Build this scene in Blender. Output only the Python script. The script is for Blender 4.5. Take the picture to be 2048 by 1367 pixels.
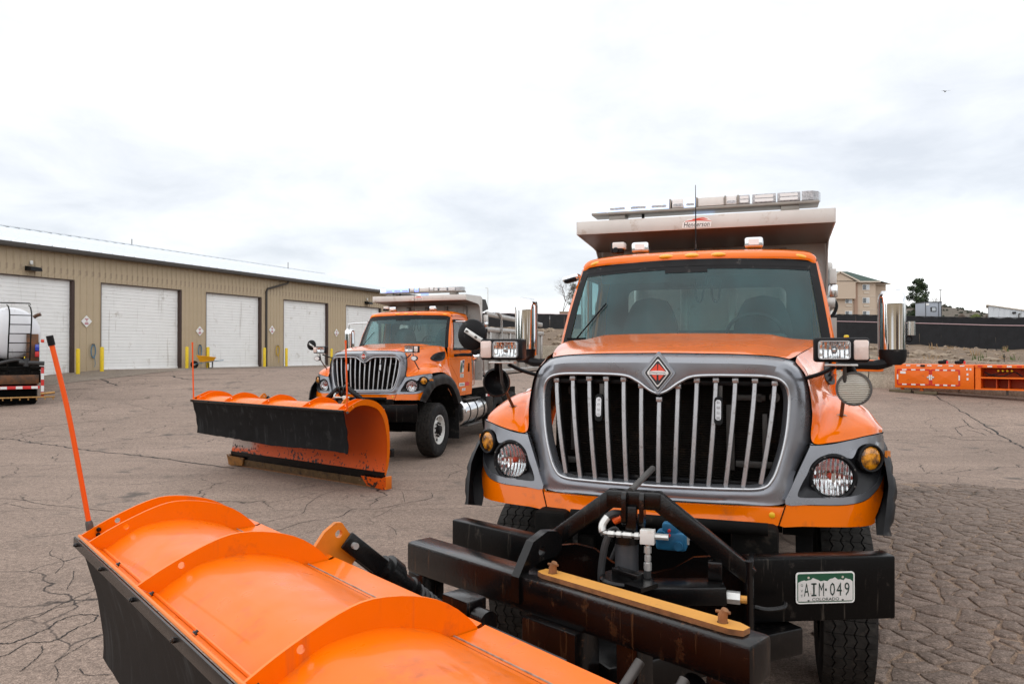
import bpy, bmesh, math, random
import numpy as np
from mathutils import Vector, Matrix, geometry
random.seed(7)
PI = math.pi
scene = bpy.context.scene
COL = scene.collection
for o in list(bpy.data.objects): bpy.data.objects.remove(o)

# ---------------------------------------------------------------- camera
CAMZ = 2.19
cam_d = bpy.data.cameras.new('camera'); cam = bpy.data.objects.new('camera', cam_d); COL.objects.link(cam)
cam.location = (0, 0, CAMZ)
cam.rotation_euler = (PI/2 + math.radians(0.600), math.radians(0.063), 0)
cam_d.sensor_width = 36.0; cam_d.lens = 36.0*1503.3/2048
cam_d.clip_start = 0.1; cam_d.clip_end = 6000
scene.camera = cam
# ---------------------------------------------------------------- world (bright overcast sky with thin grey-blue breaks)
SUN_EL, SUN_AZ = math.radians(52), math.radians(215)
world = bpy.data.worlds.new('World'); scene.world = world; world.use_nodes = True
wt = world.node_tree; wn = wt.nodes; wl = wt.links
for n in list(wn): wn.remove(n)
def N(tree, kind, **kw):
    n = tree.nodes.new(kind)
    for k, v in kw.items():
        if k.startswith('_'): setattr(n, k[1:], v)
        else: n.inputs[k.replace('__', ' ')].default_value = v
    return n
w_out = N(wt, 'ShaderNodeOutputWorld'); w_bg = N(wt, 'ShaderNodeBackground', Strength=1.0)
sky = N(wt, 'ShaderNodeTexSky', _sky_type='NISHITA', _sun_disc=False, _sun_elevation=SUN_EL, _sun_rotation=SUN_AZ)
sky_dim = N(wt, 'ShaderNodeVectorMath', _operation='SCALE'); sky_dim.inputs['Scale'].default_value = 0.12
wl.new(sky.outputs[0], sky_dim.inputs[0])
tc = N(wt, 'ShaderNodeTexCoord'); sep = N(wt, 'ShaderNodeSeparateXYZ'); wl.new(tc.outputs['Generated'], sep.inputs[0])
zz = N(wt, 'ShaderNodeMath', _operation='MAXIMUM'); wl.new(sep.outputs['Z'], zz.inputs[0]); zz.inputs[1].default_value = 0.0
zz2 = N(wt, 'ShaderNodeMath', _operation='ADD'); wl.new(zz.outputs[0], zz2.inputs[0]); zz2.inputs[1].default_value = 0.22
dvx = N(wt, 'ShaderNodeMath', _operation='DIVIDE'); wl.new(sep.outputs['X'], dvx.inputs[0]); wl.new(zz2.outputs[0], dvx.inputs[1])
dvy = N(wt, 'ShaderNodeMath', _operation='DIVIDE'); wl.new(sep.outputs['Y'], dvy.inputs[0]); wl.new(zz2.outputs[0], dvy.inputs[1])
cmb = N(wt, 'ShaderNodeCombineXYZ'); wl.new(dvx.outputs[0], cmb.inputs[0]); wl.new(dvy.outputs[0], cmb.inputs[1]); cmb.inputs[2].default_value = 3.7
n1 = N(wt, 'ShaderNodeTexNoise', Scale=0.85, Detail=8.0, Roughness=0.50, Distortion=0.25); wl.new(cmb.outputs[0], n1.inputs['Vector'])
n2 = N(wt, 'ShaderNodeTexNoise', Scale=2.6, Detail=8.0, Roughness=0.6, Distortion=0.4); wl.new(cmb.outputs[0], n2.inputs['Vector'])
mixn = N(wt, 'ShaderNodeMath', _operation='MULTIPLY_ADD'); wl.new(n2.outputs[0], mixn.inputs[0]); mixn.inputs[1].default_value = 0.35; wl.new(n1.outputs[0], mixn.inputs[2])
cr_c = N(wt, 'ShaderNodeValToRGB'); wl.new(mixn.outputs[0], cr_c.inputs[0])
e = cr_c.color_ramp.elements; e[0].position = 0.50; e[0].color = (0.42, 0.436, 0.462, 1); e[1].position = 0.92; e[1].color = (1.02, 1.02, 1.015, 1)
m1 = cr_c.color_ramp.elements.new(0.68); m1.color = (0.565, 0.574, 0.586, 1)
w_mix = N(wt, 'ShaderNodeMixRGB'); w_mix.inputs[0].default_value = 0.90
wl.new(sky_dim.outputs[0], w_mix.inputs[1]); wl.new(cr_c.outputs[0], w_mix.inputs[2])
wl.new(w_mix.outputs[0], w_bg.inputs[0]); wl.new(w_bg.outputs[0], w_out.inputs[0])
# ---------------------------------------------------------------- sun behind the cloud
sun_d = bpy.data.lights.new('sun', 'SUN'); sun_d.energy = 0.8; sun_d.angle = math.radians(160); sun_d.color = (1.0, 0.96, 0.90)
sun = bpy.data.objects.new('sun', sun_d); COL.objects.link(sun)
sd = Vector((math.sin(SUN_AZ)*math.cos(SUN_EL), math.cos(SUN_AZ)*math.cos(SUN_EL), math.sin(SUN_EL)))
sun.rotation_euler = (-sd).to_track_quat('-Z', 'Y').to_euler(); sun.location = sd*50
# ---------------------------------------------------------------- view
vs = scene.view_settings; vs.view_transform = 'Standard'; vs.look = 'None'; vs.exposure = 0.92; vs.gamma = 1.0; vs.use_curve_mapping = False
scene.cycles.max_bounces = 8; scene.cycles.transparent_max_bounces = 16; scene.cycles.caustics_reflective = False; scene.cycles.caustics_refractive = False
try: scene.cycles.use_denoising = True
except Exception: pass

# ================================================================ materials
MATS = {}
def newmat(name):
    m = bpy.data.materials.new(name); m.use_nodes = True; t = m.node_tree
    for n in list(t.nodes): t.nodes.remove(n)
    out = N(t, 'ShaderNodeOutputMaterial'); b = N(t, 'ShaderNodeBsdfPrincipled'); t.links.new(b.outputs[0], out.inputs[0])
    MATS[name] = m
    return m, t, b, out
def mat(name, col, rough=0.5, metal=0.0, coat=0.0, var=0.0, vs_=6.0, bump=0.0, bs=80.0, dirt=None, spec=0.5, rvar=0.0, streak=None):
    """col; var: tonal mottling; dirt=(colour, amount 0..1, scale); streak=(colour, amount, scale) vertical run marks"""
    m, t, b, out = newmat(name); L = t.links
    b.inputs['Roughness'].default_value = rough; b.inputs['Metallic'].default_value = metal
    b.inputs['Coat Weight'].default_value = coat; b.inputs['Coat Roughness'].default_value = 0.06; b.inputs['Specular IOR Level'].default_value = spec
    b.inputs['Base Color'].default_value = (*col, 1)
    if var or dirt or bump or rvar or streak:
        tcn = N(t, 'ShaderNodeTexCoord')
    cur = None
    if var:
        n = N(t, 'ShaderNodeTexNoise', Scale=vs_, Detail=6.0, Roughness=0.6); L.new(tcn.outputs['Object'], n.inputs['Vector'])
        mr = N(t, 'ShaderNodeMapRange'); mr.inputs['From Min'].default_value = 0.3; mr.inputs['From Max'].default_value = 0.7; mr.inputs['To Min'].default_value = 1-var; mr.inputs['To Max'].default_value = 1+var
        L.new(n.outputs[0], mr.inputs[0])
        mx = N(t, 'ShaderNodeVectorMath', _operation='SCALE'); mx.inputs[0].default_value = col; L.new(mr.outputs[0], mx.inputs['Scale']); cur = mx.outputs[0]
    def layer(cur, dcol, amt, sc, vertical):
        n = N(t, 'ShaderNodeTexNoise', Scale=sc, Detail=7.0, Roughness=0.65)
        if vertical:
            mp = N(t, 'ShaderNodeMapping'); mp.inputs['Scale'].default_value = (1, 1, 0.07); L.new(tcn.outputs['Object'], mp.inputs[0]); L.new(mp.outputs[0], n.inputs['Vector'])
        else: L.new(tcn.outputs['Object'], n.inputs['Vector'])
        mr = N(t, 'ShaderNodeMapRange'); mr.inputs['From Min'].default_value = 0.62-amt*0.3; mr.inputs['From Max'].default_value = 0.74-amt*0.1; L.new(n.outputs[0], mr.inputs[0])
        mx = N(t, 'ShaderNodeMixRGB'); L.new(mr.outputs[0], mx.inputs[0])
        if cur is None: mx.inputs[1].default_value = (*col, 1)
        else: L.new(cur, mx.inputs[1])
        mx.inputs[2].default_value = (*dcol, 1)
        return mx.outputs[0]
    if dirt: cur = layer(cur, *dirt, False)
    if streak: cur = layer(cur, *streak, True)
    if cur is not None: L.new(cur, b.inputs['Base Color'])
    if rvar:
        n = N(t, 'ShaderNodeTexNoise', Scale=9.0, Detail=6.0); L.new(tcn.outputs['Object'], n.inputs['Vector'])
        mr = N(t, 'ShaderNodeMapRange'); mr.inputs['From Min'].default_value = 0.3; mr.inputs['From Max'].default_value = 0.7; mr.inputs['To Min'].default_value = max(0.02, rough-rvar); mr.inputs['To Max'].default_value = rough+rvar
        L.new(n.outputs[0], mr.inputs[0]); L.new(mr.outputs[0], b.inputs['Roughness'])
    if bump:
        n = N(t, 'ShaderNodeTexNoise', Scale=bs, Detail=5.0); L.new(tcn.outputs['Object'], n.inputs['Vector'])
        bp = N(t, 'ShaderNodeBump', Strength=bump, Distance=0.01); L.new(n.outputs[0], bp.inputs['Height']); L.new(bp.outputs[0], b.inputs['Normal'])
    return m
def emis(name, col, strength, base=(0.8, 0.8, 0.8)):
    m, t, b, out = newmat(name); b.inputs['Base Color'].default_value = (*base, 1); b.inputs['Emission Color'].default_value = (*col, 1); b.inputs['Emission Strength'].default_value = strength
    b.inputs['Roughness'].default_value = 0.15; return m
def glass(name, tint, ior=1.45, rough=0.0, haze=0.0, hazecol=(0.5, 0.55, 0.55)):
    m = bpy.data.materials.new(name); m.use_nodes = True; t = m.node_tree
    for n in list(t.nodes): t.nodes.remove(n)
    out = N(t, 'ShaderNodeOutputMaterial'); tr = N(t, 'ShaderNodeBsdfTransparent'); tr.inputs[0].default_value = (*tint, 1)
    gl = N(t, 'ShaderNodeBsdfGlossy'); gl.inputs['Roughness'].default_value = rough; gl.inputs[0].default_value = (1, 1, 1, 1)
    fr = N(t, 'ShaderNodeFresnel', IOR=ior); mx = N(t, 'ShaderNodeMixShader')
    t.links.new(fr.outputs[0], mx.inputs[0]); t.links.new(tr.outputs[0], mx.inputs[1]); t.links.new(gl.outputs[0], mx.inputs[2])
    res = mx.outputs[0]
    if haze:
        df = N(t, 'ShaderNodeBsdfDiffuse'); df.inputs[0].default_value = (*hazecol, 1)
        tcn = N(t, 'ShaderNodeTexCoord'); nz = N(t, 'ShaderNodeTexNoise', Scale=2.2, Detail=6.0, Roughness=0.6); mp = N(t, 'ShaderNodeMapping'); mp.inputs['Scale'].default_value = (1.6, 1, 0.7)
        t.links.new(tcn.outputs['Object'], mp.inputs[0]); t.links.new(mp.outputs[0], nz.inputs['Vector'])
        mr = N(t, 'ShaderNodeMapRange'); mr.inputs['From Min'].default_value = 0.35; mr.inputs['From Max'].default_value = 0.75; mr.inputs['To Min'].default_value = haze*0.25; mr.inputs['To Max'].default_value = haze
        t.links.new(nz.outputs[0], mr.inputs[0])
        mx2 = N(t, 'ShaderNodeMixShader'); t.links.new(mr.outputs[0], mx2.inputs[0]); t.links.new(res, mx2.inputs[1]); t.links.new(df.outputs[0], mx2.inputs[2]); res = mx2.outputs[0]
    t.links.new(res, out.inputs[0]); MATS[name] = m; return m

ORANGE = (0.82, 0.158, 0.0)
mat('orange', ORANGE, 0.22, coat=0.65, spec=0.10, var=0.03, vs_=3, dirt=((0.50, 0.11, 0.02), 0.10, 5.0), rvar=0.05)
mat('plow_orange', (0.80, 0.155, 0.0), 0.34, coat=0.20, spec=0.15, var=0.06, vs_=2.5, dirt=((0.52, 0.10, 0.015), 0.15, 5.0), streak=((0.60, 0.13, 0.02), 0.12, 9), rvar=0.09, bump=0.025, bs=24)
m, t, b, out = newmat('plow_face'); b.inputs['Roughness'].default_value = 0.5; b.inputs['Specular IOR Level'].default_value = 0.3
tcn = N(t, 'ShaderNodeTexCoord'); sx = N(t, 'ShaderNodeSeparateXYZ'); t.links.new(tcn.outputs['Object'], sx.inputs[0])
def mrange(src, a0, a1, b0, b1):
    q = N(t, 'ShaderNodeMapRange'); q.inputs['From Min'].default_value = a0; q.inputs['From Max'].default_value = a1; q.inputs['To Min'].default_value = b0; q.inputs['To Max'].default_value = b1; t.links.new(src, q.inputs[0]); return q.outputs[0]
def mth(op, x, y):
    q = N(t, 'ShaderNodeMath', _operation=op)
    for k_, v_ in enumerate((x, y)):
        (t.links.new(v_, q.inputs[k_]) if hasattr(v_, 'links') else setattr(q.inputs[k_], 'default_value', v_))
    return q.outputs[0]
nz = N(t, 'ShaderNodeTexNoise', Scale=17.0, Detail=5.0, Roughness=0.6); t.links.new(tcn.outputs['Object'], nz.inputs['Vector'])
nb = N(t, 'ShaderNodeTexNoise', Scale=2.2, Detail=4.0); t.links.new(tcn.outputs['Object'], nb.inputs['Vector'])
chip = mth('GREATER_THAN', mth('ADD', nz.outputs[0], mth('ADD', mrange(sx.outputs['Z'], 0.22, 0.75, 0.06, -0.16), mrange(nb.outputs[0], 0.35, 0.65, -0.06, 0.07))), 0.60)
scr = mth('MULTIPLY', mrange(mth('ADD', sx.outputs['X'], mth('MULTIPLY', nz.outputs[0], 0.5)), -1.30, -1.02, 1.0, 0.0), mrange(mth('ADD', sx.outputs['Z'], mth('MULTIPLY', nz.outputs[0], 0.12)), 0.38, 0.44, 0.0, 1.0))
c0 = N(t, 'ShaderNodeMixRGB'); c0.inputs[1].default_value = (0.74, 0.10, 0.001, 1); c0.inputs[2].default_value = (0.60, 0.07, 0.001, 1); t.links.new(nb.outputs[0], c0.inputs[0])
c1 = N(t, 'ShaderNodeMixRGB'); t.links.new(c0.outputs[0], c1.inputs[1]); c1.inputs[2].default_value = (0.42, 0.40, 0.36, 1); t.links.new(mth('MULTIPLY', scr, 0.85), c1.inputs[0])
c2 = N(t, 'ShaderNodeMixRGB'); t.links.new(c1.outputs[0], c2.inputs[1]); c2.inputs[2].default_value = (0.035, 0.02, 0.014, 1); t.links.new(chip, c2.inputs[0]); t.links.new(c2.outputs[0], b.inputs['Base Color'])
mat('edge_orange', (0.82, 0.19, 0.008), 0.45, var=0.05)
mat('charcoal', (0.24, 0.25, 0.275), 0.30, metal=0.7, coat=0.3, var=0.05, vs_=5, rvar=0.05, dirt=((0.25, 0.23, 0.21), 0.06, 14))
mat('trim_silver', (0.52, 0.53, 0.55), 0.3, metal=0.8, var=0.05, dirt=((0.3, 0.28, 0.26), 0.12, 30))
mat('bar_silver', (0.40, 0.40, 0.41), 0.34, metal=0.75, var=0.08, vs_=10, dirt=((0.22, 0.2, 0.18), 0.2, 40))
mat('black_plastic', (0.010, 0.010, 0.011), 0.40, spec=0.14, var=0.2, bump=0.05, bs=200, dirt=((0.12, 0.11, 0.10), 0.08, 12))
mat('flare_black', (0.009, 0.009, 0.010), 0.45, spec=0.18, var=0.2, dirt=((0.06, 0.057, 0.054), 0.10, 6), bump=0.05, bs=120)
mat('recess_dark', (0.014, 0.015, 0.018), 0.35, spec=0.3, var=0.15)
mat('black_gloss', (0.004, 0.004, 0.005), 0.22, spec=0.2)
mat('void_black', (0.003, 0.003, 0.003), 0.9, spec=0.05)
mat('under_dark', (0.006, 0.0055, 0.005), 0.8, spec=0.1, var=0.4, vs_=9, dirt=((0.035, 0.028, 0.022), 0.15, 9))
mat('steel_black', (0.003, 0.0028, 0.003), 0.24, var=0.35, vs_=7, bump=0.08, bs=90, dirt=((0.035, 0.029, 0.025), 0.06, 9), streak=((0.03, 0.024, 0.02), 0.06, 26), spec=0.34)
mat('bumper_black', (0.0025, 0.0025, 0.0027), 0.28, spec=0.16, var=0.3, vs_=7, bump=0.08, bs=90, dirt=((0.06, 0.05, 0.043), 0.02, 7), streak=((0.085, 0.072, 0.06), 0.10, 30))
mat('steel_rusty', (0.004, 0.0033, 0.0035), 0.22, spec=0.40, var=0.4, vs_=6, bump=0.1, bs=70, dirt=((0.07, 0.032, 0.014), 0.05, 12), streak=((0.08, 0.038, 0.017), 0.09, 40))
mat('rust', (0.22, 0.095, 0.035), 0.75, var=0.4, vs_=20, bump=0.2, bs=60)
mat('blade_brown', (0.13, 0.075, 0.032), 0.6, metal=0.3, var=0.35, vs_=9, dirt=((0.04, 0.03, 0.025), 0.3, 12))
mat('radiator', (0.016, 0.013, 0.011), 0.6, spec=0.15, var=0.4, vs_=14, dirt=((0.06, 0.04, 0.025), 0.2, 10))
mat('bracket_grey', (0.10, 0.095, 0.09), 0.5, metal=0.5, var=0.25, vs_=10)
mat('chrome', (0.86, 0.87, 0.88), 0.06, metal=1.0)
mat('chrome_soft', (0.75, 0.76, 0.77), 0.18, metal=1.0, var=0.05)
mat('stainless', (0.50, 0.475, 0.45), 0.36, metal=0.85, var=0.06, vs_=4, rvar=0.06, dirt=((0.30, 0.25, 0.21), 0.14, 3), bump=0.02, bs=150)
mat('white_paint', (0.74, 0.73, 0.70), 0.4, var=0.04, dirt=((0.5, 0.46, 0.4), 0.1, 8))
mat('canopy_under_shade', (0.19, 0.135, 0.105), 0.45, metal=0.5, var=0.08, vs_=3)  # stainless underside, its shade and the roof's orange reflection put into the colour
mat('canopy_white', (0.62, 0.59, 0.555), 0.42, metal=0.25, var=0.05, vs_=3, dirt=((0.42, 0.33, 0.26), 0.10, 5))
mat('wheel_white', (0.72, 0.72, 0.70), 0.35, var=0.05, dirt=((0.28, 0.25, 0.22), 0.12, 10))
mat('rubber', (0.012, 0.012, 0.013), 0.72, spec=0.2, var=0.25, vs_=12, bump=0.1, bs=90, dirt=((0.075, 0.068, 0.06), 0.22, 10))
mat('tread', (0.030, 0.028, 0.026), 0.85, spec=0.2, var=0.4, vs_=14, bump=0.15, bs=110, dirt=((0.06, 0.052, 0.044), 0.22, 22))
mat('flap_rubber', (0.006, 0.0062, 0.007), 0.55, spec=0.12, var=0.3, vs_=5, bump=0.06, bs=60, streak=((0.035, 0.037, 0.039), 0.18, 14), dirt=((0.03, 0.03, 0.03), 0.12, 4))
mat('interior', (0.045, 0.05, 0.052), 0.75, var=0.15)
mat('interior_light', (0.11, 0.12, 0.12), 0.8, var=0.1)
mat('seat', (0.05, 0.055, 0.058), 0.85, var=0.15, bump=0.1, bs=160)
mat('amber', (0.90, 0.30, 0.005), 0.15, coat=0.8)
mat('amber_marker', (0.95, 0.42, 0.01), 0.2, coat=0.8)
mat('yellow_dot', (0.80, 0.45, 0.01), 0.4)
mat('lens_white', (0.80, 0.80, 0.79), 0.12, coat=1.0)
mat('lens_cream', (0.62, 0.58, 0.48), 0.15, coat=1.0, var=0.1, vs_=12)
mat('lens_pink', (0.72, 0.58, 0.52), 0.14, coat=1.0, var=0.12, vs_=14)
mat('white_flat', (0.80, 0.80, 0.78), 0.5)
mat('green_flat', (0.006, 0.075, 0.035), 0.5)
mat('ink', (0.008, 0.03, 0.022), 0.6)
mat('ink_black', (0.012, 0.012, 0.014), 0.5)
mat('red_flat', (0.72, 0.055, 0.02), 0.4)
mat('decal_red', (0.62, 0.03, 0.03), 0.5)
mat('sign_pink', (0.45, 0.12, 0.16), 0.6)
mat('plate_white', (0.66, 0.65, 0.63), 0.5, var=0.06, vs_=40, dirt=((0.45, 0.38, 0.34), 0.10, 40))
mat('fitting', (0.62, 0.62, 0.60), 0.32, metal=0.6, var=0.1, vs_=30)
mat('hose_black', (0.03, 0.03, 0.031), 0.55, var=0.3, vs_=20)
mat('cylinder_grey', (0.055, 0.057, 0.062), 0.38, coat=0.2, var=0.2, dirt=((0.12, 0.1, 0.09), 0.1, 10))
mat('valve_blue', (0.015, 0.13, 0.26), 0.45, var=0.25, vs_=14)
mat('bar_yellow', (0.60, 0.275, 0.045), 0.55, var=0.08, vs_=6, dirt=((0.26, 0.12, 0.04), 0.16, 12))
mat('lug_orange', (0.62, 0.18, 0.004), 0.45, var=0.12, dirt=((0.10, 0.06, 0.03), 0.14, 8))
mat('rod_orange', (0.85, 0.10, 0.0), 0.45)
mat('rod_orange2', (0.85, 0.12, 0.01), 0.5)
mat('tarp_dark', (0.05, 0.048, 0.046), 0.8, var=0.2)
emis('led_blue', (0.50, 0.68, 1.0), 0.9, (0.55, 0.62, 0.78))
emis('led_blue_deep', (0.16, 0.26, 1.0), 1.3, (0.35, 0.42, 0.8))
emis('led_white', (1.0, 1.0, 0.98), 1.6)
mat('led_grey', (0.40, 0.41, 0.43), 0.15, coat=0.8, var=0.45, vs_=55)
mat('bar_grey', (0.30, 0.27, 0.24), 0.4, metal=0.3, var=0.1)
# faceted lamp reflector
m, t, b, out = newmat('reflector'); b.inputs['Metallic'].default_value = 1.0; b.inputs['Roughness'].default_value = 0.20; b.inputs['Base Color'].default_value = (0.95, 0.96, 0.97, 1)
tcn = N(t, 'ShaderNodeTexCoord'); mp = N(t, 'ShaderNodeMapping'); mp.inputs['Scale'].default_value = (1.0, 1.0, 0.30); t.links.new(tcn.outputs['Object'], mp.inputs[0])
w1 = N(t, 'ShaderNodeTexWave', Scale=13.0, Distortion=0.6, Detail=1.0); w1.bands_direction = 'X'; t.links.new(tcn.outputs['Object'], w1.inputs['Vector'])
w2 = N(t, 'ShaderNodeTexWave', Scale=7.0, Distortion=0.3); w2.bands_direction = 'Z'; t.links.new(tcn.outputs['Object'], w2.inputs['Vector'])
ma = N(t, 'ShaderNodeMath', _operation='MULTIPLY_ADD'); t.links.new(w2.outputs['Fac'], ma.inputs[0]); ma.inputs[1].default_value = 0.5; t.links.new(w1.outputs['Fac'], ma.inputs[2])
bp = N(t, 'ShaderNodeBump', Strength=0.38, Distance=0.012); t.links.new(ma.outputs[0], bp.inputs['Height']); t.links.new(bp.outputs[0], b.inputs['Normal'])
# ribbed lens used on amber signals
m, t, b, out = newmat('amber_lens'); b.inputs['Base Color'].default_value = (0.85, 0.27, 0.01, 1); b.inputs['Roughness'].default_value = 0.12; b.inputs['Coat Weight'].default_value = 1.0
tcn = N(t, 'ShaderNodeTexCoord'); wv = N(t, 'ShaderNodeTexWave', Scale=34.0, Distortion=0.3); wv.bands_direction = 'X'; t.links.new(tcn.outputs['Object'], wv.inputs['Vector'])
vr = N(t, 'ShaderNodeTexNoise', Scale=26.0, Detail=3.0); t.links.new(tcn.outputs['Object'], vr.inputs['Vector'])
rp = N(t, 'ShaderNodeValToRGB'); rp.color_ramp.elements[0].position = 0.35; rp.color_ramp.elements[0].color = (0.10, 0.035, 0.006, 1); rp.color_ramp.elements[1].position = 0.62; rp.color_ramp.elements[1].color = (0.92, 0.36, 0.015, 1)
t.links.new(vr.outputs[0], rp.inputs[0]); t.links.new(rp.outputs[0], b.inputs['Base Color'])
bp = N(t, 'ShaderNodeBump', Strength=0.6, Distance=0.006); t.links.new(wv.outputs['Fac'], bp.inputs['Height']); t.links.new(bp.outputs[0], b.inputs['Normal'])
# ribbed clear lens
m, t, b, out = newmat('ribbed_lens'); b.inputs['Base Color'].default_value = (0.62, 0.60, 0.55, 1); b.inputs['Roughness'].default_value = 0.16; b.inputs['Coat Weight'].default_value = 1.0
tcn = N(t, 'ShaderNodeTexCoord'); wv = N(t, 'ShaderNodeTexWave', Scale=30.0, Distortion=0.4); wv.bands_direction = 'Z'; t.links.new(tcn.outputs['Object'], wv.inputs['Vector'])
rp = N(t, 'ShaderNodeValToRGB'); rp.color_ramp.elements[0].position = 0.05; rp.color_ramp.elements[0].color = (0.20, 0.185, 0.155, 1); rp.color_ramp.elements[1].position = 0.4; rp.color_ramp.elements[1].color = (0.56, 0.53, 0.45, 1)
t.links.new(wv.outputs['Fac'], rp.inputs[0]); t.links.new(rp.outputs[0], b.inputs['Base Color'])
bp = N(t, 'ShaderNodeBump', Strength=0.5, Distance=0.006); t.links.new(wv.outputs['Fac'], bp.inputs['Height']); t.links.new(bp.outputs[0], b.inputs['Normal'])
glass('windshield', (0.58, 0.84, 0.83), 1.50, haze=0.20, hazecol=(0.11, 0.33, 0.36))
glass('side_glass', (0.42, 0.55, 0.57), 1.52)
glass('lens_glass', (0.93, 0.94, 0.94), 1.45)

# ================================================================ mesh helpers
class MB:
    """collects geometry with material slots, links it as ONE mesh object"""
    def __init__(self): self.v = []; self.f = []; self.m = []
    def add(self, verts, faces, mi=0, mx=None):
        k = len(self.v)
        if mx is not None: verts = [mx @ Vector(p) for p in verts]
        self.v += [tuple(p) for p in verts]; self.f += [tuple(i+k for i in f) for f in faces]; self.m += [mi]*len(faces)
        return self
    def bm(self, b, mi=0, mx=None):
        b.verts.index_update()
        r = self.add([v.co.copy() for v in b.verts], [[v.index for v in f.verts] for f in b.faces], mi, mx); b.free(); return r
    def box(self, c, s, mi=0, rot=None, bev=0.0, seg=2, mx=None):
        b = bmesh.new(); bmesh.ops.create_cube(b, size=1.0)
        for v in b.verts: v.co = Vector((v.co.x*s[0], v.co.y*s[1], v.co.z*s[2]))
        if bev: bmesh.ops.bevel(b, geom=list(b.edges), offset=min(bev, min(s)*0.49), segments=seg, profile=0.5, affect='EDGES')
        M = Matrix.Translation(Vector(c))
        if rot is not None: M = M @ (rot if isinstance(rot, Matrix) else Matrix.Rotation(rot, 4, 'Z'))
        if mx is not None: M = mx @ M
        return self.bm(b, mi, M)
    def bar(self, p, q, w, h, mi=0, bev=0.0, up=(0, 0, 1), ext=0.0):
        """box beam from p to q; w across, h along up"""
        p = Vector(p); q = Vector(q); d = (q-p); L = d.length; d.normalize(); p = p-d*ext; L += 2*ext
        s = d.cross(Vector(up)); s = s.normalized() if s.length > 1e-4 else Vector((1, 0, 0)); u = s.cross(d).normalized()
        M = Matrix((( s.x, d.x, u.x, p.x+d.x*L/2), (s.y, d.y, u.y, p.y+d.y*L/2), (s.z, d.z, u.z, p.z+d.z*L/2), (0, 0, 0, 1)))
        return self.box((0, 0, 0), (w, L, h), mi, bev=bev, mx=M)
    def tube(self, path, r, n=10, mi=0, caps=True):
        P = [Vector(p) for p in path]; R = r if isinstance(r, (list, tuple)) else [r]*len(P)
        ring = []; prev = None
        for i, p in enumerate(P):
            d = (P[min(i+1, len(P)-1)]-P[max(i-1, 0)]).normalized()
            if prev is None:
                a = Vector((0, 0, 1)) if abs(d.z) < 0.9 else Vector((1, 0, 0)); s = d.cross(a).normalized()
            else:
                s = (prev-d*prev.dot(d)); s = s.normalized() if s.length > 1e-6 else d.orthogonal().normalized()
            prev = s; u = d.cross(s)
            ring.append([p+(s*math.cos(2*PI*k/n)+u*math.sin(2*PI*k/n))*R[i] for k in range(n)])
        vv = [q for rr in ring for q in rr]; ff = []
        for i in range(len(P)-1):
            for k in range(n): ff.append((i*n+k, i*n+(k+1) % n, (i+1)*n+(k+1) % n, (i+1)*n+k))
        if caps: ff.append(tuple(range(n))[::-1]); ff.append(tuple((len(P)-1)*n+k for k in range(n)))
        return self.add(vv, ff, mi)
    def cyl(self, p, q, r, n=16, mi=0, r2=None): return self.tube([p, q], [r, r if r2 is None else r2], n, mi)
    def lathe(self, prof, M=None, n=24, mi=0, mis=None):
        """prof: (radius, height) pairs about local z"""
        vv = []; k = len(prof)
        for i in range(n):
            a = 2*PI*i/n
            for r, h in prof: vv.append((r*math.cos(a), r*math.sin(a), h))
        for j in range(k-1):
            ff = [(i*k+j, ((i+1) % n)*k+j, ((i+1) % n)*k+j+1, i*k+j+1) for i in range(n)]
            self.add(vv, ff, mis[j] if mis else mi, M) if j == 0 else None
            if j: 
                base = len(self.v)-len(vv); self.f += [tuple(x+base for x in f) for f in ff]; self.m += [mis[j] if mis else mi]*len(ff)
        return self
    def grid(self, rows, mi=0, close=False):
        k = len(rows[0]); vv = [p for r in rows for p in r]; ff = []
        for i in range(len(rows)-1):
            for j in range(k-1 if not close else k): ff.append((i*k+j, i*k+(j+1) % k, (i+1)*k+(j+1) % k, (i+1)*k+j))
        return self.add(vv, ff, mi)
    def prism(self, poly, F, th, mi=0, rim=None, holes=(), step=0.0, back=True):
        """plate: outline poly (2D) with holes, mapped by F(u,v,t): t=0 front, t=th back"""
        loops = [list(poly)]+[list(h) for h in holes]
        pts = []; edges = []
        for lp in loops:
            k = len(pts); pts += [Vector(p) for p in lp]; edges += [(k+i, k+(i+1) % len(lp)) for i in range(len(lp))]
        nb = len(pts)
        if step:
            xs = [p[0] for p in poly]; ys = [p[1] for p in poly]
            ix, iy = int((max(xs)-min(xs))/step), int((max(ys)-min(ys))/step)
            for i in range(1, ix+1):
                for j in range(1, iy+1):
                    q = (min(xs)+i*step, min(ys)+j*step)
                    if inside(q, poly) and not any(inside(q, h) for h in holes) and min(pdist(q, lp) for lp in loops) > step*0.45: pts.append(Vector(q))
        vo, eo, fo, ov, oe, of = geometry.delaunay_2d_cdt(pts, edges, [], 0, 1e-6)
        ff = []
        for f in fo:
            c = (sum(vo[i][0] for i in f)/3, sum(vo[i][1] for i in f)/3)
            if inside(c, poly) and not any(inside(c, h) for h in holes): ff.append(tuple(f))
        self.add([F(p[0], p[1], 0.0) for p in vo], ff, mi)
        if th:
            if back: self.add([F(p[0], p[1], th) for p in vo], [f[::-1] for f in ff], mi)
            for lp in loops:
                n = len(lp); a = [F(p[0], p[1], 0.0) for p in lp]; c = [F(p[0], p[1], th) for p in lp]
                self.add(a+c, [(i, (i+1) % n, n+(i+1) % n, n+i) for i in range(n)], mi if rim is None else rim)
        return self
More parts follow.
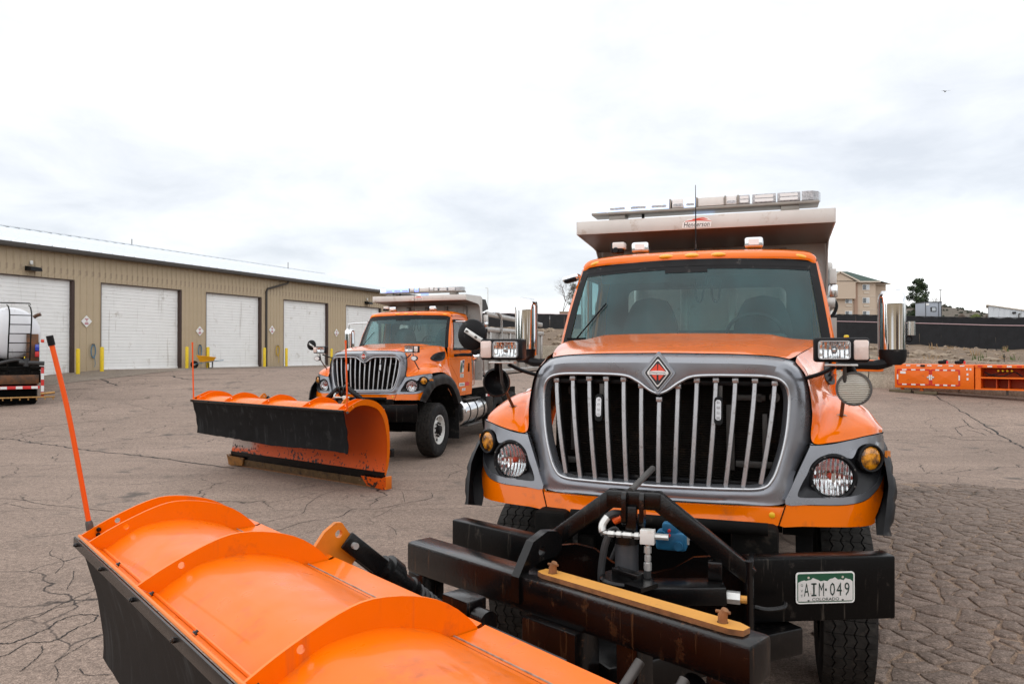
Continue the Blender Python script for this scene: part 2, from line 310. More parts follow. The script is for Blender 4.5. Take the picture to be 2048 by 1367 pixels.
    def build(self, name, mats, parent=None, smooth=True, ang=32, weld=True):
        me = bpy.data.meshes.new(name); me.from_pydata(self.v, [], self.f); mats = mats if isinstance(mats, (list, tuple)) else [mats]
        for q in mats: me.materials.append(MATS[q])
        me.polygons.foreach_set('material_index', self.m)
        b = bmesh.new(); b.from_mesh(me)
        if weld: bmesh.ops.remove_doubles(b, verts=b.verts, dist=1e-5)
        if smooth:
            ca = math.radians(ang)
            for f in b.faces: f.smooth = True
            for ed in b.edges:
                if len(ed.link_faces) == 2:
                    if ed.calc_face_angle(0) > ca: ed.smooth = False
        b.to_mesh(me); b.free(); me.update()
        o = bpy.data.objects.new(name, me); COL.objects.link(o)
        if parent is not None: o.parent = parent
        return o
def inside(p, poly):
    x, y = p[0], p[1]; r = False; n = len(poly); j = n-1
    for i in range(n):
        xi, yi = poly[i][0], poly[i][1]; xj, yj = poly[j][0], poly[j][1]
        if (yi > y) != (yj > y) and x < (xj-xi)*(y-yi)/(yj-yi+1e-12)+xi: r = not r
        j = i
    return r
def pdist(p, lp):
    best = 1e9; P = Vector(p)
    for i in range(len(lp)):
        a = Vector(lp[i]); b = Vector(lp[(i+1) % len(lp)]); d = b-a; t = max(0, min(1, (P-a).dot(d)/(d.length_squared+1e-12))); best = min(best, (P-a-d*t).length)
    return best
def crs(P, n, closed=False):
    """Catmull-Rom through P, n samples per span"""
    P = [Vector(p) for p in P]; out = []; k = len(P)
    for i in range(k if closed else k-1):
        if closed: a, b, c, d = P[(i-1) % k], P[i], P[(i+1) % k], P[(i+2) % k]
        else: a, b, c, d = P[max(i-1, 0)], P[i], P[i+1], P[min(i+2, k-1)]
        if not closed and i == 0: a = b*2-c
        if not closed and i == k-2: d = c*2-b
        for j in range(n):
            t = j/n; t2 = t*t; t3 = t2*t
            out.append(0.5*((2*b)+(c-a)*t+(2*a-5*b+4*c-d)*t2+(3*b-a-3*c+d)*t3))
    if not closed: out.append(P[-1].copy())
    return out
def patch(ctrl, nu=5, nv=5):
    rows = [crs(r, nv) for r in ctrl]; cols = [crs([r[j] for r in rows], nu) for j in range(len(rows[0]))]
    return [[cols[j][i] for j in range(len(cols))] for i in range(len(cols[0]))]
def circ(cx, cy, r, n=20, ry=None): return [(cx+r*math.cos(2*PI*i/n), cy+(ry or r)*math.sin(2*PI*i/n)) for i in range(n)]
def rrect(cx, cy, w, h, r, n=4):
    out = []
    for sx, sy, a0 in ((1, 1, 0), (-1, 1, PI/2), (-1, -1, PI), (1, -1, 1.5*PI)):
        for i in range(n+1):
            a = a0+PI/2*i/n; out.append((cx+sx*(w/2-r)+r*math.cos(a), cy+sy*(h/2-r)+r*math.sin(a)))
    return out
def mirx(F, s): return lambda u, v, t: (lambda p: (p[0]*s, p[1], p[2]))(F(u, v, t))
def lerp(a, b, t): return a+(b-a)*t
def ip(x, xs, ys): return float(np.interp(x, xs, ys))
def empty(name, loc=(0, 0, 0), rz=0.0, parent=None):
    o = bpy.data.objects.new(name, None); COL.objects.link(o); o.location = loc; o.rotation_euler = (0, 0, rz); o.empty_display_size = 0.1
    if parent is not None: o.parent = parent
    return o
def tag(o, label=None, cat=None, group=None, kind=None):
    if label: o['label'] = label
    if cat: o['category'] = cat
    if group: o['group'] = group
    if kind: o['kind'] = kind
    return o
def copy_tree(o, parent=None):
    c = o.copy(); COL.objects.link(c); c.parent = parent
    for ch in [q for q in o.children]: copy_tree(ch, c)
    return c
TXT = {}
def text_geo(s, w, h, font_shear=0.0):
    """flat lettering scaled to a w x h box centred on 0, as (verts2d, faces)"""
    cu = bpy.data.curves.new('lettering', 'FONT'); cu.body = s; cu.resolution_u = 2; cu.shear = font_shear; cu.offset = 0.0
    ob = bpy.data.objects.new('lettering', cu); COL.objects.link(ob)
    dg = bpy.context.evaluated_depsgraph_get(); dg.update(); me = bpy.data.meshes.new_from_object(ob.evaluated_get(dg))
    vv = [(v.co.x, v.co.y) for v in me.vertices]; ff = [tuple(p.vertices) for p in me.polygons]
    bpy.data.objects.remove(ob); bpy.data.curves.remove(cu); bpy.data.meshes.remove(me)
    x0, x1 = min(v[0] for v in vv), max(v[0] for v in vv); y0, y1 = min(v[1] for v in vv), max(v[1] for v in vv)
    return [((x-(x0+x1)/2)/(x1-x0)*w, (y-(y0+y1)/2)/(y1-y0)*h) for x, y in vv], ff
def add_text(mb, s, w, h, F, mi=0, shear=0.0):
    vv, ff = text_geo(s, w, h, shear); mb.add([F(x, y) for x, y in vv], ff, mi); return mb
mat('strobe_glass', (.62, .65, .68), .12, coat=1.0)
# ================================================================ the plow trucks
def FY(x, z):
    return ip(abs(x), [0, .4, .7, .85, .963, 1.08, 1.16, 1.22, 1.26, 1.29, 1.31], [-.25, -.225, -.16, -.10, -.06, -.01, .045, .11, .19, .30, .42])+(z-1.45)*.18
def FYs(x, z):
    return ip(abs(x), [0, .4, .7, .8], [-.17, -.155, -.115, -.05])+(z-1.7)*.10
GRAY = [(0.849, 1.661), (0.884, 1.654), (0.963, 1.661), (1.043, 1.677), (1.167, 1.702), (1.255, 1.706), (1.268, 1.63), (1.268, 1.574), (1.266, 1.499), (1.248, 1.444), (1.202, 1.387), (1.141, 1.345), (1.076, 1.33), (0.997, 1.323), (0.841, 1.325), (0.712, 1.328), (0.742, 1.415), (0.788, 1.519), (0.822, 1.592), (0.844, 1.641)]
RECESS = [(0.777, 1.379), (0.795, 1.43), (0.830, 1.495), (0.855, 1.549), (0.905, 1.590), (0.962, 1.601), (1.025, 1.588), (1.069, 1.578), (1.089, 1.60), (1.103, 1.630), (1.132, 1.652), (1.174, 1.656), (1.217, 1.636), (1.245, 1.576), (1.243, 1.502), (1.216, 1.442), (1.167, 1.399), (1.101, 1.375), (0.998, 1.362), (0.881, 1.362), (0.797, 1.364)]
LOWER = [(0.712, 1.323), (0.841, 1.320), (0.997, 1.318), (1.076, 1.325), (1.141, 1.340), (1.202, 1.382), (1.248, 1.440), (1.266, 1.495), (1.262, 1.412), (1.243, 1.343), (1.225, 1.300), (1.196, 1.245), (1.172, 1.205), (0.956, 1.204), (0.801, 1.208), (0.676, 1.214)]
def dens(P, n=3): return [tuple(q) for q in crs([(p[0], p[1], 0) for p in P], n, True)]
def d2(P, n=3): return [(q[0], q[1]) for q in crs([(p[0], p[1], 0) for p in P], n, True)]

def lampM(loc, yaw=0.0, pitch=0.0):
    """local z of a lathe -> truck -y (forward), turned by yaw"""
    return Matrix.Translation(Vector(loc)) @ Matrix.Rotation(yaw, 4, 'Z') @ Matrix.Rotation(pitch, 4, 'X') @ Matrix.Rotation(PI/2, 4, 'X')

def build_wheel(root, x, y, s, R=0.55, W=0.32, dual=False, detail=True):
    """s=+1/-1 outer side"""
    w = empty('wheel', (0, 0, 0), parent=root)
    M = Matrix.Translation((x, y, R)) @ Matrix.Rotation(s*PI/2, 4, 'Y')   # local z -> outward
    h = W/2
    prof = [(.30, -h*.9), (.36, -h*1.0), (.44, -h*1.02), (.505, -h*.96), (.528, -h*.86), (.532, -h*.80), (.532, h*.80), (.528, h*.86), (.505, h*.96), (.47, h*1.0), (.44, h*1.02), (.40, h*1.0), (.36, h*.99), (.315, h*.9), (.295, h*.82)]
    k = R/.55; prof = [(r*k, z) for r, z in prof]
    MB().lathe(prof, M, 48).build('tyre', 'rubber', w)
    # tread: zig-zag ribs
    mb = MB(); nseg = 84; ribs = [(-.92, -.60), (-.54, -.20), (-.15, .15), (.20, .54), (.60, .92)]
    for ri, (a, b) in enumerate(ribs):
        for i in range(nseg):
            t0 = 2*PI*i/nseg; t1 = 2*PI*(i+1)/nseg; g = 0.0 if ri in (0, 4) else 0.0
            z0 = .055 if i % 2 else -.055; z1 = .055 if (i+1) % 2 else -.055
            gap = 0.12*(t1-t0) if i % 2 == 0 else 0.0
            ra = R*1.0; rb = R*.966
            q = []
            for tt, zz_ in ((t0+gap, z0), (t1, z1)):
                la = (a+(zz_ if a > -.9 else 0))*h; lb = (b+(zz_ if b < .9 else 0))*h
                rr_a = ra-(.014 if a < -.9 else 0); rr_b = ra-(.014 if b > .9 else 0)
                q += [(rr_a*math.cos(tt), rr_a*math.sin(tt), la), (rr_b*math.cos(tt), rr_b*math.sin(tt), lb), (rb*math.cos(tt), rb*math.sin(tt), la), (rb*math.cos(tt), rb*math.sin(tt), lb)]
            mb.add(q, [(0, 4, 5, 1), (0, 2, 6, 4), (1, 5, 7, 3), (0, 1, 3, 2), (4, 6, 7, 5)], 0, M)
    tr = mb.build('tread', 'tread', w, smooth=False, weld=False); tr['kind'] = 'stuff'
    if not detail: return w
    mb = MB()
    rp = [(.298, h*.86), (.300, h*.93), (.285, h*.94), (.277, h*.80), (.262, h*.45), (.235, h*.22), (.215, h*.30), (.165, h*.62), (.120, h*.66), (.085, h*.66)]
    mb.lathe([(r*k, z) for r, z in rp], M, 40)
    for i in range(10):   # hand holes
        if i % 2 == 0:
            a = 2*PI*(i+.5)/10; mb.add([((.222+.034*math.cos(q)*1.0)*math.cos(a)-(.034*1.15*math.sin(q))*math.sin(a), (.222+.034*math.cos(q))*math.sin(a)+(.034*1.15*math.sin(q))*math.cos(a), h*(.30+.05*abs(math.cos(q)))+.012) for q in [2*PI*j/12 for j in range(12)]], [tuple(range(12))], 1, M)
    mb.build('rim', ['wheel_white', 'void_black'], w)
    mb = MB(); mb.lathe([(.092, h*.6), (.092, h*1.02), (.078, h*1.12), (.05, h*1.16), (0.001, h*1.17)], M, 24)
    mb.build('hub', 'black_plastic', w)
    for i in range(10):
        a = 2*PI*i/10; c = (.138*math.cos(a), .138*math.sin(a)); l = MB()
        l.lathe([(.017, h*.6), (.017, h*.86), (.014, h*.93), (.001, h*.94)], M @ Matrix.Translation((c[0], c[1], 0)), 6); l.build('lug_nut', 'steel_black', w, smooth=False)
    return w

def W_(s, t):
    """windshield ruled surface: s across -1..1, t bottom 0 .. top 1"""
    b = Vector((1.045*s, 1.38+.25*s*s, 2.235)); T = Vector((.957*s, 1.80+.205*s*s, 2.930-.026*s*s)); p = b.lerp(T, t); p.y -= .035*math.sin(PI*max(0, min(1, t)))
    return p
def G_(y, z): return ip(z, [1.0, 1.3, 1.9, 2.3, 2.6, 2.95, 3.0], [1.07, 1.09, 1.115, 1.10, 1.06, .985, .96])

def build_truck(second=False):
    root = empty('dump_truck')
    P = lambda mb, name, mats, par=None, **k: mb.build(name, mats, par or root, **k)
    S = (-1, 1)
    # ---------------- hood
    hood = None
    ctrl = []
    for y, hw, ze, zc in ((.035, .66, 2.135, 2.158), (.10, .735, 2.142, 2.183), (.22, .775, 2.155, 2.205), (.5, .83, 2.185, 2.245), (.95, .925, 2.225, 2.295), (1.30, .99, 2.245, 2.322), (1.50, 1.015, 2.245, 2.315)):
        row = []
        for fr, dz, dy in ((-1, 0, .05), (-.93, .30, .035), (-.80, .42, .03), (-.70, .66, .02), (-.60, .88, .015), (-.3, .97, .005), (0, 1, 0), (.3, .97, .005), (.60, .88, .015), (.70, .66, .02), (.80, .42, .03), (.93, .30, .035), (1, 0, .05)):
            yy = y+(dy if y < .3 else 0)-(.10*(1-abs(fr)**2) if y > 1.2 else 0); row.append((hw*fr, yy, ze+(zc-ze)*dz))
        ctrl.append(row)
    hood = P(MB().grid(patch(ctrl, 4, 3)), 'hood', 'orange')
    # hood sides with fenders
    for s in S:
        fc = [[(.775, .085, 2.125), (.835, .045, 2.03), (.862, .005, 1.84), (.858, -.045, 1.672), (.963, -.022, 1.668), (1.10, .055, 1.690), (1.21, .16, 1.706), (1.262, .29, 1.706)],
              [(.782, .16, 2.148), (.845, .13, 2.05), (.885, .12, 1.90), (.905, .06, 1.745), (.985, .05, 1.745), (1.10, .11, 1.755), (1.205, .205, 1.750), (1.268, .315, 1.72)],
              [(.80, .32, 2.165), (.86, .30, 2.07), (.905, .30, 1.95), (.945, .26, 1.845), (1.02, .26, 1.835), (1.11, .29, 1.825), (1.205, .34, 1.79), (1.275, .40, 1.725)],
              [(.855, .62, 2.19), (.905, .60, 2.09), (.945, .60, 1.985), (.985, .58, 1.905), (1.05, .58, 1.89), (1.13, .60, 1.87), (1.215, .62, 1.82), (1.28, .64, 1.73)],
              [(.925, .95, 2.225), (.965, .95, 2.11), (.995, .95, 2.00), (1.03, .95, 1.90), (1.08, .95, 1.875), (1.15, .95, 1.84), (1.22, .95, 1.79), (1.28, .95, 1.70)],
              [(.985, 1.28, 2.245), (1.02, 1.28, 2.12), (1.045, 1.28, 2.00), (1.065, 1.28, 1.87), (1.10, 1.28, 1.81), (1.16, 1.28, 1.74), (1.22, 1.28, 1.66), (1.27, 1.28, 1.55)],
              [(1.02, 1.56, 2.245), (1.06, 1.58, 2.12), (1.085, 1.60, 2.00), (1.10, 1.62, 1.85), (1.12, 1.63, 1.72), (1.16, 1.64, 1.58), (1.21, 1.65, 1.42), (1.25, 1.66, 1.30)]]
        fc = [[(x*s, y, z) for x, y, z in r] for r in fc]
        fen = P(MB().grid(patch(fc, 6, 6)), 'fender', 'orange')
        # black louvred vent in the hood side
        vp = d2([(.87, 2.00), (1.0, 2.075), (1.2, 2.125), (1.5, 2.15), (1.52, 2.10), (1.42, 2.0), (1.25, 1.955), (1.0, 1.955)], 3)
        xv = lambda y, z: ip(y, [.8, .95, 1.28, 1.56], [.955, .995, 1.05, 1.085])+ip(z, [1.95, 2.15], [.018, -.045])+.012
        v = P(MB().prism(vp, lambda y, z, t: (s*(xv(y, z)-t), y, z), .02, step=.06), 'side_vent', 'black_plastic', fen)
        for k in range(5):
            z0 = 1.985+.032*k; y0 = .93+.09*k*.8; y1 = 1.28+.055*k
            P(MB().bar((s*(xv(y0, z0)+.012), y0, z0), (s*(xv(y1, z0+.03)+.012), y1, z0+.03), .018, .008), 'louvre', 'black_gloss', v)
        # hood latch bump / side marker
        P(MB().lathe([(.035, 0), (.033, .012), (.02, .02), (.001, .022)], Matrix.Translation((s*1.165, .95, 1.86)) @ Matrix.Rotation(s*.9, 4, 'Y'), 16), 'marker_lamp', 'lens_white', fen)
        # wheel arch flare
        oc = crs([(-.20, 1.20, 0), (-.06, 1.40, 0), (.14, 1.56, 0), (.44, 1.665, 0), (.96, 1.69, 0), (1.40, 1.57, 0), (1.72, 1.34, 0), (1.93, 1.08, 0)], 5)
        ic = crs([(.02, 1.15, 0), (.10, 1.27, 0), (.26, 1.385, 0), (.52, 1.455, 0), (.95, 1.475, 0), (1.28, 1.40, 0), (1.52, 1.22, 0), (1.68, 1.02, 0)], 5)
        rows = []
        for i, (q, w) in enumerate(zip(oc, ic)):
            f0 = ip(i, [0, 6, 30, 35], [.05, 0, 0, 0]); dent = .014 if i % 4 == 1 else 0
            L_ = lambda t: q.lerp(w, t)
            pts = [(1.255-f0, L_(-.02)), (1.285-f0-dent*.4, L_(.06)), (1.305-f0-dent, L_(.25)), (1.308-f0-dent, L_(.5)), (1.298-f0, L_(.97)), (1.20, L_(1.04))]
            rows.append([(x*s, p_.x, p_.y) for x, p_ in pts])
        P(MB().grid(rows), 'wheel_arch_flare', 'flare_black', fen, ang=50)
        # wheel well liner
        rows = [[(x*s, .85+.84*math.cos(a), .66+.80*math.sin(a)) for x in (.72, 1.22)] for a in [math.radians(lerp(118, 5, i/16)) for i in range(17)]]
        P(MB().grid(rows), 'wheel_well', 'under_dark', fen)
        P(MB().box((s*1.03, 1.86, .72), (.42, .015, .95)), 'mud_flap', 'rubber')
        # ---------------- headlamp panel
        F = lambda x, z, t: (x*s, FY(x, z)-.004+t, z)
        hp = P(MB().prism(d2(GRAY), F, .05, step=.05, holes=[d2(RECESS)], back=False), 'headlamp_panel', 'charcoal')
        rec = d2(RECESS, 3); cxr, czr = 1.04, 1.49
        P(MB().prism(rec, lambda x, z, t: (x*s, FY(x, z)+.004+.05*min(1, pdist((x, z), rec)/.05), z), 0, step=.035, holes=[circ(.963, 1.471, .118, 28), circ(1.172, 1.575, .072, 20)]), 'lamp_recess', 'recess_dark', hp)
        hl = empty('headlamp', parent=root); M = lampM((s*.963, -.015, 1.471), yaw=s*.20)
        P(MB().lathe([(.108, .0), (.112, .03), (.122, .036), (.134, .030), (.138, .012), (.138, -.03)], M, 36), 'bezel', 'black_plastic', hl)
        for k in range(8):
            a = 2*PI*(k+.5)/8; P(MB().lathe([(.006, .028), (.006, .04), (.001, .041)], M @ Matrix.Translation((.125*math.cos(a), .125*math.sin(a), 0)), 8), 'screw', 'bracket_grey', hl)
        P(MB().lathe([(.001, -.055), (.03, -.05), (.06, -.035), (.085, -.01), (.1, .012), (.108, .02)], M, 36), 'reflector', 'reflector', hl)
        P(MB().lathe([(.018, -.045), (.02, -.01), (.016, .0), (.001, .002)], M, 14), 'bulb', 'red_flat', hl)  # bulb coloured red to paint in the orange-red reflection at the lamp centre
        P(MB().lathe([(.107, .022), (.09, .036), (.06, .045), (.03, .049), (.001, .05)], M, 36), 'lens', 'lens_glass', hl)
        P(MB().box((0, 0, 0), (.018, .012, .05), mx=M @ Matrix.Translation((0, 0, .03)) @ Matrix.Rotation(PI/2, 4, 'X')), 'bulb_shield', 'chrome_soft', hl)
        am = empty('turn_signal', parent=root); M = lampM((s*1.172, .085, 1.575), yaw=s*.55)
        P(MB().lathe([(.066, .0), (.068, .018), (.076, .022), (.083, .014), (.085, -.03)], M, 28), 'bezel', 'black_plastic', am)
        P(MB().lathe([(.067, .006), (.055, .016), (.03, .021), (.001, .023)], M, 28), 'lens', 'amber_lens', am)
        P(MB().prism([(.07, 1.52), (.16, 1.53), (.16, 1.60), (.07, 1.61)], lambda y, z, t: (s*(1.262+.03*(y-.07)/.09+t), y+.10, z), .012), 'side_reflector', 'lug_orange', am)
        # lower orange corner panel
        P(MB().prism(d2(LOWER), lambda x, z, t: (x*s, FY(x, z)+t, z), .04, step=.06, back=False), 'lower_corner_panel', 'orange')
        if s == 1:
            P(MB().lathe([(.017, 0), (.017, .006), (.012, .009), (.001, .01)], lampM((.64, FY(.64, 1.269), 1.269)), 16), 'reflector_dot', 'yellow_dot')
    # lower centre panel with a pressed recess
    mb = MB(); F = lambda x, z, t: (x, FY(x, z)+t+(.012 if (abs(x) < .52 and 1.235 < z < 1.30) else 0), z)
    cen = [(x, 1.3095) for x in np.linspace(-.708, .708, 15)]+[(x, 1.212) for x in np.linspace(.672, -.672, 15)]
    P(mb.prism(cen, F, .04, step=.03, back=False), 'lower_centre_panel', 'orange')
    # ---------------- grille surround
    I = [(0, 1.93), (.05, 1.950), (.13, 2.005), (.22, 2.037), (.45, 2.042), (.62, 2.036), (.695, 2.005), (.724, 1.93), (.719, 1.80), (.702, 1.675), (.672, 1.555), (.635, 1.462), (.575, 1.412), (.4, 1.402), (0, 1.397)]
    R = [(0, 2.118), (.05, 2.118), (.13, 2.118), (.22, 2.117), (.45, 2.115), (.64, 2.105), (.745, 2.065), (.782, 1.97), (.778, 1.83), (.765, 1.70), (.732, 1.58), (.697, 1.47), (.640, 1.372), (.4, 1.350), (0, 1.345)]
    O = [(0, 2.172), (.05, 2.172), (.13, 2.171), (.22, 2.170), (.45, 2.166), (.68, 2.150), (.80, 2.105), (.850, 2.00), (.861, 1.83), (.853, 1.665), (.806, 1.575), (.758, 1.475), (.712, 1.330), (.4, 1.315), (0, 1.313)]
    oo = [.185, .185, .185, .18, .17, .165, .14, .11, .075, .05, .02, .0, -.005, -.02, -.02]
    Rm = [(lerp(a[0], b[0], .5), lerp(a[1], b[1], .5)) for a, b in zip(R, O)]
    def loop(pts, yo):
        h = crs([(x, FYs(x, z)+(yo[i] if isinstance(yo, list) else yo), z) for i, (x, z) in enumerate(pts)], 6)
        return h+[Vector((-p.x, p.y, p.z)) for p in h[-2:0:-1]]
    def shrink(pts, d): return [(x*(1-d), 1.715+(z-1.715)*(1-d*1.1)) for x, z in pts]
    rows = [loop(shrink(I, .03), .06), loop(shrink(I, .004), .012), loop(I, -.002), loop([(lerp(a[0], b[0], .5), lerp(a[1], b[1], .5)) for a, b in zip(I, R)], -.012), loop(R, -.014), loop(Rm, [q*.30 for q in oo]), loop(O, oo), loop([(x*1.0, z) for x, z in O], [q+.05 for q in oo])]
    sur = P(MB().grid([r+[r[0]] for r in rows]), 'grille_surround', 'charcoal', ang=60)
    lp = loop(shrink(I, -.012), -.012); mb = MB(); mb.tube(lp+[lp[0]], .0095, 8, caps=False); P(mb, 'grille_trim', 'trim_silver', sur)
    # dark shut lines round the surround and the corner panels
    lo_ = loop([(x*1.004, z+.001) for x, z in O], [q+.004 for q in oo]); P(MB().tube(lo_+[lo_[0]], .0042, 6, caps=False), 'shut_line', 'void_black', sur)
    for s in S:
        P(MB().tube([(s*x, FY(x, z)-.001, z) for x, z in ((.712, 1.322), (.700, 1.285), (.688, 1.25), (.676, 1.212))], .0036, 6), 'shut_line', 'void_black', sur)
        P(MB().tube([(s*x, FY(x, z)-.0045, z) for x, z in d2([(0.849, 1.661), (0.884, 1.654), (0.963, 1.661), (1.043, 1.677), (1.167, 1.702), (1.255, 1.706)], 3)[:16]], .0032, 6), 'shut_line', 'void_black', sur)
    # emblem shield
    def dia(w, h, r=.012, cz=2.058):
        q = []
        for (x0, z0) in ((0, h/2), (w/2, 0), (0, -h/2), (-w/2, 0)): q.append((x0, z0))
        out = []
        for i in range(4):
            a, b, c = Vector(q[i-1]), Vector(q[i]), Vector(q[(i+1) % 4]); u = (a-b).normalized(); v_ = (c-b).normalized()
            for k in range(5):
                t = k/4; p0 = b+u*r; p1 = b+v_*r; p = p0.lerp(b, t).lerp(b.lerp(p1, t), t); out.append((p.x, p.y+cz))
        return out
    em = empty('emblem', parent=root); ye = lambda z: -.195+(z-1.7)*.10
    for nm, w, h, d, mt in (('emblem_base', .205, .262, .0, 'charcoal'), ('emblem_rim', .172, .222, .012, 'bar_silver'), ('emblem_field', .158, .206, .017, 'ink_black'), ('emblem_line', .132, .172, .020, 'white_flat'), ('emblem_centre', .116, .152, .023, 'ink_black')):
        P(MB().prism(dia(w, h), lambda x, z, t, d=d: (x, ye(z)-d+t, z), .035), nm, mt, em)
    for pl in ([(-.045, .012), (-.004, .055), (-.0015, .012)], [(.0015, .012), (.004, .055), (.045, .012)], [(-.036, -.012), (-.007, -.046), (-.005, -.012)], [(.005, -.012), (.007, -.046), (.036, -.012)]):
        P(MB().add([(x, ye(2.058)-.026+.1*z, 2.058+z) for x, z in pl], [(0, 1, 2)]), 'emblem_diamond', 'red_flat', em, smooth=False)
    P(MB().prism([(-.057, -.010), (.057, -.010), (.055, .008), (.02, .013), (-.02, .013), (-.055, .008)], lambda x, z, t: (x, ye(2.058)-.028+t, 2.058+z), .01), 'emblem_band', 'white_flat', em)
    P(add_text(MB(), 'INTERNATIONAL', .098, .0105, lambda x, z: (x, ye(2.058)-.0285, 2.0585+z)), 'emblem_lettering', 'ink_black', em, smooth=False)
    # grille bars
    for k in range(-6, 7):
        zt = {0: 1.905, 1: 1.985, 2: 2.022}.get(abs(k), 2.024); zt = min(zt, 2.024 if abs(k) < 6 else 2.01); rows = []
        zb = 1.405 if abs(k) < 6 else 1.425
        for i in range(9):
            t = i/8; z = lerp(zt, zb, t); x = k*lerp(.1095, .0965, t**1.35); y = FYs(x, z)+.030-.012*math.sin(PI*t); w = .0148
            rows.append([(x-w, y+.055, z), (x-w*.95, y+.006, z), (x-w*.7, y, z), (x+w*.7, y, z), (x+w*.95, y+.006, z), (x+w, y+.055, z)])
        mb = MB()
        for a in range(8):
            for j in range(5): mb.add([rows[a][j], rows[a][j+1], rows[a+1][j+1], rows[a+1][j]], [(0, 1, 2, 3)], 0 if j in (1, 2, 3) else 1)
        x0 = k*.1095; mb.box((x0, FYs(x0, zt)+.045, zt-.008), (.036, .05, .03), 0, bev=.004); mb.add(rows[8], [(0, 1, 2, 3, 4, 5)], 0)
        P(mb, 'grille_bar', ['bar_silver', 'black_plastic'], sur)
    # behind the grille
    P(MB().box((0, .20, 1.70), (1.46, .02, .74)), 'radiator', 'radiator')
    mb = MB()
    for k in range(44): mb.box((0, .175, 1.375+.0148*k), (1.34, .02, .006))
    q = P(mb, 'radiator_fins', 'radiator', smooth=False); q['kind'] = 'stuff'
    for z in (1.998, 1.415): P(MB().box((0, -.035 if z > 1.7 else -.08, z), (1.34, .03, .030), bev=.005), 'grille_crossbar', 'black_plastic', sur)
    for x, z, w, h in ((-.60, 1.93, .05, .05), (-.585, 1.72, .045, .36), (-.60, 1.475, .09, .04), (.52, 1.905, .17, .035), (.57, 1.905, .03, .05), (.55, 1.50, .24, .04), (.40, 1.66, .05, .40), (.60, 1.65, .03, .32)):
        P(MB().box((x, .12, z), (w, .02, h), bev=.004), 'bracket', 'bracket_grey')
    P(MB().lathe([(.03, 0), (.03, .02), (.018, .02), (.016, .028), (.001, .028)], lampM((.655, .03, 1.915)), 16), 'bolt', 'bracket_grey')
    for sx in (-1, 1):
        st = empty('grille_strobe', parent=root); x = sx*.365+(-.02 if sx > 0 else .0)
        P(MB().box((x, -.035, 1.885), (.036, .02, .26), bev=.004), 'strobe_bracket', 'bracket_grey', st)
        P(MB().prism(rrect(x, 1.84, .048, .165, .022), lambda u, v, t: (u, FYs(u, v)+.0+t, v), .04), 'strobe_body', 'black_gloss', st)
        P(MB().prism(rrect(x, 1.845, .032, .118, .014), lambda u, v, t: (u, FYs(u, v)-.008+t, v), .01), 'strobe_lens', 'strobe_glass', st)
        for q_ in range(4): P(MB().prism(rrect(x, 1.80+.030*q_, .018, .016, .003), lambda u, v, t: (u, FYs(u, v)-.0095+t, v), .003), 'strobe_led', 'led_grey', st)
    mb = MB(); mb.box((0, .78, 1.60), (1.40, 1.1, 1.05)); mb.box((0, .62, .98), (1.0, 1.5, .42)); P(mb, 'engine_block', 'void_black')
    # ---------------- windshield and cab
    ss = [lerp(-1, 1, i/24) for i in range(25)]; tt = [i/10 for i in range(11)]
    ws = P(MB().grid([[W_(s, t) for s in ss] for t in tt]), 'windshield', 'windshield')
    def strip(s0, s1, t0, t1, off, n=24, m_=6): return [[W_(lerp(s0, s1, i/n), lerp(t0, t1, j/m_))+Vector((0, -off, 0)) for i in range(n+1)] for j in range(m_+1)]
    mb = MB(); mb.grid(strip(-1.03, 1.03, .955, 1.045, .007)); mb.grid(strip(-1.035, -.972, 0, 1.02, .006, 2, 12)); mb.grid(strip(.972, 1.035, 0, 1.02, .006, 2, 12)); P(mb, 'windshield_gasket', 'black_plastic', ws)
    mb = MB(); mb.grid(strip(-.97, .97, .915, .958, .004)); 
    tab = strip(-.22, .14, .872, .917, .004, 8, 3); mb.grid(tab); P(mb, 'windshield_frit', 'black_plastic', ws)
    # roof
    ctrl = []
    for dy, z, hw in ((-.005, 2.955, .975), (.0, 2.985, .985), (.045, 3.022, .995), (.16, 3.052, 1.0), (.6, 3.075, 1.0), (1.30, 3.06, .99)):
        row = []
        for fr, dz in ((-1, .115), (-.975, .06), (-.90, .022), (-.6, .004), (0, 0), (.6, .004), (.90, .022), (.975, .06), (1, .115)):
            s = fr; y0 = W_(s, 1.04).y
            zz_ = z-dz*(1.0 if dy > .1 else .55); row.append((hw*fr, y0+dy if dy < .5 else lerp(y0+.16, 1.80+dy, .8 if dy < 1 else 1), zz_))
        ctrl.append(row)
    roof = P(MB().grid(patch(ctrl, 4, 4)), 'roof', 'orange')
    for x in (-.871, -.217, 0, .217, .871):
        y = W_(x/.957, 1.04).y; a = (math.atan2(.205*2*(x/.957), .957)) if abs(x) > .5 else 0
        mb = MB(); b = bmesh.new(); bmesh.ops.create_uvsphere(b, u_segments=20, v_segments=10, radius=1.0)
        mb.bm(b, 0, Matrix.Translation((x, y+.012, 2.992-(.024 if abs(x) > .5 else 0))) @ Matrix.Rotation(a, 4, 'Z') @ Matrix.Rotation(math.copysign(.22, x) if abs(x) > .5 else 0, 4, 'Y') @ Matrix.Diagonal((.062, .030, .021, 1)))
        P(mb, 'roof_marker', 'amber_marker', roof)
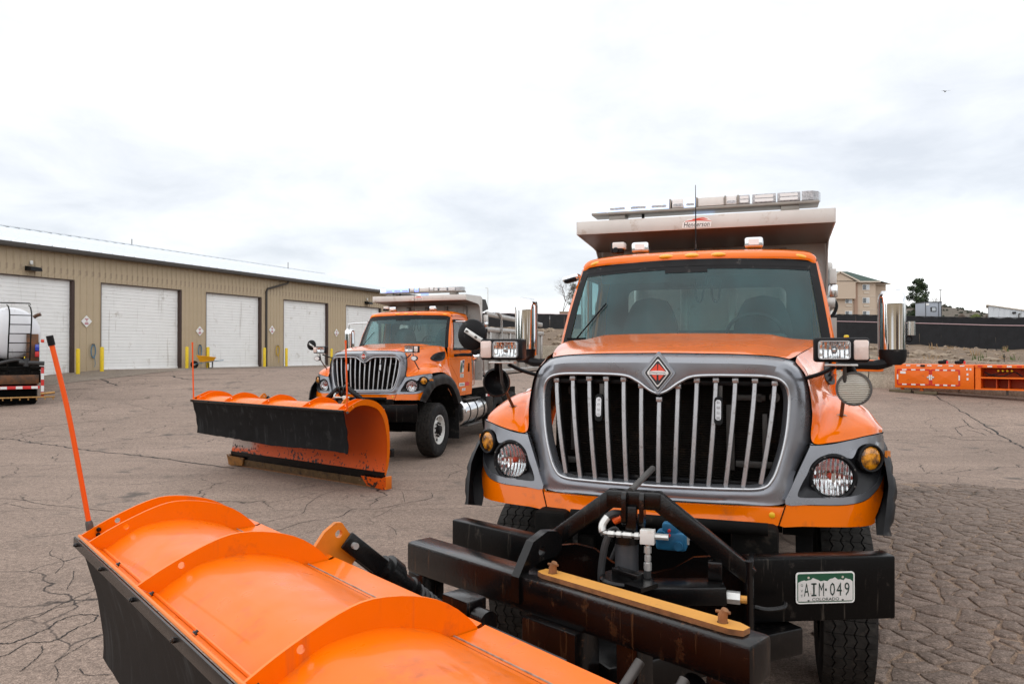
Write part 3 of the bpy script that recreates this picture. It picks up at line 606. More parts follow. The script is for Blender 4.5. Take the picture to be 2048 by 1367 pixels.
    # pillars, cab sides, doors
    for s in S:
        r0 = []; r1 = []; r2 = []
        for i in range(13):
            t = i/12*1.04; a = W_(1.03, t); z = a.z; g = G_(0, z); b = Vector((g, a.y+.075+.02*(1-t), z+.005)); mid = a.lerp(b, .5)+Vector((.018, -.012, 0))
            r0.append((a.x*s, a.y-.003, a.z)); r1.append((mid.x*s, mid.y, mid.z)); r2.append((b.x*s, b.y, b.z))
        P(MB().grid([r0, r1, r2]), 'pillar', 'orange', ang=60)
        FS = lambda y, z, t: (s*(G_(y, z)-t), y, z)
        cabp = [(1.60, 1.15), (1.60, 1.5), (1.60, 2.0), (1.62, 2.235), (1.745, 2.255), (1.84, 2.45), (1.96, 2.70), (2.075, 2.935), (2.2, 2.96), (3.10, 2.96), (3.15, 2.85), (3.15, 1.5), (3.12, 1.15)]
        dop = [(1.70, 2.10), (1.705, 2.235), (1.80, 2.35), (1.95, 2.62), (2.07, 2.895), (2.12, 2.915), (2.86, 2.915), (2.94, 2.85), (2.955, 2.2), (2.955, 1.55), (2.90, 1.25), (2.80, 1.18), (2.42, 1.18), (2.30, 1.30), (2.15, 1.55), (1.90, 1.72), (1.72, 1.85)]
        win = [(1.86, 2.19), (1.90, 2.30), (1.99, 2.55), (2.10, 2.82), (2.16, 2.86), (2.78, 2.86), (2.85, 2.80), (2.87, 2.25), (2.83, 2.19)]
        cs = P(MB().prism(cabp, FS, .03, step=.12, holes=[dop]), 'cab_side', 'orange')
        door = empty('door', parent=root)
        inset = [((p[0]-2.4)*.994+2.4, (p[1]-2.05)*.994+2.05) for p in dop]
        P(MB().prism(inset, lambda y, z, t: (s*(G_(y, z)+.003-t), y, z), .035, step=.10, holes=[win]), 'door_panel', 'orange', door)
        P(MB().prism([((p[0]-2.37)*1.02+2.37, (p[1]-2.5)*1.03+2.5) for p in win], lambda y, z, t: (s*(G_(y, z)-.012), y, z), 0, step=.1), 'door_window', 'side_glass', door)
        fr = [Vector((s*(G_(*p)+.004), p[0], p[1])) for p in win]; mb = MB(); mb.tube(fr+[fr[0]], .012, 6, caps=False); P(mb, 'window_seal', 'black_plastic', door)
        P(MB().box((s*1.122, 2.83, 1.78), (.03, .045, .20), bev=.012), 'door_handle', 'black_plastic', door)
        mb = MB(); mb.tube([(s*1.12, 3.05, 1.35), (s*1.17, 3.06, 1.38), (s*1.17, 3.06, 2.1), (s*1.12, 3.05, 2.13)], .014, 8); P(mb, 'grab_rail', 'chrome_soft')
        P(MB().bar((s*(G_(1.7, 1.995)+.001), 1.66, 1.998), (s*(G_(2.9, 1.995)+.003), 2.94, 1.998), .012, .010), 'door_crease', 'edge_orange', door)
    # decals on the driver's door
    if second:
        FD = lambda y, z, t: (G_(y, z)+.007-t, y, z)
        em2 = empty('door_emblem', parent=root)
        P(MB().prism([(2.30, 1.94), (2.55, 1.96), (2.50, 1.68), (2.26, 1.66)], FD, .003), 'emblem_white', 'white_flat', em2)
        FD2 = lambda y, z, t: (G_(y, z)+.009-t, y, z)
        P(MB().prism([(2.29, 1.80), (2.36, 1.92), (2.40, 1.80), (2.39, 1.675), (2.275, 1.67)], FD2, .003), 'emblem_green', 'green_flat', em2)
        mat_blue = MATS.get('decal_blue') or mat('decal_blue', (.03, .03, .10), .5)
        P(MB().prism([(2.41, 1.94), (2.535, 1.945), (2.505, 1.80), (2.46, 1.74), (2.42, 1.82)], FD2, .003), 'emblem_blue', 'decal_blue', em2)
        P(MB().prism([(2.445, 1.88), (2.50, 1.88), (2.475, 1.82)], lambda y, z, t: (G_(y, z)+.011-t, y, z), .002), 'emblem_mark', 'white_flat', em2)
        for (y, z, w, h, rows_) in ((2.40, 1.60, .22, .085, 3), (2.43, 1.40, .36, .075, 2), (2.56, 1.28, .22, .055, 1)):
            pl = P(MB().prism([(y-w/2, z-h/2), (y+w/2, z-h/2), (y+w/2, z+h/2), (y-w/2, z+h/2)], FD, .003), 'number_decal', 'white_flat')
            mb = MB(); rr = random.Random(rows_)
            for q in range(rows_):
                zq = z+h*.30*(q-(rows_-1)/2); yq = y-w*.38
                while yq < y+w*.36:
                    l = rr.uniform(.012, .03); mb.add([(G_(yq, zq)+.0105, yq+a, zq+b_) for a, b_ in ((0, -.006), (l, -.006), (l, .006), (0, .006))], [(0, 1, 2, 3)]); yq += l+rr.uniform(.006, .014)
            P(mb, 'decal_marks', 'green_flat' if rows_ != 1 else 'decal_blue', pl, smooth=False)
        P(MB().prism([(2.64, 1.36), (2.90, 1.36), (2.90, 1.44), (2.64, 1.44)], FD, .003), 'reflective_strip', 'decal_red')
    # rear wall of the cab with its window
    P(MB().prism([(-1.05, 1.2), (1.05, 1.2), (1.0, 2.96), (-1.0, 2.96)], lambda x, z, t: (x, 3.12+t, z), .02, holes=[rrect(0, 2.60, 1.55, .42, .07)]), 'rear_wall', 'interior')
    P(MB().prism(rrect(0, 2.60, 1.55, .42, .07), lambda x, z, t: (x, 3.13, z), 0), 'rear_window', 'lens_glass')
    # interior
    P(MB().grid(patch([[(-1.0, 1.62, 2.20), (0, 1.42, 2.235), (1.0, 1.62, 2.20)], [(-1.0, 1.85, 2.275), (0, 1.75, 2.295), (1.0, 1.85, 2.275)], [(-1.0, 2.05, 2.25), (0, 2.02, 2.27), (1.0, 2.05, 2.25)], [(-1.0, 2.1, 1.9), (0, 2.08, 1.9), (1.0, 2.1, 1.9)]], 5, 6)), 'dashboard', 'interior_light')
    mb = MB(); mb.box((.50, 1.88, 2.285), (.52, .26, .09), bev=.04, seg=3); P(mb, 'instrument_hood', 'interior_light')
    P(MB().box((0, 2.55, 2.945), (1.9, 1.0, .02)), 'headliner', 'interior_light')
    P(MB().box((0, 2.5, 1.45), (2.0, 1.3, .04)), 'cab_floor', 'interior')
    sw = MB(); ring = [Matrix.Translation((.50, 2.16, 2.31)) @ Matrix.Rotation(-.95, 4, 'X') @ Vector((.235*math.cos(a), .235*math.sin(a), 0)) for a in [2*PI*i/40 for i in range(41)]]; sw.tube(ring, .016, 8, caps=False)
    for a in (0, 2.1, 4.2):
        M = Matrix.Translation((.50, 2.16, 2.31)) @ Matrix.Rotation(-.95, 4, 'X'); sw.bar(M @ Vector((0, 0, -.03)), M @ Vector((.23*math.cos(a+.5), .23*math.sin(a+.5), 0)), .03, .012)
    P(sw, 'steering_wheel', 'interior')
    for x in (-.50, .56):
        seat = empty('seat', parent=root)
        P(MB().box((x, 2.55, 1.85), (.52, .5, .16), bev=.06, seg=3), 'seat_cushion', 'seat', seat)
        bk = patch([[(x-.27, 2.72, 1.85), (x, 2.68, 1.85), (x+.27, 2.72, 1.85)], [(x-.275, 2.75, 2.15), (x, 2.70, 2.15), (x+.275, 2.75, 2.15)], [(x-.26, 2.80, 2.42), (x, 2.75, 2.42), (x+.26, 2.80, 2.42)], [(x-.20, 2.83, 2.60), (x, 2.78, 2.61), (x+.20, 2.83, 2.60)], [(x-.15, 2.85, 2.68), (x, 2.82, 2.71), (x+.15, 2.85, 2.68)]], 5, 5)
        mb = MB(); mb.grid(bk); mb.grid([[p+Vector((0, .12, 0)) for p in r] for r in bk])
        for j in (0, -1): mb.grid([[r[j] for r in bk], [r[j]+Vector((0, .12, 0)) for r in bk]])
        mb.grid([bk[-1], [p+Vector((0, .12, 0)) for p in bk[-1]]]); P(mb, 'seat_back', 'seat', seat)
    P(MB().box((-.50, 1.98, 2.845), (.62, .02, .13), bev=.009, rot=Matrix.Rotation(.5, 4, 'X')), 'sun_visor', 'interior_light')
    P(MB().box((-.10, 2.30, 2.83), (.36, .30, .14), bev=.03), 'overhead_console', 'interior')
    for x in (.03, .17):
        mb = MB(); mb.tube(crs([(x-.03, 2.15, 2.82), (x-.028, 2.15, 2.70), (x-.01, 2.15, 2.625), (x+.025, 2.15, 2.63), (x+.038, 2.15, 2.70), (x+.045, 2.17, 2.80)], 6), .0095, 8); P(mb, 'radio_cord', 'black_plastic')
    # wipers
    for x0, x1 in ((-.80, -.62),):
        mb = MB(); a = W_(-.90, .03)+Vector((0, -.03, .03)); b_ = W_(-.70, .52)+Vector((0, -.02, 0)); mb.bar(a, b_, .008, .012); mb.box(a, (.16, .03, .02)); P(mb, 'wiper', 'black_gloss')
    # roof equipment
    for x in (-.494, .494):
        be = empty('roof_beacon', parent=root)
        P(MB().box((x, 2.21, 3.128), (.158, .11, .095), bev=.024, seg=3), 'beacon_housing', 'chrome_soft', be)
        P(MB().prism(rrect(x, 3.131, .088, .05, .006), lambda u, v, t: (u, 2.148+t, v), .02), 'beacon_lens', 'lens_white', be)
    cm = empty('roof_camera', parent=root)
    P(MB().box((-.725, 2.30, 3.145), (.11, .10, .10), bev=.008), 'camera_body', 'black_plastic', cm); P(MB().box((-.71, 2.30, 3.165), (.115, .11, .06), bev=.01), 'camera_shell', 'white_paint', cm)
    P(MB().lathe([(.028, 0), (.025, .012), (.001, .012)], lampM((-.735, 2.246, 3.12)), 14), 'camera_lens', 'black_gloss', cm)
    mb = MB(); mb.tube([(-.01, 2.30, 3.06), (-.01, 2.30, 3.12), (-.01, 2.30, 3.30), (-.012, 2.30, 3.69)], [.012, .009, .006, .0025], 8); P(mb, 'antenna', 'black_plastic')
    # ---------------- mirrors
    for s in S:
        mi = empty('mirror', parent=root); cx = s*1.565
        nza = 14; rows = []
        for i in range(nza+1):
            t = i/nza; z = lerp(2.14, 2.68, t); e_ = max(0.0, (t-.86)/.14); k = math.sqrt(max(.0, 1-e_*e_*.92)); row = []
            for a in [PI+PI*j/18 for j in range(19)]:
                cxx = math.copysign(abs(math.cos(a))**.62, math.cos(a)); sy = -abs(math.sin(a))**.62
                row.append((cx+.10*cxx*(.55+.45*k), 2.13+.125*sy*k, z+(.018*(cxx*s) if i == nza else 0)))
            row.append((cx+.10*(.55+.45*k), 2.155, z)); row.insert(0, (cx-.10*(.55+.45*k), 2.155, z)); rows.append(row)
        mb = MB(); mb.grid(rows); mb.add(rows[-1], [tuple(range(len(rows[-1])))]); P(mb, 'mirror_shell', 'chrome', mi, ang=65)
        P(MB().prism(rrect(cx, 2.41, .19, .51, .055, 5), lambda u, v, t: (u, 2.152+t, v), .01), 'mirror_glass', 'side_glass', mi)
        mb = MB()
        rows = [[(cx+(u-cx)*k, 2.06+(v_)*1.0, z) for u, v_ in [(cx+.10*math.cos(a), .07*math.sin(a)) for a in [2*PI*i/16 for i in range(16)]]] for z, k in ((2.20, 1.02), (2.145, 1.03), (2.10, .92), (2.075, .6))]
        mb.grid([r+[r[0]] for r in rows])
        mb.tube(crs([(cx-s*.02, 2.06, 2.105), (cx-s*.12, 2.03, 2.075), (cx-s*.28, 1.98, 2.075), (s*1.10, 1.93, 2.06)], 5), [.042]*6+[.038]*6+[.032]*4, 10); P(mb, 'mirror_base', 'black_plastic', mi)
        if second:
            mb = MB(); mb.tube(crs([(cx, 2.08, 2.66), (cx, 2.08, 2.76), (cx-s*.04, 2.08, 2.80), (s*1.02, 2.10, 2.82)], 5), .014, 8); P(mb, 'mirror_arm', 'chrome_soft', mi)
            P(MB().box((s*1.03, 2.10, 2.83), (.10, .07, .05), bev=.01), 'mirror_bracket', 'black_plastic', mi)
            P(MB().box((cx, 2.06, 2.02), (.17, .10, .17), bev=.045, seg=3), 'convex_mirror', 'chrome', mi)
        elif s == 1:
            P(MB().lathe([(.001, -.055), (.03, -.055), (.03, .055), (.001, .055)], Matrix.Translation((1.70, 2.07, 2.37)), 16), 'mirror_heater_can', 'chrome', mi)
            mb = MB(); mb.tube([Vector((1.685+.022*math.cos(a), 2.09, 2.285+.022*math.sin(a))) for a in [2*PI*i/16 for i in range(17)]], .006, 6, caps=False); P(mb, 'mirror_hook', 'black_plastic', mi)
    if not second:
        sp = empty('spot_lamp', parent=root)
        P(MB().box((-1.115, 2.10, 2.855), (.16, .14, .055), bev=.022, rot=Matrix.Rotation(-.25, 4, 'Y')), 'spot_shell', 'chrome', sp); P(MB().box((-1.115, 2.06, 2.835), (.12, .10, .04), bev=.018, rot=Matrix.Rotation(-.25, 4, 'Y')), 'spot_lens', 'black_gloss', sp)
        mb = MB(); mb.tube(crs([(-1.26, 3.30, 2.2), (-1.26, 3.30, 2.95), (-1.24, 3.31, 3.06), (-1.16, 3.33, 3.10)], 5), .06, 14); P(mb, 'exhaust_stack', 'chrome_soft')
    # ---------------- auxiliary lamps on stalks
    for s in S:
        al = empty('plow_lamp', parent=root); lx, ly, lz = s*1.006, -.14, 2.196
        fx = s*1.03
        P(MB().tube([(fx+s*.0, .18, 1.80), (fx, .10, 1.86), (fx+s*.0, -.05, 1.98), (lx+s*.02, -.10, 2.12)], .011, 8), 'lamp_stalk', 'bracket_grey', al)
        P(MB().prism(circ(fx, .20, .038, 14, .022), lambda u, v, t: (u, v, 1.79+.018*(.2-v)/.02+t), .008), 'stalk_foot', 'fitting', al)
        P(MB().box((lx, ly+.03, 2.112), (.17, .06, .012), bev=.003), 'lamp_plate', 'fitting', al)
        P(MB().tube(crs([(lx-s*.03, ly+.06, 2.10), (lx-s*.10, ly+.12, 2.06), (s*.83, .05, 2.03)], 5), .012, 8), 'lamp_brace', 'black_plastic', al)
        P(MB().box((lx, ly+.05, lz), (.285, .11, .137), bev=.016, seg=3), 'lamp_housing', 'black_plastic', al)
        hx = lx-s*.038; tx = lx+s*.10
        P(MB().prism(rrect(hx, lz, .166, .104, .016), lambda u, v, t: (u, ly-.030+t, v), .026, holes=[rrect(hx, lz, .154, .092, .012)]), 'lamp_rim', 'trim_silver', al)
        P(MB().prism(rrect(hx, lz, .156, .094, .013), lambda u, v, t: (u, ly-.026+.019*max(0, 1-((u-hx)/.078)**2)*max(0, 1-((v-lz)/.047)**2), v), 0, step=.012), 'lamp_reflector', 'reflector', al)
        P(MB().prism(rrect(hx, lz, .158, .096, .013), lambda u, v, t: (u, ly-.029, v), 0), 'lamp_lens', 'lens_glass', al)
        P(MB().lathe([(.016, -.01), (.017, .008), (.010, .014), (.001, .015)], lampM((hx, ly-.010, lz)), 14), 'lamp_bulb', 'chrome_soft', al)
        P(MB().box((tx, ly+.035, lz), (.078, .10, .112), bev=.012, seg=2), 'signal_lens', 'lens_pink', al)
        if second:
            rl = empty('work_lamp', parent=root)
            P(MB().prism(circ(lx+s*.06, 2.02, .065, 20, .05), lambda u, v, t: (u, ly+t, v), .05), 'lamp_body', 'black_plastic', rl)
            P(MB().prism(circ(lx+s*.06, 2.02, .055, 20, .04), lambda u, v, t: (u, ly-.006+t, v), .01), 'lamp_face', 'lens_white', rl)
        else:
            rl = empty('round_lamp', parent=root); c = (s*1.075, -.05 if s > 0 else -.02, 1.978)
            M = lampM(c, yaw=.12) if s > 0 else lampM(c, yaw=-.05)
            P(MB().lathe([(.001, -.085), (.03, -.082), (.06, -.06), (.082, -.03), (.092, -.002), (.092, .008)], M, 28), 'lamp_bowl', 'black_plastic', rl)
            P(MB().lathe([(.086, .002), (.096, .004), (.097, .016), (.085, .017)], M, 28), 'lamp_ring', 'bracket_grey' if s > 0 else 'steel_rusty', rl)
            if s > 0: P(MB().lathe([(.088, .008), (.06, .016), (.03, .02), (.001, .021)], M, 28), 'lamp_face', 'ribbed_lens', rl)
            P(MB().bar((c[0], -.01, 2.06), (c[0]-s*.03, -.08, 2.11), .05, .035, bev=.008), 'lamp_mount', 'black_plastic', rl)
        if s == -1:
            dm = empty('fender_mirror', parent=root); k = 1.0
            P(MB().lathe([(.001, .012), (.05, .010), (.09, .0), (.103, -.012), (.105, -.03), (.1, -.03), (.001, -.028)], lampM((-1.235, -.09, 2.292), yaw=-.1), 30), 'mirror_disc', 'black_plastic', dm)
            P(MB().bar((-1.265, -.118, 2.325), (-1.10, -.125, 2.225), .007, .032, bev=.003, up=(.5, 0, .85)), 'disc_arm', 'fitting', dm)
            for q in ((-1.25, -.126, 2.316), (-1.185, -.128, 2.277)): P(MB().lathe([(.008, 0), (.008, .006), (.001, .007)], lampM(q), 8), 'bolt', 'bracket_grey', dm)
    # ---------------- bumper
    bp_ = empty('bumper', parent=root)
    for s in S:
        mb = MB(); a = Vector((s*.53, -.70, .98)); b_ = Vector((s*1.24, -.384, .98)); d = (b_-a).normalized(); n_ = Vector((-d.y, d.x, 0))*s; 
        if n_.y < 0: n_ = -n_
        c = (a+b_)/2+n_*.055; mb.bar(a+n_*.055, b_+n_*.055, .11, .324, bev=.012); P(mb, 'bumper_wing', 'bumper_black', bp_)
    cpl = [(-.55, .80), (.55, .80), (.55, 1.12), (.36, 1.15), (.26, 1.135), (.16, 1.07), (.06, 1.035), (-.06, 1.035), (-.16, 1.07), (-.26, 1.135), (-.36, 1.15), (-.55, 1.12)]
    P(MB().prism(cpl, lambda x, z, t: (x, -.74+t, z), .03), 'bumper_plate', 'steel_black', bp_)
    if not second:
        # licence plate
        pl = empty('licence_plate', parent=root); th = math.atan2(.316, .71); pc = Vector((.893, -.545, .992)); ex = Vector((math.cos(th), math.sin(th), 0)); nf = Vector((math.sin(th), -math.cos(th), 0))
        PF = lambda d: (lambda u, v, t=0.0: tuple(pc+ex*u+Vector((0, 0, 1))*v+nf*(d-t)))
        W, H = .310, .158
        P(MB().prism(rrect(0, 0, W, H, .016), PF(.006), .005), 'plate_base', 'white_flat', pl)
        P(MB().prism(rrect(0, 0, W*.955, H*.91, .012), PF(.0068), .002), 'plate_border', 'green_flat', pl)
        mt = [(-.1440, -.0665), (.1440, -.0665), (.1440, .029), (.130, .040), (.118, .042), (.106, .047), (.096, .036), (.078, .041), (.066, .040), (.050, .052), (.038, .046), (.024, .044), (.010, .033), (-.006, .037), (-.026, .033), (-.038, .040), (-.056, .047), (-.066, .051), (-.076, .042), (-.092, .039), (-.102, .036), (-.112, .040), (-.126, .036), (-.1440, .029)]
        P(MB().prism(mt, PF(.0078), .001), 'plate_field', 'plate_white', pl)
        mb = MB(); g = PF(.0092)
        for ch, x in (('A', -.1005), ('M', -.0225), ('0', .036), ('4', .0715), ('9', .113)): add_text(mb, ch, .027, .066, lambda u, v, x=x: g(u+x, v-.0075))
        for (xa, xb, za, zb2) in ((-.066, -.058, -.0405, .0255), (-.0755, -.0485, -.0405, -.0325), (-.0755, -.0485, .0175, .0255)): mb.add([g(a, b_) for a, b_ in ((xa, za), (xb, za), (xb, zb2), (xa, zb2))], [(0, 1, 2, 3)])
        mb.add([g(.0015+a, -.0085+b_) for a, b_ in ((-.0045, -.006), (.0045, -.006), (.0045, .006), (-.0045, .006))], [(0, 1, 2, 3)])
        P(mb, 'plate_number', 'ink', pl, smooth=False)
        P(add_text(MB(), 'COLORADO', .142, .016, lambda u, v: g(u, v-.0565)), 'plate_state', 'ink', pl, smooth=False)
        mb = MB()
        for ch, z in (('G', .016), ('V', -.012), ('T', -.038)): add_text(mb, ch, .011, .013, lambda u, v, z=z: g(u-.1255, v+z))
        P(mb, 'plate_prefix', 'ink', pl, smooth=False)
        for x in (-.09, .09): P(MB().add([g(x+.006*math.cos(q), .053+.006*math.sin(q)) for q in [2*PI*i/10 for i in range(10)]], [tuple(range(10))]), 'plate_bolt', 'lens_cream', pl)
        for x in (-.09, .09): P(MB().add([g(x+.006*math.cos(q), -.062+.0035*math.sin(q)) for q in [2*PI*i/10 for i in range(10)]], [tuple(range(10))]), 'plate_slot', 'ink_black', pl)
        P(MB().tube(crs([(.56, -.80, .935), (.62, -.80, .93), (.69, -.76, .935), (.70, -.72, .945)], 4), .012, 8), 'tow_hook', 'steel_black', bp_)
    # ---------------- plow hitch frame
    hi = empty('plow_hitch', parent=root)
    P(MB().bar((-.135, -.975, 1.46), (.135, -.975, 1.46), .085, .085, bev=.01), 'hitch_crown', 'steel_black', hi)
    for s in S:
        P(MB().bar((s*.115, -.975, 1.458), (s*.53, -.93, 1.135), .080, .085, bev=.01, ext=.02), 'hitch_leg', 'steel_black', hi)
        P(MB().tube([(s*.535, -.955, .60), (s*.535, -.955, 1.20)], .020, 12), 'hitch_pin', 'steel_rusty', hi)
        P(MB().box((s*.545, -.83, .90), (.025, .26, .56), bev=.006), 'hitch_cheek', 'steel_black', hi)
    for x in (-.052, .035):
        P(MB().prism(rrect(0, 0, .075, .17, .035), lambda u, v, t, x=x: (x+t, -1.02+u, 1.42+v), .022), 'hitch_lug', 'steel_rusty', hi)
    ly = empty('lift_cylinder', parent=root)
    P(MB().tube([(-.035, -1.0, .72), (-.035, -1.0, 1.26)], .058, 20), 'cylinder_barrel', 'cylinder_grey', ly)
    P(MB().box((-.008, -1.02, 1.36), (.055, .04, .15), bev=.006), 'cylinder_clevis', 'steel_black', ly)
    P(MB().tube([(-.035, -1.0, 1.255), (-.035, -1.0, 1.29)], .075, 20), 'cylinder_gland', 'steel_black', ly)
    vb = empty('hydraulic_valve', parent=root)
    P(MB().box((.077, -1.06, 1.302), (.068, .05, .068), bev=.003), 'valve_block', 'white_paint', vb)
    mb = MB(); mb.cyl((-.125, -1.06, 1.302), (.045, -1.06, 1.302), .010, 10); 
    for x, l, r in ((-.10, .03, .016), (-.062, .022, .017), (-.02, .04, .015), (.025, .02, .018)): mb.cyl((x-l/2, -1.06, 1.302), (x+l/2, -1.06, 1.302), r, 6)
    mb.cyl((.11, -1.06, 1.306), (.175, -1.06, 1.306), .015, 8); mb.tube(crs([(-.125, -1.06, 1.302), (-.142, -1.06, 1.31), (-.145, -1.05, 1.34), (-.125, -1.03, 1.375)], 4), [.012]*4+[.019]*9, 10)
    mb.cyl((.077, -1.06, 1.268), (.077, -1.06, 1.17), .012, 10)
    for z, l, r in ((1.24, .03, .018), (1.20, .025, .016), (1.16, .035, .019)): mb.cyl((.077, -1.06, z-l/2), (.077, -1.06, z+l/2), r, 8)
    P(mb, 'pipe_fittings', 'fitting', vb)
    P(MB().tube(crs([(-.125, -1.03, 1.375), (-.10, -1.02, 1.39), (-.06, -.99, 1.385), (-.02, -.95, 1.37)], 5), .019, 10), 'hydraulic_hose', 'hose_black', vb)
    P(MB().tube([(-.10, -1.0, 1.352), (-.06, -1.0, 1.375)], .022, 10), 'quick_coupler', 'rod_orange2', vb)
    P(MB().tube(crs([(-.115, -1.06, 1.29), (-.135, -1.06, 1.22), (-.15, -1.06, 1.10), (-.14, -1.06, .98)], 6), .018, 10), 'hydraulic_hose', 'hose_black', vb)
    P(MB().tube(crs([(.077, -1.06, 1.15), (.072, -1.06, 1.10), (.05, -1.07, 1.05), (.0, -1.08, 1.0)], 6), .018, 10), 'hydraulic_hose', 'hose_black', vb)
    bl = empty('blue_valve', (.03, -.18, .27), parent=root); bl.scale = (.78, .78, .78)
    mb = MB(); mb.box((.15, -.66, 1.20), (.20, .14, .12), bev=.02); mb.box((.14, -.68, 1.275), (.10, .08, .09), bev=.015); mb.cyl((.15, -.68, 1.30), (.15, -.68, 1.345), .022, 12); mb.cyl((.20, -.73, 1.18), (.20, -.75, 1.18), .030, 14); mb.cyl((.09, -.73, 1.24), (.09, -.755, 1.24), .034, 14); P(mb, 'valve_body', 'valve_blue', bl)
    for z in (1.245, 1.275): P(MB().cyl((.14, -.72, z), (.14, -.745, z), .010, 8), 'valve_button', 'decal_red', bl)
    mb = MB(); mb.cyl((.25, -.67, 1.30), (.25, -.67, 1.18), .014, 8); mb.cyl((.25, -.67, 1.21), (.25, -.67, 1.24), .02, 6); mb.cyl((.19, -.67, 1.30), (.26, -.67, 1.30), .012, 8); P(mb, 'valve_fittings', 'fitting', bl)
    P(MB().tube(crs([(-.32, -.70, 1.20), (-.22, -.72, 1.26), (-.2, -.72, 1.18), (-.25, -.72, 1.05)], 5), .014, 8), 'hydraulic_hose', 'hose_black', bl)
    mb = MB(); mb.cyl((-.46, -.45, 1.24), (.62, -.45, 1.24), .035, 12); mb.box((.55, -.3, 1.10), (.25, .2, .25), bev=.03); mb.box((-.62, -.25, 1.05), (.2, .2, .35), bev=.03); P(mb, 'front_crossmember', 'under_dark')
    for x in (-.60, -.57): P(MB().tube(crs([(x, -.30, 1.22), (x+.01, -.33, 1.10), (x+.02, -.33, .95)], 4), .012, 8), 'air_line', 'hose_black')
    P(MB().bar((.02, -1.10, 1.045), (.43, -1.02, 1.065), .16, .085, bev=.008), 'lift_arm', 'steel_black', hi)
    P(MB().box((.385, -.98, 1.15), (.07, .05, .09), bev=.01), 'arm_lug', 'steel_rusty', hi)
    P(MB().cyl((.44, -1.03, 1.045), (.50, -1.03, 1.045), .030, 6), 'arm_nut', 'fitting', hi); P(MB().cyl((.50, -1.03, 1.04), (.53, -1.03, 1.04), .018, 10), 'arm_bolt', 'bar_yellow', hi)
    P(MB().tube([(-.02, -.98, 1.50), (.035, -.62, 1.56)] if not second else [(.02, -.98, 1.50), (.06, -.9, 1.56)], .016, 10), 'crank_lever', 'bracket_grey', hi)
    # ---------------- chassis
    mb = MB()
    for s in S: mb.box((s*.43, 4.3, .92), (.09, 9.0, .27))
    mb.box((0, .75, .58), (2.0, .16, .16)); mb.box((0, 1.5, .75), (.9, 1.8, .5)); mb.box((0, 5.0, .56), (1.7, .25, .25)); mb.box((0, 6.35, .56), (1.7, .25, .25)); P(mb, 'chassis', 'under_dark')
    for s in S: build_wheel(root, s*1.08, .754, s)
    for s in S:
        for y in (5.0, 6.35): build_wheel(root, s*1.0, y, s, R=.52, W=.30, detail=False)
    # fuel tank side
    for s in S:
        ft = empty('fuel_tank', parent=root)
        mb = MB(); M = Matrix.Translation((s*.92, 2.38, .76)) @ Matrix.Rotation(-PI/2, 4, 'X'); mb.lathe([(.001, 0), (.27, 0), (.30, .02), (.31, .05), (.31, 1.45), (.30, 1.48), (.27, 1.5), (.001, 1.5)], M, 36); P(mb, 'tank_shell', 'chrome_soft', ft, ang=40)
        for y in (2.62, 3.12, 3.62):
            mb = MB(); M = Matrix.Translation((s*.92, y, .76)) @ Matrix.Rotation(-PI/2, 4, 'X'); mb.lathe([(.311, 0), (.317, 0), (.317, .05), (.311, .05)], M, 36); P(mb, 'tank_strap', 'black_plastic', ft)
        for z, x in ((1.05, 1.08), (.46, 1.12)): P(MB().box((s*x, 3.0, z), (.20, 1.0, .03), bev=.006), 'step', 'bracket_grey', ft)
        bb = P(MB().box((s*.93, 4.30, .83), (.42, .55, .48), bev=.02), 'battery_box', 'black_plastic')
        for k in range(6): P(MB().box((s*.93, 4.07+.09*k, 1.075), (.40, .03, .02)), 'box_rib', 'black_plastic', bb)
    # ---------------- dump body
    db = empty('dump_body', parent=root)
    gus = [(2.52, 3.325), (2.52, 3.45), (3.56, 3.475), (3.63, 3.40), (3.65, 2.75), (3.60, 2.75), (3.50, 3.10), (3.46, 3.21), (3.38, 3.27), (3.25, 3.285)]
    P(MB().box((0, 2.524, 3.388), (2.34, .016, .128), bev=.004), 'canopy_lip', 'canopy_white', db)
    P(MB().grid([[(x, y, z) for x in (-1.17, -.4, .4, 1.17)] for y, z in ((2.53, 3.326), (3.25, 3.287), (3.50, 3.27))]), 'canopy_underside', 'canopy_under_shade', db)
    P(MB().grid([[(x, y, z) for x in (-1.17, 1.17)] for y, z in ((2.52, 3.452), (3.56, 3.472), (3.62, 3.46))]), 'canopy_top', 'canopy_white', db)
    for s in S: P(MB().prism(gus, lambda y, z, t: (s*(1.178-t), y, z), .012), 'canopy_side', 'canopy_white', db)
    mb = MB(); mb.box((0, 3.66, 2.45), (2.34, .03, 2.0)); 
    P(mb, 'headboard', 'canopy_white', db)
    for x in (-.75, -.25, .25, .75): P(MB().box((x, 3.60, 2.55), (.08, .09, 1.4), bev=.01), 'headboard_rib', 'stainless', db)
    for s in S:
        P(MB().box((s*1.19, 6.55, 2.15), (.03, 5.75, 1.0)), 'side_wall', 'stainless', db)
        P(MB().box((s*1.20, 6.55, 2.68), (.12, 5.75, .12), bev=.02), 'side_rail', 'stainless', db)
        P(MB().bar((s*1.20, 3.9, 3.06), (s*1.20, 9.3, 2.96), .10, .12, bev=.02), 'tarp_rail', 'stainless', db)
        P(MB().box((s*1.20, 6.55, 1.62), (.10, 5.75, .12), bev=.02), 'lower_rail', 'stainless', db)
        for k in range(7): P(MB().box((s*1.225, 4.1+.85*k, 2.15), (.06, .09, .95), bev=.015), 'side_post', 'stainless', db)
        P(MB().box((s*1.21, 4.6, 1.08), (.012, 1.6, .06)), 'marker_strip', 'white_flat', db)
        for k in range(4): P(MB().box((s*1.218, 4.0+.4*k, 1.08), (.012, .2, .055)), 'red_strip', 'decal_red', db)
    P(MB().box((0, 9.42, 2.15), (2.34, .04, 1.1)), 'tailgate', 'stainless', db)
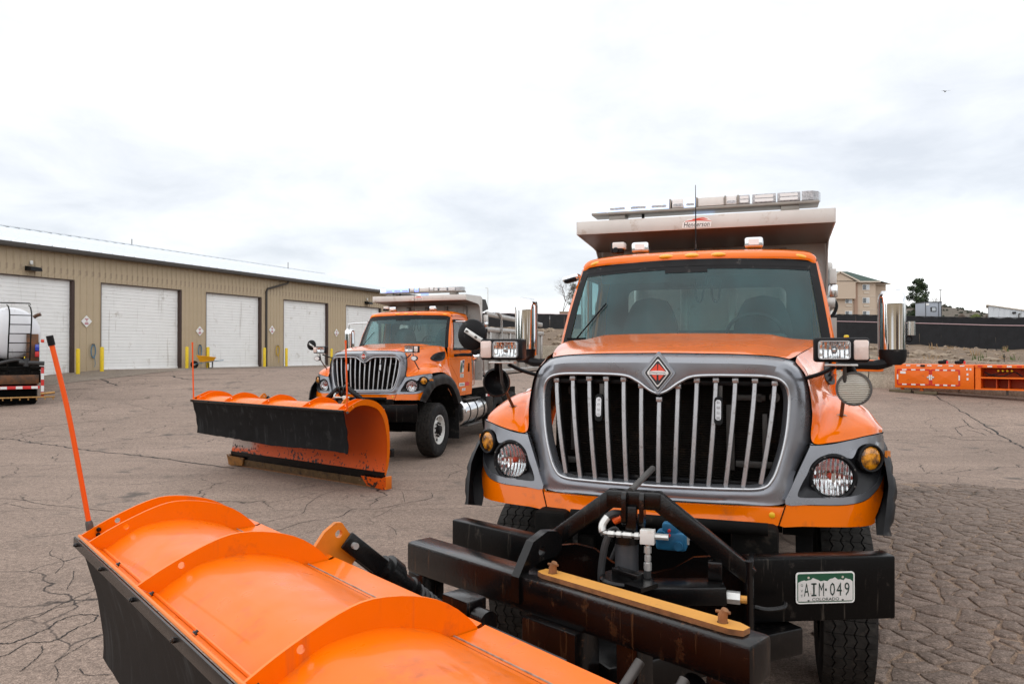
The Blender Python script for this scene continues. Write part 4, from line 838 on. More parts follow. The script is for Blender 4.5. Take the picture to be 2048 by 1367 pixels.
    P(MB().box((0, 6.5, 1.55), (2.3, 5.6, .06)), 'body_floor', 'under_dark', db)
    P(MB().prism([(3.75, 3.42), (4.0, 3.42), (4.2, 3.20), (3.75, 3.10)], lambda y, z, t: (1.15-t, y, z), 2.3), 'tarp_housing', 'tarp_dark', db)
    mb = MB(); mb.tube(crs([(1.215, 4.38, 3.10), (1.25, 4.50, 3.12), (1.28, 4.72, 3.10), (1.285, 4.84, 2.98), (1.285, 4.88, 2.6), (1.285, 4.88, 1.7)], 5), .030, 12); P(mb, 'vent_pipe', 'chrome_soft')
    cb = empty('control_box', parent=root)
    P(MB().box((1.235, 3.74, 2.95), (.07, .16, .16), bev=.012), 'box_case', 'white_paint', cb); P(MB().box((1.24, 3.74, 2.80), (.08, .14, .13), bev=.012), 'box_case', 'chrome_soft', cb)
    P(MB().tube(crs([(1.22, 3.74, 2.74), (1.27, 3.72, 2.66), (1.24, 3.70, 2.56), (1.16, 3.68, 2.50)], 5), .018, 8), 'cable', 'black_plastic', cb)
    P(MB().prism([(3.55, 2.15), (3.75, 2.15), (3.82, 2.25), (3.82, 2.42), (3.72, 2.50), (3.55, 2.52)], lambda y, z, t: (1.20+t, y, z), .06), 'hinge_box', 'stainless', cb)
    # ---------------- light bar
    lb = empty('light_bar', parent=root); yb = 2.74
    P(MB().box((0, yb, 3.535), (2.10, .26, .03), bev=.01), 'bar_tray', 'bar_grey', lb)
    for s in S:
        P(MB().box((s*.80, yb, 3.495), (.16, .2, .06), bev=.008), 'bar_foot', 'bar_grey', lb)
        lens = [(.90, -.13), (.99, -.13), (1.045, -.08), (1.065, 0), (1.045, .08), (.99, .13), (.90, .13)]
        P(MB().prism(lens, lambda u, v, t: (s*u, yb+v, 3.552+t), .082), 'end_lens', 'led_blue' if s < 0 else 'led_grey', lb)
    segs = [(-.79, .20, 1), (-.585, .195, 1), (-.385, .19, 1), (-.205, .115, 2), (-.09, .10, 1), (.10, .24, 3), (.285, .10, 2), (.40, .10, 0), (.575, .21, 0), (.79, .20, 0)]
    for x, w, k in segs:
        P(MB().box((x, yb, 3.593), (w-.003, .255, .082), bev=.006), 'bar_module', {0: 'led_grey', 1: 'led_blue_deep' if second else 'led_blue', 2: 'lens_white', 3: 'white_paint'}[k], lb)
        if k < 3:
            for zz_ in ((3.575, 3.61) if k == 0 else (3.575,)):
                P(MB().prism(rrect(x, zz_, w*.78, .026, .012), lambda u, v, t: (u, yb-.1315+t, v), .006), 'led_strip', 'led_grey' if k else 'lens_white', lb)
    for x in (-.28, -.03, .23, .345): P(MB().box((x, yb, 3.593), (.018, .266, .09), bev=.004), 'bar_divider', 'bar_grey', lb)
    P(MB().box((.02, yb+.1, 3.495), (.20, .05, .03), bev=.006), 'rear_strobe', 'led_blue' if not second else 'led_blue_deep', lb)
    P(MB().tube([(-.55, yb-.05, 3.52), (-.55, yb-.05, 3.46)], .014, 8), 'bar_cable', 'black_plastic', lb)
    # maker's lettering on the canopy lip
    lg = empty('canopy_lettering', parent=root); cx, cz = -.022, 3.375
    P(MB().prism([(cx-.135, cz-.036), (cx+.128, cz-.036), (cx+.135, cz+.018), (cx+.10, cz+.052), (cx-.08, cz+.044), (cx-.13, cz+.012)], lambda u, v, t: (u, 2.514+t, v), .002), 'decal_backing', 'white_flat', lg)
    P(add_text(MB(), 'Henderson', .235, .046, lambda u, v: (cx+u, 2.5125, cz-.008+v), shear=.18), 'decal_lettering', 'ink_black', lg, smooth=False)
    mb = MB()
    for a, b_, c in (((-.105, .022), (.02, .034), (.135, .014)), ((-.04, .038), (.05, .048), (.10, .034))):
        up = crs([(cx+a[0], 0, cz+a[1]), (cx+b_[0], 0, cz+b_[1]), (cx+c[0], 0, cz+c[1])], 6); k = len(up)
        lo = [Vector((p.x, 0, p.z-.010*math.sin(PI*min(1, (i+1)/k)))) for i, p in enumerate(up)]
        mb.add([(p.x, 2.5125, p.z+.004) for p in up]+[(p.x, 2.5125, p.z+.002) for p in lo], [(i, i+1, k+i+1, k+i) for i in range(k-1)])
    P(mb, 'decal_swoosh', 'red_flat', lg, smooth=False)
    return root

T1 = build_truck(False); T1.location = (.9195, 4.6393, -.006); T1.rotation_euler = (0, math.radians(.151), -math.radians(19.07))
tag(T1, 'orange dump truck facing the camera at the right, licence plate on its black bumper', 'truck', 'orange plow trucks')
T2 = build_truck(True); T2.location = (-2.8786, 15.045, .004); T2.rotation_euler = (0, -math.radians(.243), -math.radians(16.62))
tag(T2, 'orange dump truck parked farther back at the left, white decals on its door', 'truck', 'orange plow trucks')
mat('weld_grey', (.30, .22, .17), .6, var=.4, vs_=30); mat('guard_worn', (.26, .11, .022), .55, var=.35, vs_=8, dirt=((.05, .035, .02), .3, 9))
# ================================================================ the snow plows
PROF = [(0, 1.300), (.066, 1.256), (.15, 1.305), (.24, 1.345), (.395, 1.353), (.56, 1.316), (.676, 1.255), (.765, 1.135), (.825, .97), (.855, .78), (.858, .58), (.838, .40), (.805, .25)]
RIB = [(.004, 1.302), (.085, 1.345), (.169, 1.382), (.289, 1.426), (.395, 1.443), (.54, 1.421), (.67, 1.369), (.78, 1.275), (.855, 1.15), (.897, .98), (.915, .78), (.912, .58), (.885, .38), (.83, .22)]
def build_plow(first=True):
    root = empty('snow_plow'); P = lambda mb, name, mats, par=None, **k: mb.build(name, mats, par or root, **k)
    pr = [(PROF[0][0], PROF[0][1]), (PROF[1][0], PROF[1][1])]+[(q.x, q.y) for q in crs([(a, b, 0) for a, b in PROF[1:]], 4)][1:]
    xs = [-2.1, -1.05, 0, 1.05, 2.1]; rnd = random.Random(3)
    mb = MB(); mb.grid([[(x, y, z) for x in xs] for y, z in pr], 0)                       # back / top skin
    mb.grid([[(x, y-.006, z-.006) for x in xs] for y, z in pr[2:]], 1)                     # ploughing face
    md = P(mb, 'moldboard', ['plow_orange', 'plow_face'], ang=40)
    P(MB().tube([(-2.1, .0, 1.302), (2.1, .0, 1.302)], .007, 6), 'top_lip', 'edge_orange', md)
    rib2 = [(q.x, q.y) for q in crs([(a, b, 0) for a, b in RIB], 3)]
    inner = [(a+.004, b-.002) for a, b in reversed(pr[1:])]
    poly = rib2+inner
    for x in (-2.1, -1.93, -1.085, -.005, 1.075, 1.93, 2.1):
        rb = MB().prism(poly, lambda y, z, t, x=x: (x-.006+t, y, z), .012, 0, 1, holes=[circ(.165, 1.352, .013, 12)]); P(rb, 'rib', ['plow_orange', 'edge_orange'])
    if first is not None:
        for x0, x1 in ((-2.09, -1.94), (-1.92, -1.095), (-1.075, -.015), (.005, 1.065), (1.085, 1.92), (1.94, 2.09)):
            mb = MB(); mb.grid([[(x, y, z) for x in (x0, x1)] for y, z in ((.672, 1.262), (.70, 1.259), (.80, 1.262), (.818, 1.268), (.826, 1.250), (.82, 1.10))]); P(mb, 'rear_flange', 'plow_orange', ang=20)
            mb = MB(); mb.tube([(x0, .690, 1.261), (x1, .690, 1.261)], .0035, 6); P(mb, 'weld_seam', 'weld_grey')
            mb = MB(); mb.tube([(x0, .070, 1.260), (x1, .070, 1.260)], .007, 6); P(mb, 'weld_seam', 'edge_orange')
    # bottom backing strip, cutting edges, guards
    P(MB().prism([(-2.1, 0), (2.1, 0), (2.1, .13), (-2.1, .13)], lambda x, v, t: (x, .832-.19*v+t-.02, .15+v), .03), 'backing_strip', 'steel_black')
    n = 4; L = 4.1/n
    for k in range(n):
        x0 = -2.05+k*L; e = P(MB().prism([(x0+.006, 0), (x0+L-.006, 0), (x0+L-.006, .115), (x0+.006, .115)], lambda x, v, t: (x, .845-.25*v+t-.025, .035+v), .025), 'cutting_edge', 'blade_brown')
        for j in range(3):
            x = x0+L*(j+.5)/3; P(MB().lathe([(.018, 0), (.016, .008), (.001, .010)], Matrix.Translation((x, .802, .10)) @ Matrix.Rotation(PI/2-.2, 4, 'X'), 10), 'edge_bolt', 'blade_brown', e)
    P(MB().box((0, .865, .03), (4.1, .02, .06)), 'wear_strip', 'rust')
    for s in (-1, 1):
        gp = [(s*1.62, .16), (s*1.72, .02), (s*2.10, -.012), (s*2.16, .0), (s*2.16, .20), (s*2.08, .17), (s*1.62, .17)]
        cg = P(MB().prism(gp, lambda x, v, t: (x, .845-.25*v+t-.055, .02+v), .028), 'curb_guard', 'guard_worn' if s < 0 else 'plow_face')
        P(MB().box((s*2.15, .84, .12), (.035, .12, .20), bev=.008), 'guard_end', 'guard_worn' if s < 0 else 'edge_orange', cg)
    # rubber deflector
    rows = []; nz, nx = 10, 44
    for j in range(nz+1):
        t = j/nz; row = []
        for i in range(nx+1):
            u = i/nx; x = lerp(-2.08, 2.08, u)+(.012*math.sin(j*1.7)*(i in (0, nx))); zb = (.66 if first else .655)+.020*math.sin(u*9)+.035*(u < .12)*(1-u/.12)-.02*u+(.006*rnd.uniform(-1, 1))
            z = lerp(1.288, zb, t); y = -.012+.105*(1-(1-t)**2.2)+.010*math.sin(u*13+t*2)*t+.014*math.sin(u*4.1)*t
            row.append((x, y, z))
        rows.append(row)
    mb = MB(); mb.grid(rows); mb.grid([[(x, y+.010, z) for x, y, z in r] for r in rows]); mb.grid([rows[-1], [(x, y+.010, z) for x, y, z in rows[-1]]])
    for j in (0, -1): mb.grid([[r[j] for r in rows], [(r[j][0], r[j][1]+.010, r[j][2]) for r in rows]])
    df = P(mb, 'deflector', 'flap_rubber', ang=60)
    P(MB().box((0, -.020, 1.278), (4.20, .010, .045), bev=.002), 'clamp_bar', 'steel_black', df)
    for k in range(9):
        x = -2.02+k*4.04/8; P(MB().lathe([(.010, 0), (.010, .009), (.006, .010), (.006, .015), (.001, .015)], Matrix.Translation((x, -.025, 1.278)) @ Matrix.Rotation(PI/2, 4, 'X'), 6), 'clamp_bolt', 'steel_rusty', df, smooth=False)
        P(MB().lathe([(.009, 0), (.009, .007), (.005, .008), (.005, .015), (.001, .015)], Matrix.Translation((x, .034, 1.282)) @ Matrix.Rotation(-.9, 4, 'X'), 6), 'clamp_nut', 'steel_rusty', df, smooth=False)
    # marker rods
    for s in (-1, 1):
        mk = empty('blade_marker', parent=root); y0 = .050; x = s*2.115
        if first and s < 0: path = crs([(x, y0, 1.315), (x, .035, 1.405), (x, .0, 1.62), (x, -.052, 1.92), (x, -.118, 2.225)], 6)
        else: path = crs([(x, y0, 1.25), (x, y0-.005, 1.38), (x, y0-.015, 1.8), (x-s*.005, y0-.03, 2.30)], 6)
        k = max(2, len(path)//5)
        P(MB().tube(path[:k], [.017]*(k-1)+[.013], 10), 'marker_socket', 'bracket_grey', mk); P(MB().tube(path[k-1:], .0115 if first else .0125, 10), 'marker_rod', 'rod_orange', mk)
        e = path[-1]; d = (path[-1]-path[-2]).normalized(); P(MB().tube([e-d*.012, e+d*.035], .0155, 10), 'marker_cap', 'black_plastic' if first else 'rod_orange', mk)
        for q in ((.06, 1.322), (.058, 1.298)): P(MB().lathe([(.011, 0), (.011, .01), (.001, .012)], Matrix.Translation((s*2.09, q[0]+.02, q[1])) @ Matrix.Rotation(-s*PI/2, 4, 'Y'), 8), 'marker_bolt', 'steel_black', mk)
    # trip springs behind the moldboard
    for x in (-1.15, 1.14):
        sp = empty('trip_spring', parent=root)
        lug = [(.72, 1.27), (.80, 1.37), (.855, 1.405), (.885, 1.40), (.985, 1.255), (.90, 1.16), (.80, 1.17)]
        P(MB().prism(lug, lambda y, z, t, x=x: (x-.012+t, y, z), .024, holes=[circ(.868, 1.352, .018, 12)]), 'spring_lug', 'lug_orange', sp)
        a = Vector((x+.02, .92, 1.30)); d = Vector((.02, .43, -.38)).normalized(); q = lambda r: a+d*r
        for dx in (-.034, .030): P(MB().bar(q(-.045)+Vector((dx, 0, 0)), q(.22)+Vector((dx, 0, 0)), .016, .085, bev=.02), 'spring_yoke', 'steel_black', sp)
        P(MB().cyl(a-Vector((.055, 0, 0)), a+Vector((.060, 0, 0)), .015, 12), 'yoke_pin', 'fitting', sp)
        P(MB().tube([q(.20), q(.20), q(.23), q(.232), q(.30), q(.302), q(.32)], [.001, .062, .062, .082, .082, .07, .07], 18), 'spring_cap', 'steel_black', sp); P(MB().tube([q(.32), q(.40), q(.402), q(.43)], [.055, .055, .066, .066], 16), 'spring_cup', 'steel_black', sp)
        coil = [q(.43+.30*i/120)+(Vector((1, 0, 0))*math.cos(i*.45)+d.cross(Vector((1, 0, 0)))*math.sin(i*.45))*.048 for i in range(121)]
        P(MB().tube(coil, .0125, 7), 'coil_spring', 'hose_black', sp); P(MB().tube([q(.43), q(.78)], .022, 10), 'spring_rod', 'steel_black', sp)
    # push frame
    pf = empty('push_frame', parent=root)
    A = Vector((-1.60, 1.60, 1.04)); B = Vector((.475, 1.74, 1.04))
    P(MB().bar(A, B, .17, .17, bev=.022), 'top_tube', 'steel_rusty', pf)
    P(MB().box((-1.53, 1.605, .66), (.15, .15, .60), bev=.015), 'frame_post', 'steel_rusty', pf); P(MB().box((.36, 1.73, .66), (.15, .15, .60), bev=.015), 'frame_post', 'steel_rusty', pf)
    u = (B-A).normalized(); nrm = Vector((-u.y, u.x, 0)); at = lambda k, off, z: A+u*k+nrm*off+Vector((0, 0, z-A.z))
    P(MB().bar(at(.95, -.04, .66), at(1.28, -.04, .66), .17, .60, bev=.01), 'centre_plate', 'steel_rusty', pf); P(MB().bar(at(1.45, 0, .66), at(1.56, 0, .66), .12, .60, bev=.01), 'frame_rib', 'steel_rusty', pf)
    lugp = [(-.10, 0), (-.10, -.12), (-.06, -.14), (-.03, .02), (.06, .05), (.16, .05), (.20, .08), (.205, .13), (.17, .175), (.10, .185), (.0, .15)]
    P(MB().prism(lugp, lambda a, z, t: tuple(at(.86+t, a, 1.12+z)), .05, holes=[circ(.06, .095, .024, 14)]), 'chain_lug', 'steel_black', pf)
    sb = MB(); k0, k1 = .985, 2.02; bar = [(k0-.02, -.028), (k0+.02, -.045), (k1-.05, -.045), (k1, -.025), (k1, .025), (k1-.05, .045), (k0+.02, .045), (k0-.02, .028)]
    P(sb.prism(bar, lambda k, o, t: tuple(at(k, o, 1.149-t)), .022, 0, 1, holes=[circ(k0+.05, 0, .022, 12), circ(k1-.10, 0, .022, 12)]), 'yellow_strap', ['bar_yellow', 'rust'], pf)
    for k in (k0+.05, k1-.10):
        c = at(k, 0, 1.13); mb = MB(); mb.tube([c, c+Vector((0, 0, .045)), c+Vector((.012, .0, .07))], [.019, .019, .014], 10); mb.tube([c+Vector((-.03, 0, .055)), c+Vector((.03, .005, .06))], .006, 6); P(mb, 'strap_pin', 'rust', pf)
    P(MB().bar((-1.75, 1.30, .50), (1.75, 1.30, .50), .12, .14, bev=.012), 'lower_beam', 'steel_black', pf)
    for s in (-1, 1): P(MB().bar((s*1.2, .85, .55), (s*.9, 1.65, .50), .12, .14, bev=.012), 'push_arm', 'steel_black', pf); P(MB().bar((s*1.25, .88, .45), (s*1.25, 1.3, .5), .08, .3, bev=.01), 'moldboard_clevis', 'steel_black', pf)
    P(MB().bar((-.75, 1.25, .98), (-.10, 1.25, .98), .11, .018, bev=.003), 'tie_plate', 'cylinder_grey', pf)
    P(MB().lathe([(.026, 0), (.024, .010), (.001, .014)], Matrix.Translation((-.36, 1.25, .99)), 14), 'tie_bolt', 'fitting', pf)
    mb = MB(); mb.bar((-.86, 1.30, 1.03), (-.68, 1.31, 1.03), .12, .09, bev=.01); mb.cyl((-.66, 1.30, 1.0), (-.58, 1.30, 1.0), .05, 16); P(mb, 'cylinder_eye', 'steel_rusty', pf)
    for s, x in ((-1, .0), (1, .22)):
        ra = empty('angling_cylinder', parent=root)
        P(MB().tube([(x, 1.62, .93), (x+.02*s, 1.25, .62)], .022, 12), 'cylinder_rod', 'bracket_grey', ra); P(MB().tube([(x+.18, 1.75, .86), (x+.20, 1.45, .74)], .055, 18), 'cylinder_barrel', 'black_gloss', ra)
    mb = MB(); mb.lathe([(.001, .05), (.12, .05), (.13, .04), (.13, 0), (.001, 0)], Matrix.Translation((-.42, 2.02, 1.05)), 24); mb.box((-.38, 1.98, 1.12), (.16, .05, .05), bev=.006); mb.box((-.28, 1.96, 1.10), (.10, .12, .02)); P(mb, 'swivel_cap', 'steel_black', pf)
    P(MB().bar((-.5, 1.78, .72), (-.2, 2.9, .72), .5, .14, bev=.015), 'push_tongue', 'steel_black', pf)
    P(MB().prism(rrect(0, 0, .09, .14, .035), lambda a, z, t: (.62+t, 1.50+a, .96+z), .03), 'side_lug', 'edge_orange', pf)
    return root
PL1 = build_plow(True); PL1.location = (-.7192, 2.0104, 0); PL1.rotation_euler = (0, 0, -math.radians(49.77))
tag(PL1, 'orange snow plow with black rubber flap filling the bottom left foreground', 'snow plow', 'snow plows')
PL2 = build_plow(False); PL2.location = (-4.1517, 12.388, 0); PL2.rotation_euler = (0, 0, -math.radians(37.32))
tag(PL2, 'whole orange snow plow with black flap in front of the farther truck', 'snow plow', 'snow plows')
# ================================================================ ground
def gz_(X, Y):
    if Y < 17: return 0.0
    if Y < 21: return .0735*(Y-17)**2/8
    if Y < 36: return .0735*(Y-19)
    return max(.6, 1.25-.0076*(Y-36))
def ground_nodes(name, base, dark, light, cracky=True):
    m, t, b, out = newmat(name); L = t.links; b.inputs['Roughness'].default_value = .9; b.inputs['Specular IOR Level'].default_value = .25
    tcn = N(t, 'ShaderNodeTexCoord'); P_ = tcn.outputs['Object']
    def noise(sc, det=6, ro=.6, vec=None):
        n = N(t, 'ShaderNodeTexNoise', Scale=sc, Detail=float(det), Roughness=ro); L.new(vec or P_, n.inputs['Vector']); return n.outputs[0]
    def ramp(src, a, b_, c0=(0, 0, 0), c1=(1, 1, 1)):
        r = N(t, 'ShaderNodeValToRGB'); r.color_ramp.elements[0].position = a; r.color_ramp.elements[1].position = b_; r.color_ramp.elements[0].color = (*c0, 1); r.color_ramp.elements[1].color = (*c1, 1); L.new(src, r.inputs[0]); return r.outputs[0]
    def mix(f, a, c, typ='MIX'):
        x = N(t, 'ShaderNodeMixRGB', _blend_type=typ)
        (L.new(f, x.inputs[0]) if hasattr(f, 'links') else setattr(x.inputs[0], 'default_value', f))
        for s_, i in ((a, 1), (c, 2)):
            (L.new(s_, x.inputs[i]) if hasattr(s_, 'links') else setattr(x.inputs[i], 'default_value', (*s_, 1)))
        return x.outputs[0]
    big = ramp(noise(.22, 6), .30, .72, (.80, .79, .78), (1.14, 1.13, 1.12)); c = mix(1.0, base, big, 'MULTIPLY')
    mp = N(t, 'ShaderNodeMapping'); mp.inputs['Rotation'].default_value = (0, 0, .4); mp.inputs['Scale'].default_value = (.25, 2.2, 1); L.new(P_, mp.inputs[0])
    c = mix(1.0, c, ramp(noise(1.3, 5, .6, mp.outputs[0]), .3, .7, (.88, .88, .88), (1.08, 1.08, 1.08)), 'MULTIPLY')
    c = mix(ramp(noise(1.1, 7, .7), .57, .70), c, dark); 
    v = N(t, 'ShaderNodeTexVoronoi', Scale=120.0); L.new(P_, v.inputs['Vector'])
    spk = ramp(v.outputs['Color'], .0, 1.0, (.52, .50, .49), (1.48, 1.44, 1.40)); c = mix(.85, c, spk, 'MULTIPLY')
    c = mix(1.0, c, ramp(noise(16, 8, .75), .30, .72, (.56, .55, .54), (1.42, 1.42, 1.42)), 'MULTIPLY')
    c = mix(1.0, c, ramp(noise(70, 3, .7), .35, .68, (.70, .69, .68), (1.26, 1.25, 1.24)), 'MULTIPLY')
    c = mix(ramp(noise(.75, 5, .6), .63, .70), c, (.115, .095, .082))
    c = mix(ramp(noise(5.5, 4, .6), .70, .76), c, (.10, .083, .072))
    v2 = N(t, 'ShaderNodeTexVoronoi', Scale=45.0); L.new(P_, v2.inputs['Vector']); sp2 = ramp(v2.outputs['Distance'], .05, .12, (1, 1, 1), (0, 0, 0)); rr = ramp(v2.outputs['Color'], .72, .80); 
    mm = N(t, 'ShaderNodeMath', _operation='MULTIPLY'); L.new(sp2, mm.inputs[0]); L.new(rr, mm.inputs[1]); c = mix(mm.outputs[0], c, light)
    h = None
    if cracky:
        wn_ = N(t, 'ShaderNodeTexNoise', Scale=1.6, Detail=5.0); L.new(P_, wn_.inputs['Vector']); ad = N(t, 'ShaderNodeVectorMath', _operation='MULTIPLY_ADD'); L.new(wn_.outputs['Color'], ad.inputs[0]); ad.inputs[1].default_value = (.5, .5, .5); L.new(P_, ad.inputs[2])
        vc = N(t, 'ShaderNodeTexVoronoi', Scale=.55, _feature='DISTANCE_TO_EDGE'); L.new(ad.outputs[0], vc.inputs['Vector'])
        msk = ramp(noise(.35, 4), .44, .56); cr_ = ramp(vc.outputs['Distance'], .002, .008, (1, 1, 1), (0, 0, 0)); mm2 = N(t, 'ShaderNodeMath', _operation='MULTIPLY'); L.new(cr_, mm2.inputs[0]); L.new(msk, mm2.inputs[1])
        c = mix(mm2.outputs[0], c, (.028, .023, .021))
        vd = N(t, 'ShaderNodeTexVoronoi', Scale=1.7, _feature='DISTANCE_TO_EDGE'); L.new(ad.outputs[0], vd.inputs['Vector'])
        mk2 = ramp(noise(.5, 5), .53, .63); c3 = ramp(vd.outputs['Distance'], .002, .011, (1, 1, 1), (0, 0, 0)); mm3 = N(t, 'ShaderNodeMath', _operation='MULTIPLY'); L.new(c3, mm3.inputs[0]); L.new(mk2, mm3.inputs[1])
        c = mix(mm3.outputs[0], c, (.07, .058, .05))
    L.new(c, b.inputs['Base Color'])
    bp = N(t, 'ShaderNodeBump', Strength=.35, Distance=.006); L.new(v.outputs['Distance'], bp.inputs['Height']); L.new(bp.outputs[0], b.inputs['Normal'])
    return m
ground_nodes('asphalt', (.285, .225, .190), (.175, .142, .122), (.50, .46, .42))
ground_nodes('asphalt_piece', (.205, .163, .139), (.10, .083, .073), (.42, .38, .34), cracky=False)
ground_nodes('joint_sand', (.27, .20, .15), (.022, .018, .015), (.50, .42, .33), cracky=False)
ground_nodes('concrete', (.27, .235, .20), (.16, .135, .115), (.45, .42, .38), cracky=False)
mat('crack_dark', (.018, .015, .014), .95, var=.4, vs_=12)
ys = list(np.arange(-30, 15, 5.0))+list(np.arange(15, 40, .5))+list(np.arange(40, 100, 10))+[100, 200, 400, 900, 2500]; xsg = [-1500, -400, -120]+list(np.arange(-60, 61, 6.0))+[120, 400, 1500]
g = MB().grid([[(x, y, gz_(x, y)) for x in xsg] for y in ys]).build('ground', 'asphalt'); tag(g, kind='structure')
# painted-in cracks: long sealed joints and breaks lying on the asphalt
CR = [
(0.05,[(-13.58, 19.15), (-12.55, 18.45), (-12.2, 18.4), (-11.46, 17.85), (-10.44, 17.3), (-9.75, 16.8), (-8.68, 16.15), (-7.42, 15.45), (-5.51, 14.2), (-5.11, 13.95)]),
(0.02,[(-12.52, 18.4), (-12.6, 19.45), (-12.58, 20.0), (-12.69, 20.35)]),
(0.025,[(-13.47, 19.8), (-12.89, 20.35), (-12.34, 20.95), (-11.34, 21.6)]),
(0.012,[(-11.05, 21.95), (-11.08, 22.65), (-10.99, 23.15), (-11.75, 23.95), (-12.82, 24.9)]),
(0.02,[(-9.77, 17.0), (-9.68, 17.55), (-9.5, 18.05), (-9.2, 18.6), (-8.58, 19.1), (-8.15, 19.25)]),
(0.03,[(-16.94, 28.6), (-16.19, 29.1), (-15.6, 29.8), (-14.23, 30.5), (-12.62, 30.95)]),
(0.09,[(-18.34, 32.7), (-17.21, 31.65), (-16.62, 30.9), (-15.96, 30.15), (-15.55, 29.7)]),
(0.05,[(-16.9, 27.35), (-16.84, 28.3), (-16.45, 28.6), (-15.86, 28.5)]),
(0.08,[(-19.46, 32.7), (-17.75, 33.0), (-15.58, 33.4), (-13.85, 33.85), (-12.53, 34.2)]),
(0.1,[(-15.06, 33.3), (-14.12, 32.25), (-13.24, 31.8), (-12.43, 32.0)]),
(0.012,[(-8.81, 12.95), (-8.76, 13.45), (-8.59, 13.85), (-8.43, 14.25), (-8.29, 14.5), (-8.0, 14.8)]),
(0.012,[(-7.58, 11.15), (-7.2, 11.05), (-6.82, 10.8), (-6.37, 10.6), (-5.82, 10.4), (-5.43, 10.25)]),
(0.01,[(-7.2, 11.05), (-6.86, 11.0), (-6.56, 10.95)]),
(0.01,[(-7.26, 10.8), (-6.95, 10.6), (-6.71, 10.45), (-6.46, 10.45)]),
(0.007,[(-5.06, 8.3), (-4.97, 8.1), (-4.73, 7.9), (-4.61, 7.75), (-4.49, 7.4)]),
(0.007,[(-4.36, 7.5), (-4.2, 7.2), (-4.08, 6.9)]),
(0.008,[(-4.11, 6.05), (-4.04, 6.15), (-3.92, 6.3), (-3.9, 6.45), (-3.86, 6.7), (-3.82, 6.85), (-3.85, 7.0)]),
(0.008,[(-4.01, 5.9), (-4.0, 6.15), (-3.91, 6.2), (-3.89, 6.4), (-3.78, 6.5), (-3.74, 6.7)]),
(0.016,[(-3.9, 5.65), (-3.75, 5.65), (-3.7, 5.8), (-3.66, 5.95), (-3.67, 6.15), (-3.59, 6.25), (-3.42, 6.25)]),
(0.013,[(-3.69, 5.35), (-3.64, 5.45), (-3.63, 5.65), (-3.46, 5.7), (-3.44, 5.95), (-3.39, 6.1), (-3.43, 6.25)]),
(0.009,[(-3.49, 5.6), (-3.4, 5.45), (-3.37, 5.25), (-3.36, 5.15)]),
(0.008,[(-3.22, 5.3), (-3.21, 5.45), (-3.19, 5.6), (-3.19, 5.7), (-3.19, 5.8)]),
(0.007,[(-2.98, 5.2), (-2.88, 5.1), (-2.71, 5.1)]),
(0.007,[(-3.19, 5.25), (-3.1, 5.15), (-3.02, 5.0)]),
(0.012,[(-3.08, 9.15), (-2.86, 9.15), (-2.65, 9.6), (-2.27, 9.9), (-2.2, 10.35), (-1.86, 10.4), (-1.5, 10.8), (-1.2, 11.15), (-1.25, 11.6)]),
(0.008,[(-3.19, 9.5), (-3.05, 9.75), (-2.82, 10.1), (-2.91, 10.75), (-2.85, 11.5), (-2.56, 11.9)]),
(0.01,[(-2.13, 12.05), (-1.68, 11.8), (-1.24, 11.7), (-0.82, 11.85), (-0.61, 11.85)]),
(0.007,[(-2.72, 10.6), (-2.39, 10.6), (-2.2, 10.35)]),
(0.007,[(-1.91, 9.7), (-1.74, 10.05), (-1.58, 10.6), (-1.13, 10.7), (-0.47, 10.95)]),
(0.006,[(-1.57, 9.45), (-1.44, 9.2), (-1.36, 8.9)]),
(0.006,[(-1.84, 9.7), (-1.75, 9.5), (-1.98, 9.4)]),
(0.006,[(-2.54, 8.85), (-2.42, 9.1), (-2.3, 9.15)]),
(0.007,[(-1.71, 11.7), (-1.54, 10.8)]),
(0.05,[(15.19, 27.35), (14.36, 24.85), (13.42, 22.05), (12.89, 20.5), (11.96, 18.15), (11.36, 16.7), (10.78, 15.4)]),
(0.03,[(10.46, 18.7), (10.77, 18.65), (10.88, 18.1), (11.46, 18.05), (11.72, 17.65)]),
(0.03,[(11.87, 20.15), (11.18, 18.7)]),
(0.03,[(11.87, 20.15), (12.39, 20.5), (12.47, 20.4)]),
(0.03,[(12.95, 21.65), (12.29, 20.1), (12.5, 19.95), (12.21, 19.05)]),
(0.025,[(11.95, 19.85), (12.03, 19.45), (11.86, 18.8)]),
(0.02,[(6.61, 12.45), (6.93, 12.35), (7.22, 12.2), (7.32, 11.95), (7.92, 11.65)]),
(0.01,[(7.28, 13.25), (7.57, 13.55), (7.92, 13.65), (8.33, 14.05)]),
(0.01,[(7.65, 12.9), (7.31, 12.35)]),
]

mb = MB(); rc = random.Random(11)
for w, pts in CR:
    P3 = crs([(x, y, 0) for x, y in pts], 8); k = len(P3); le = []; ri = []
    for i, p in enumerate(P3):
        d = (P3[min(i+1, k-1)]-P3[max(i-1, 0)]).normalized(); n_ = Vector((-d.y, d.x, 0)); j = rc.uniform(-1, 1)*w*.8; hw = w*.5*rc.uniform(.45, 1.25)*(.35 if i in (0, k-1) else 1)
        c = p+n_*j; a = c+n_*hw; b_ = c-n_*hw; le.append((a.x, a.y, gz_(a.x, a.y)+.004)); ri.append((b_.x, b_.y, gz_(b_.x, b_.y)+.004))
    mb.grid([le, ri])
ck = mb.build('pavement_cracks', 'crack_dark', smooth=False); tag(ck, 'dark cracks and sealed joints running across the asphalt', 'cracks', kind='stuff')
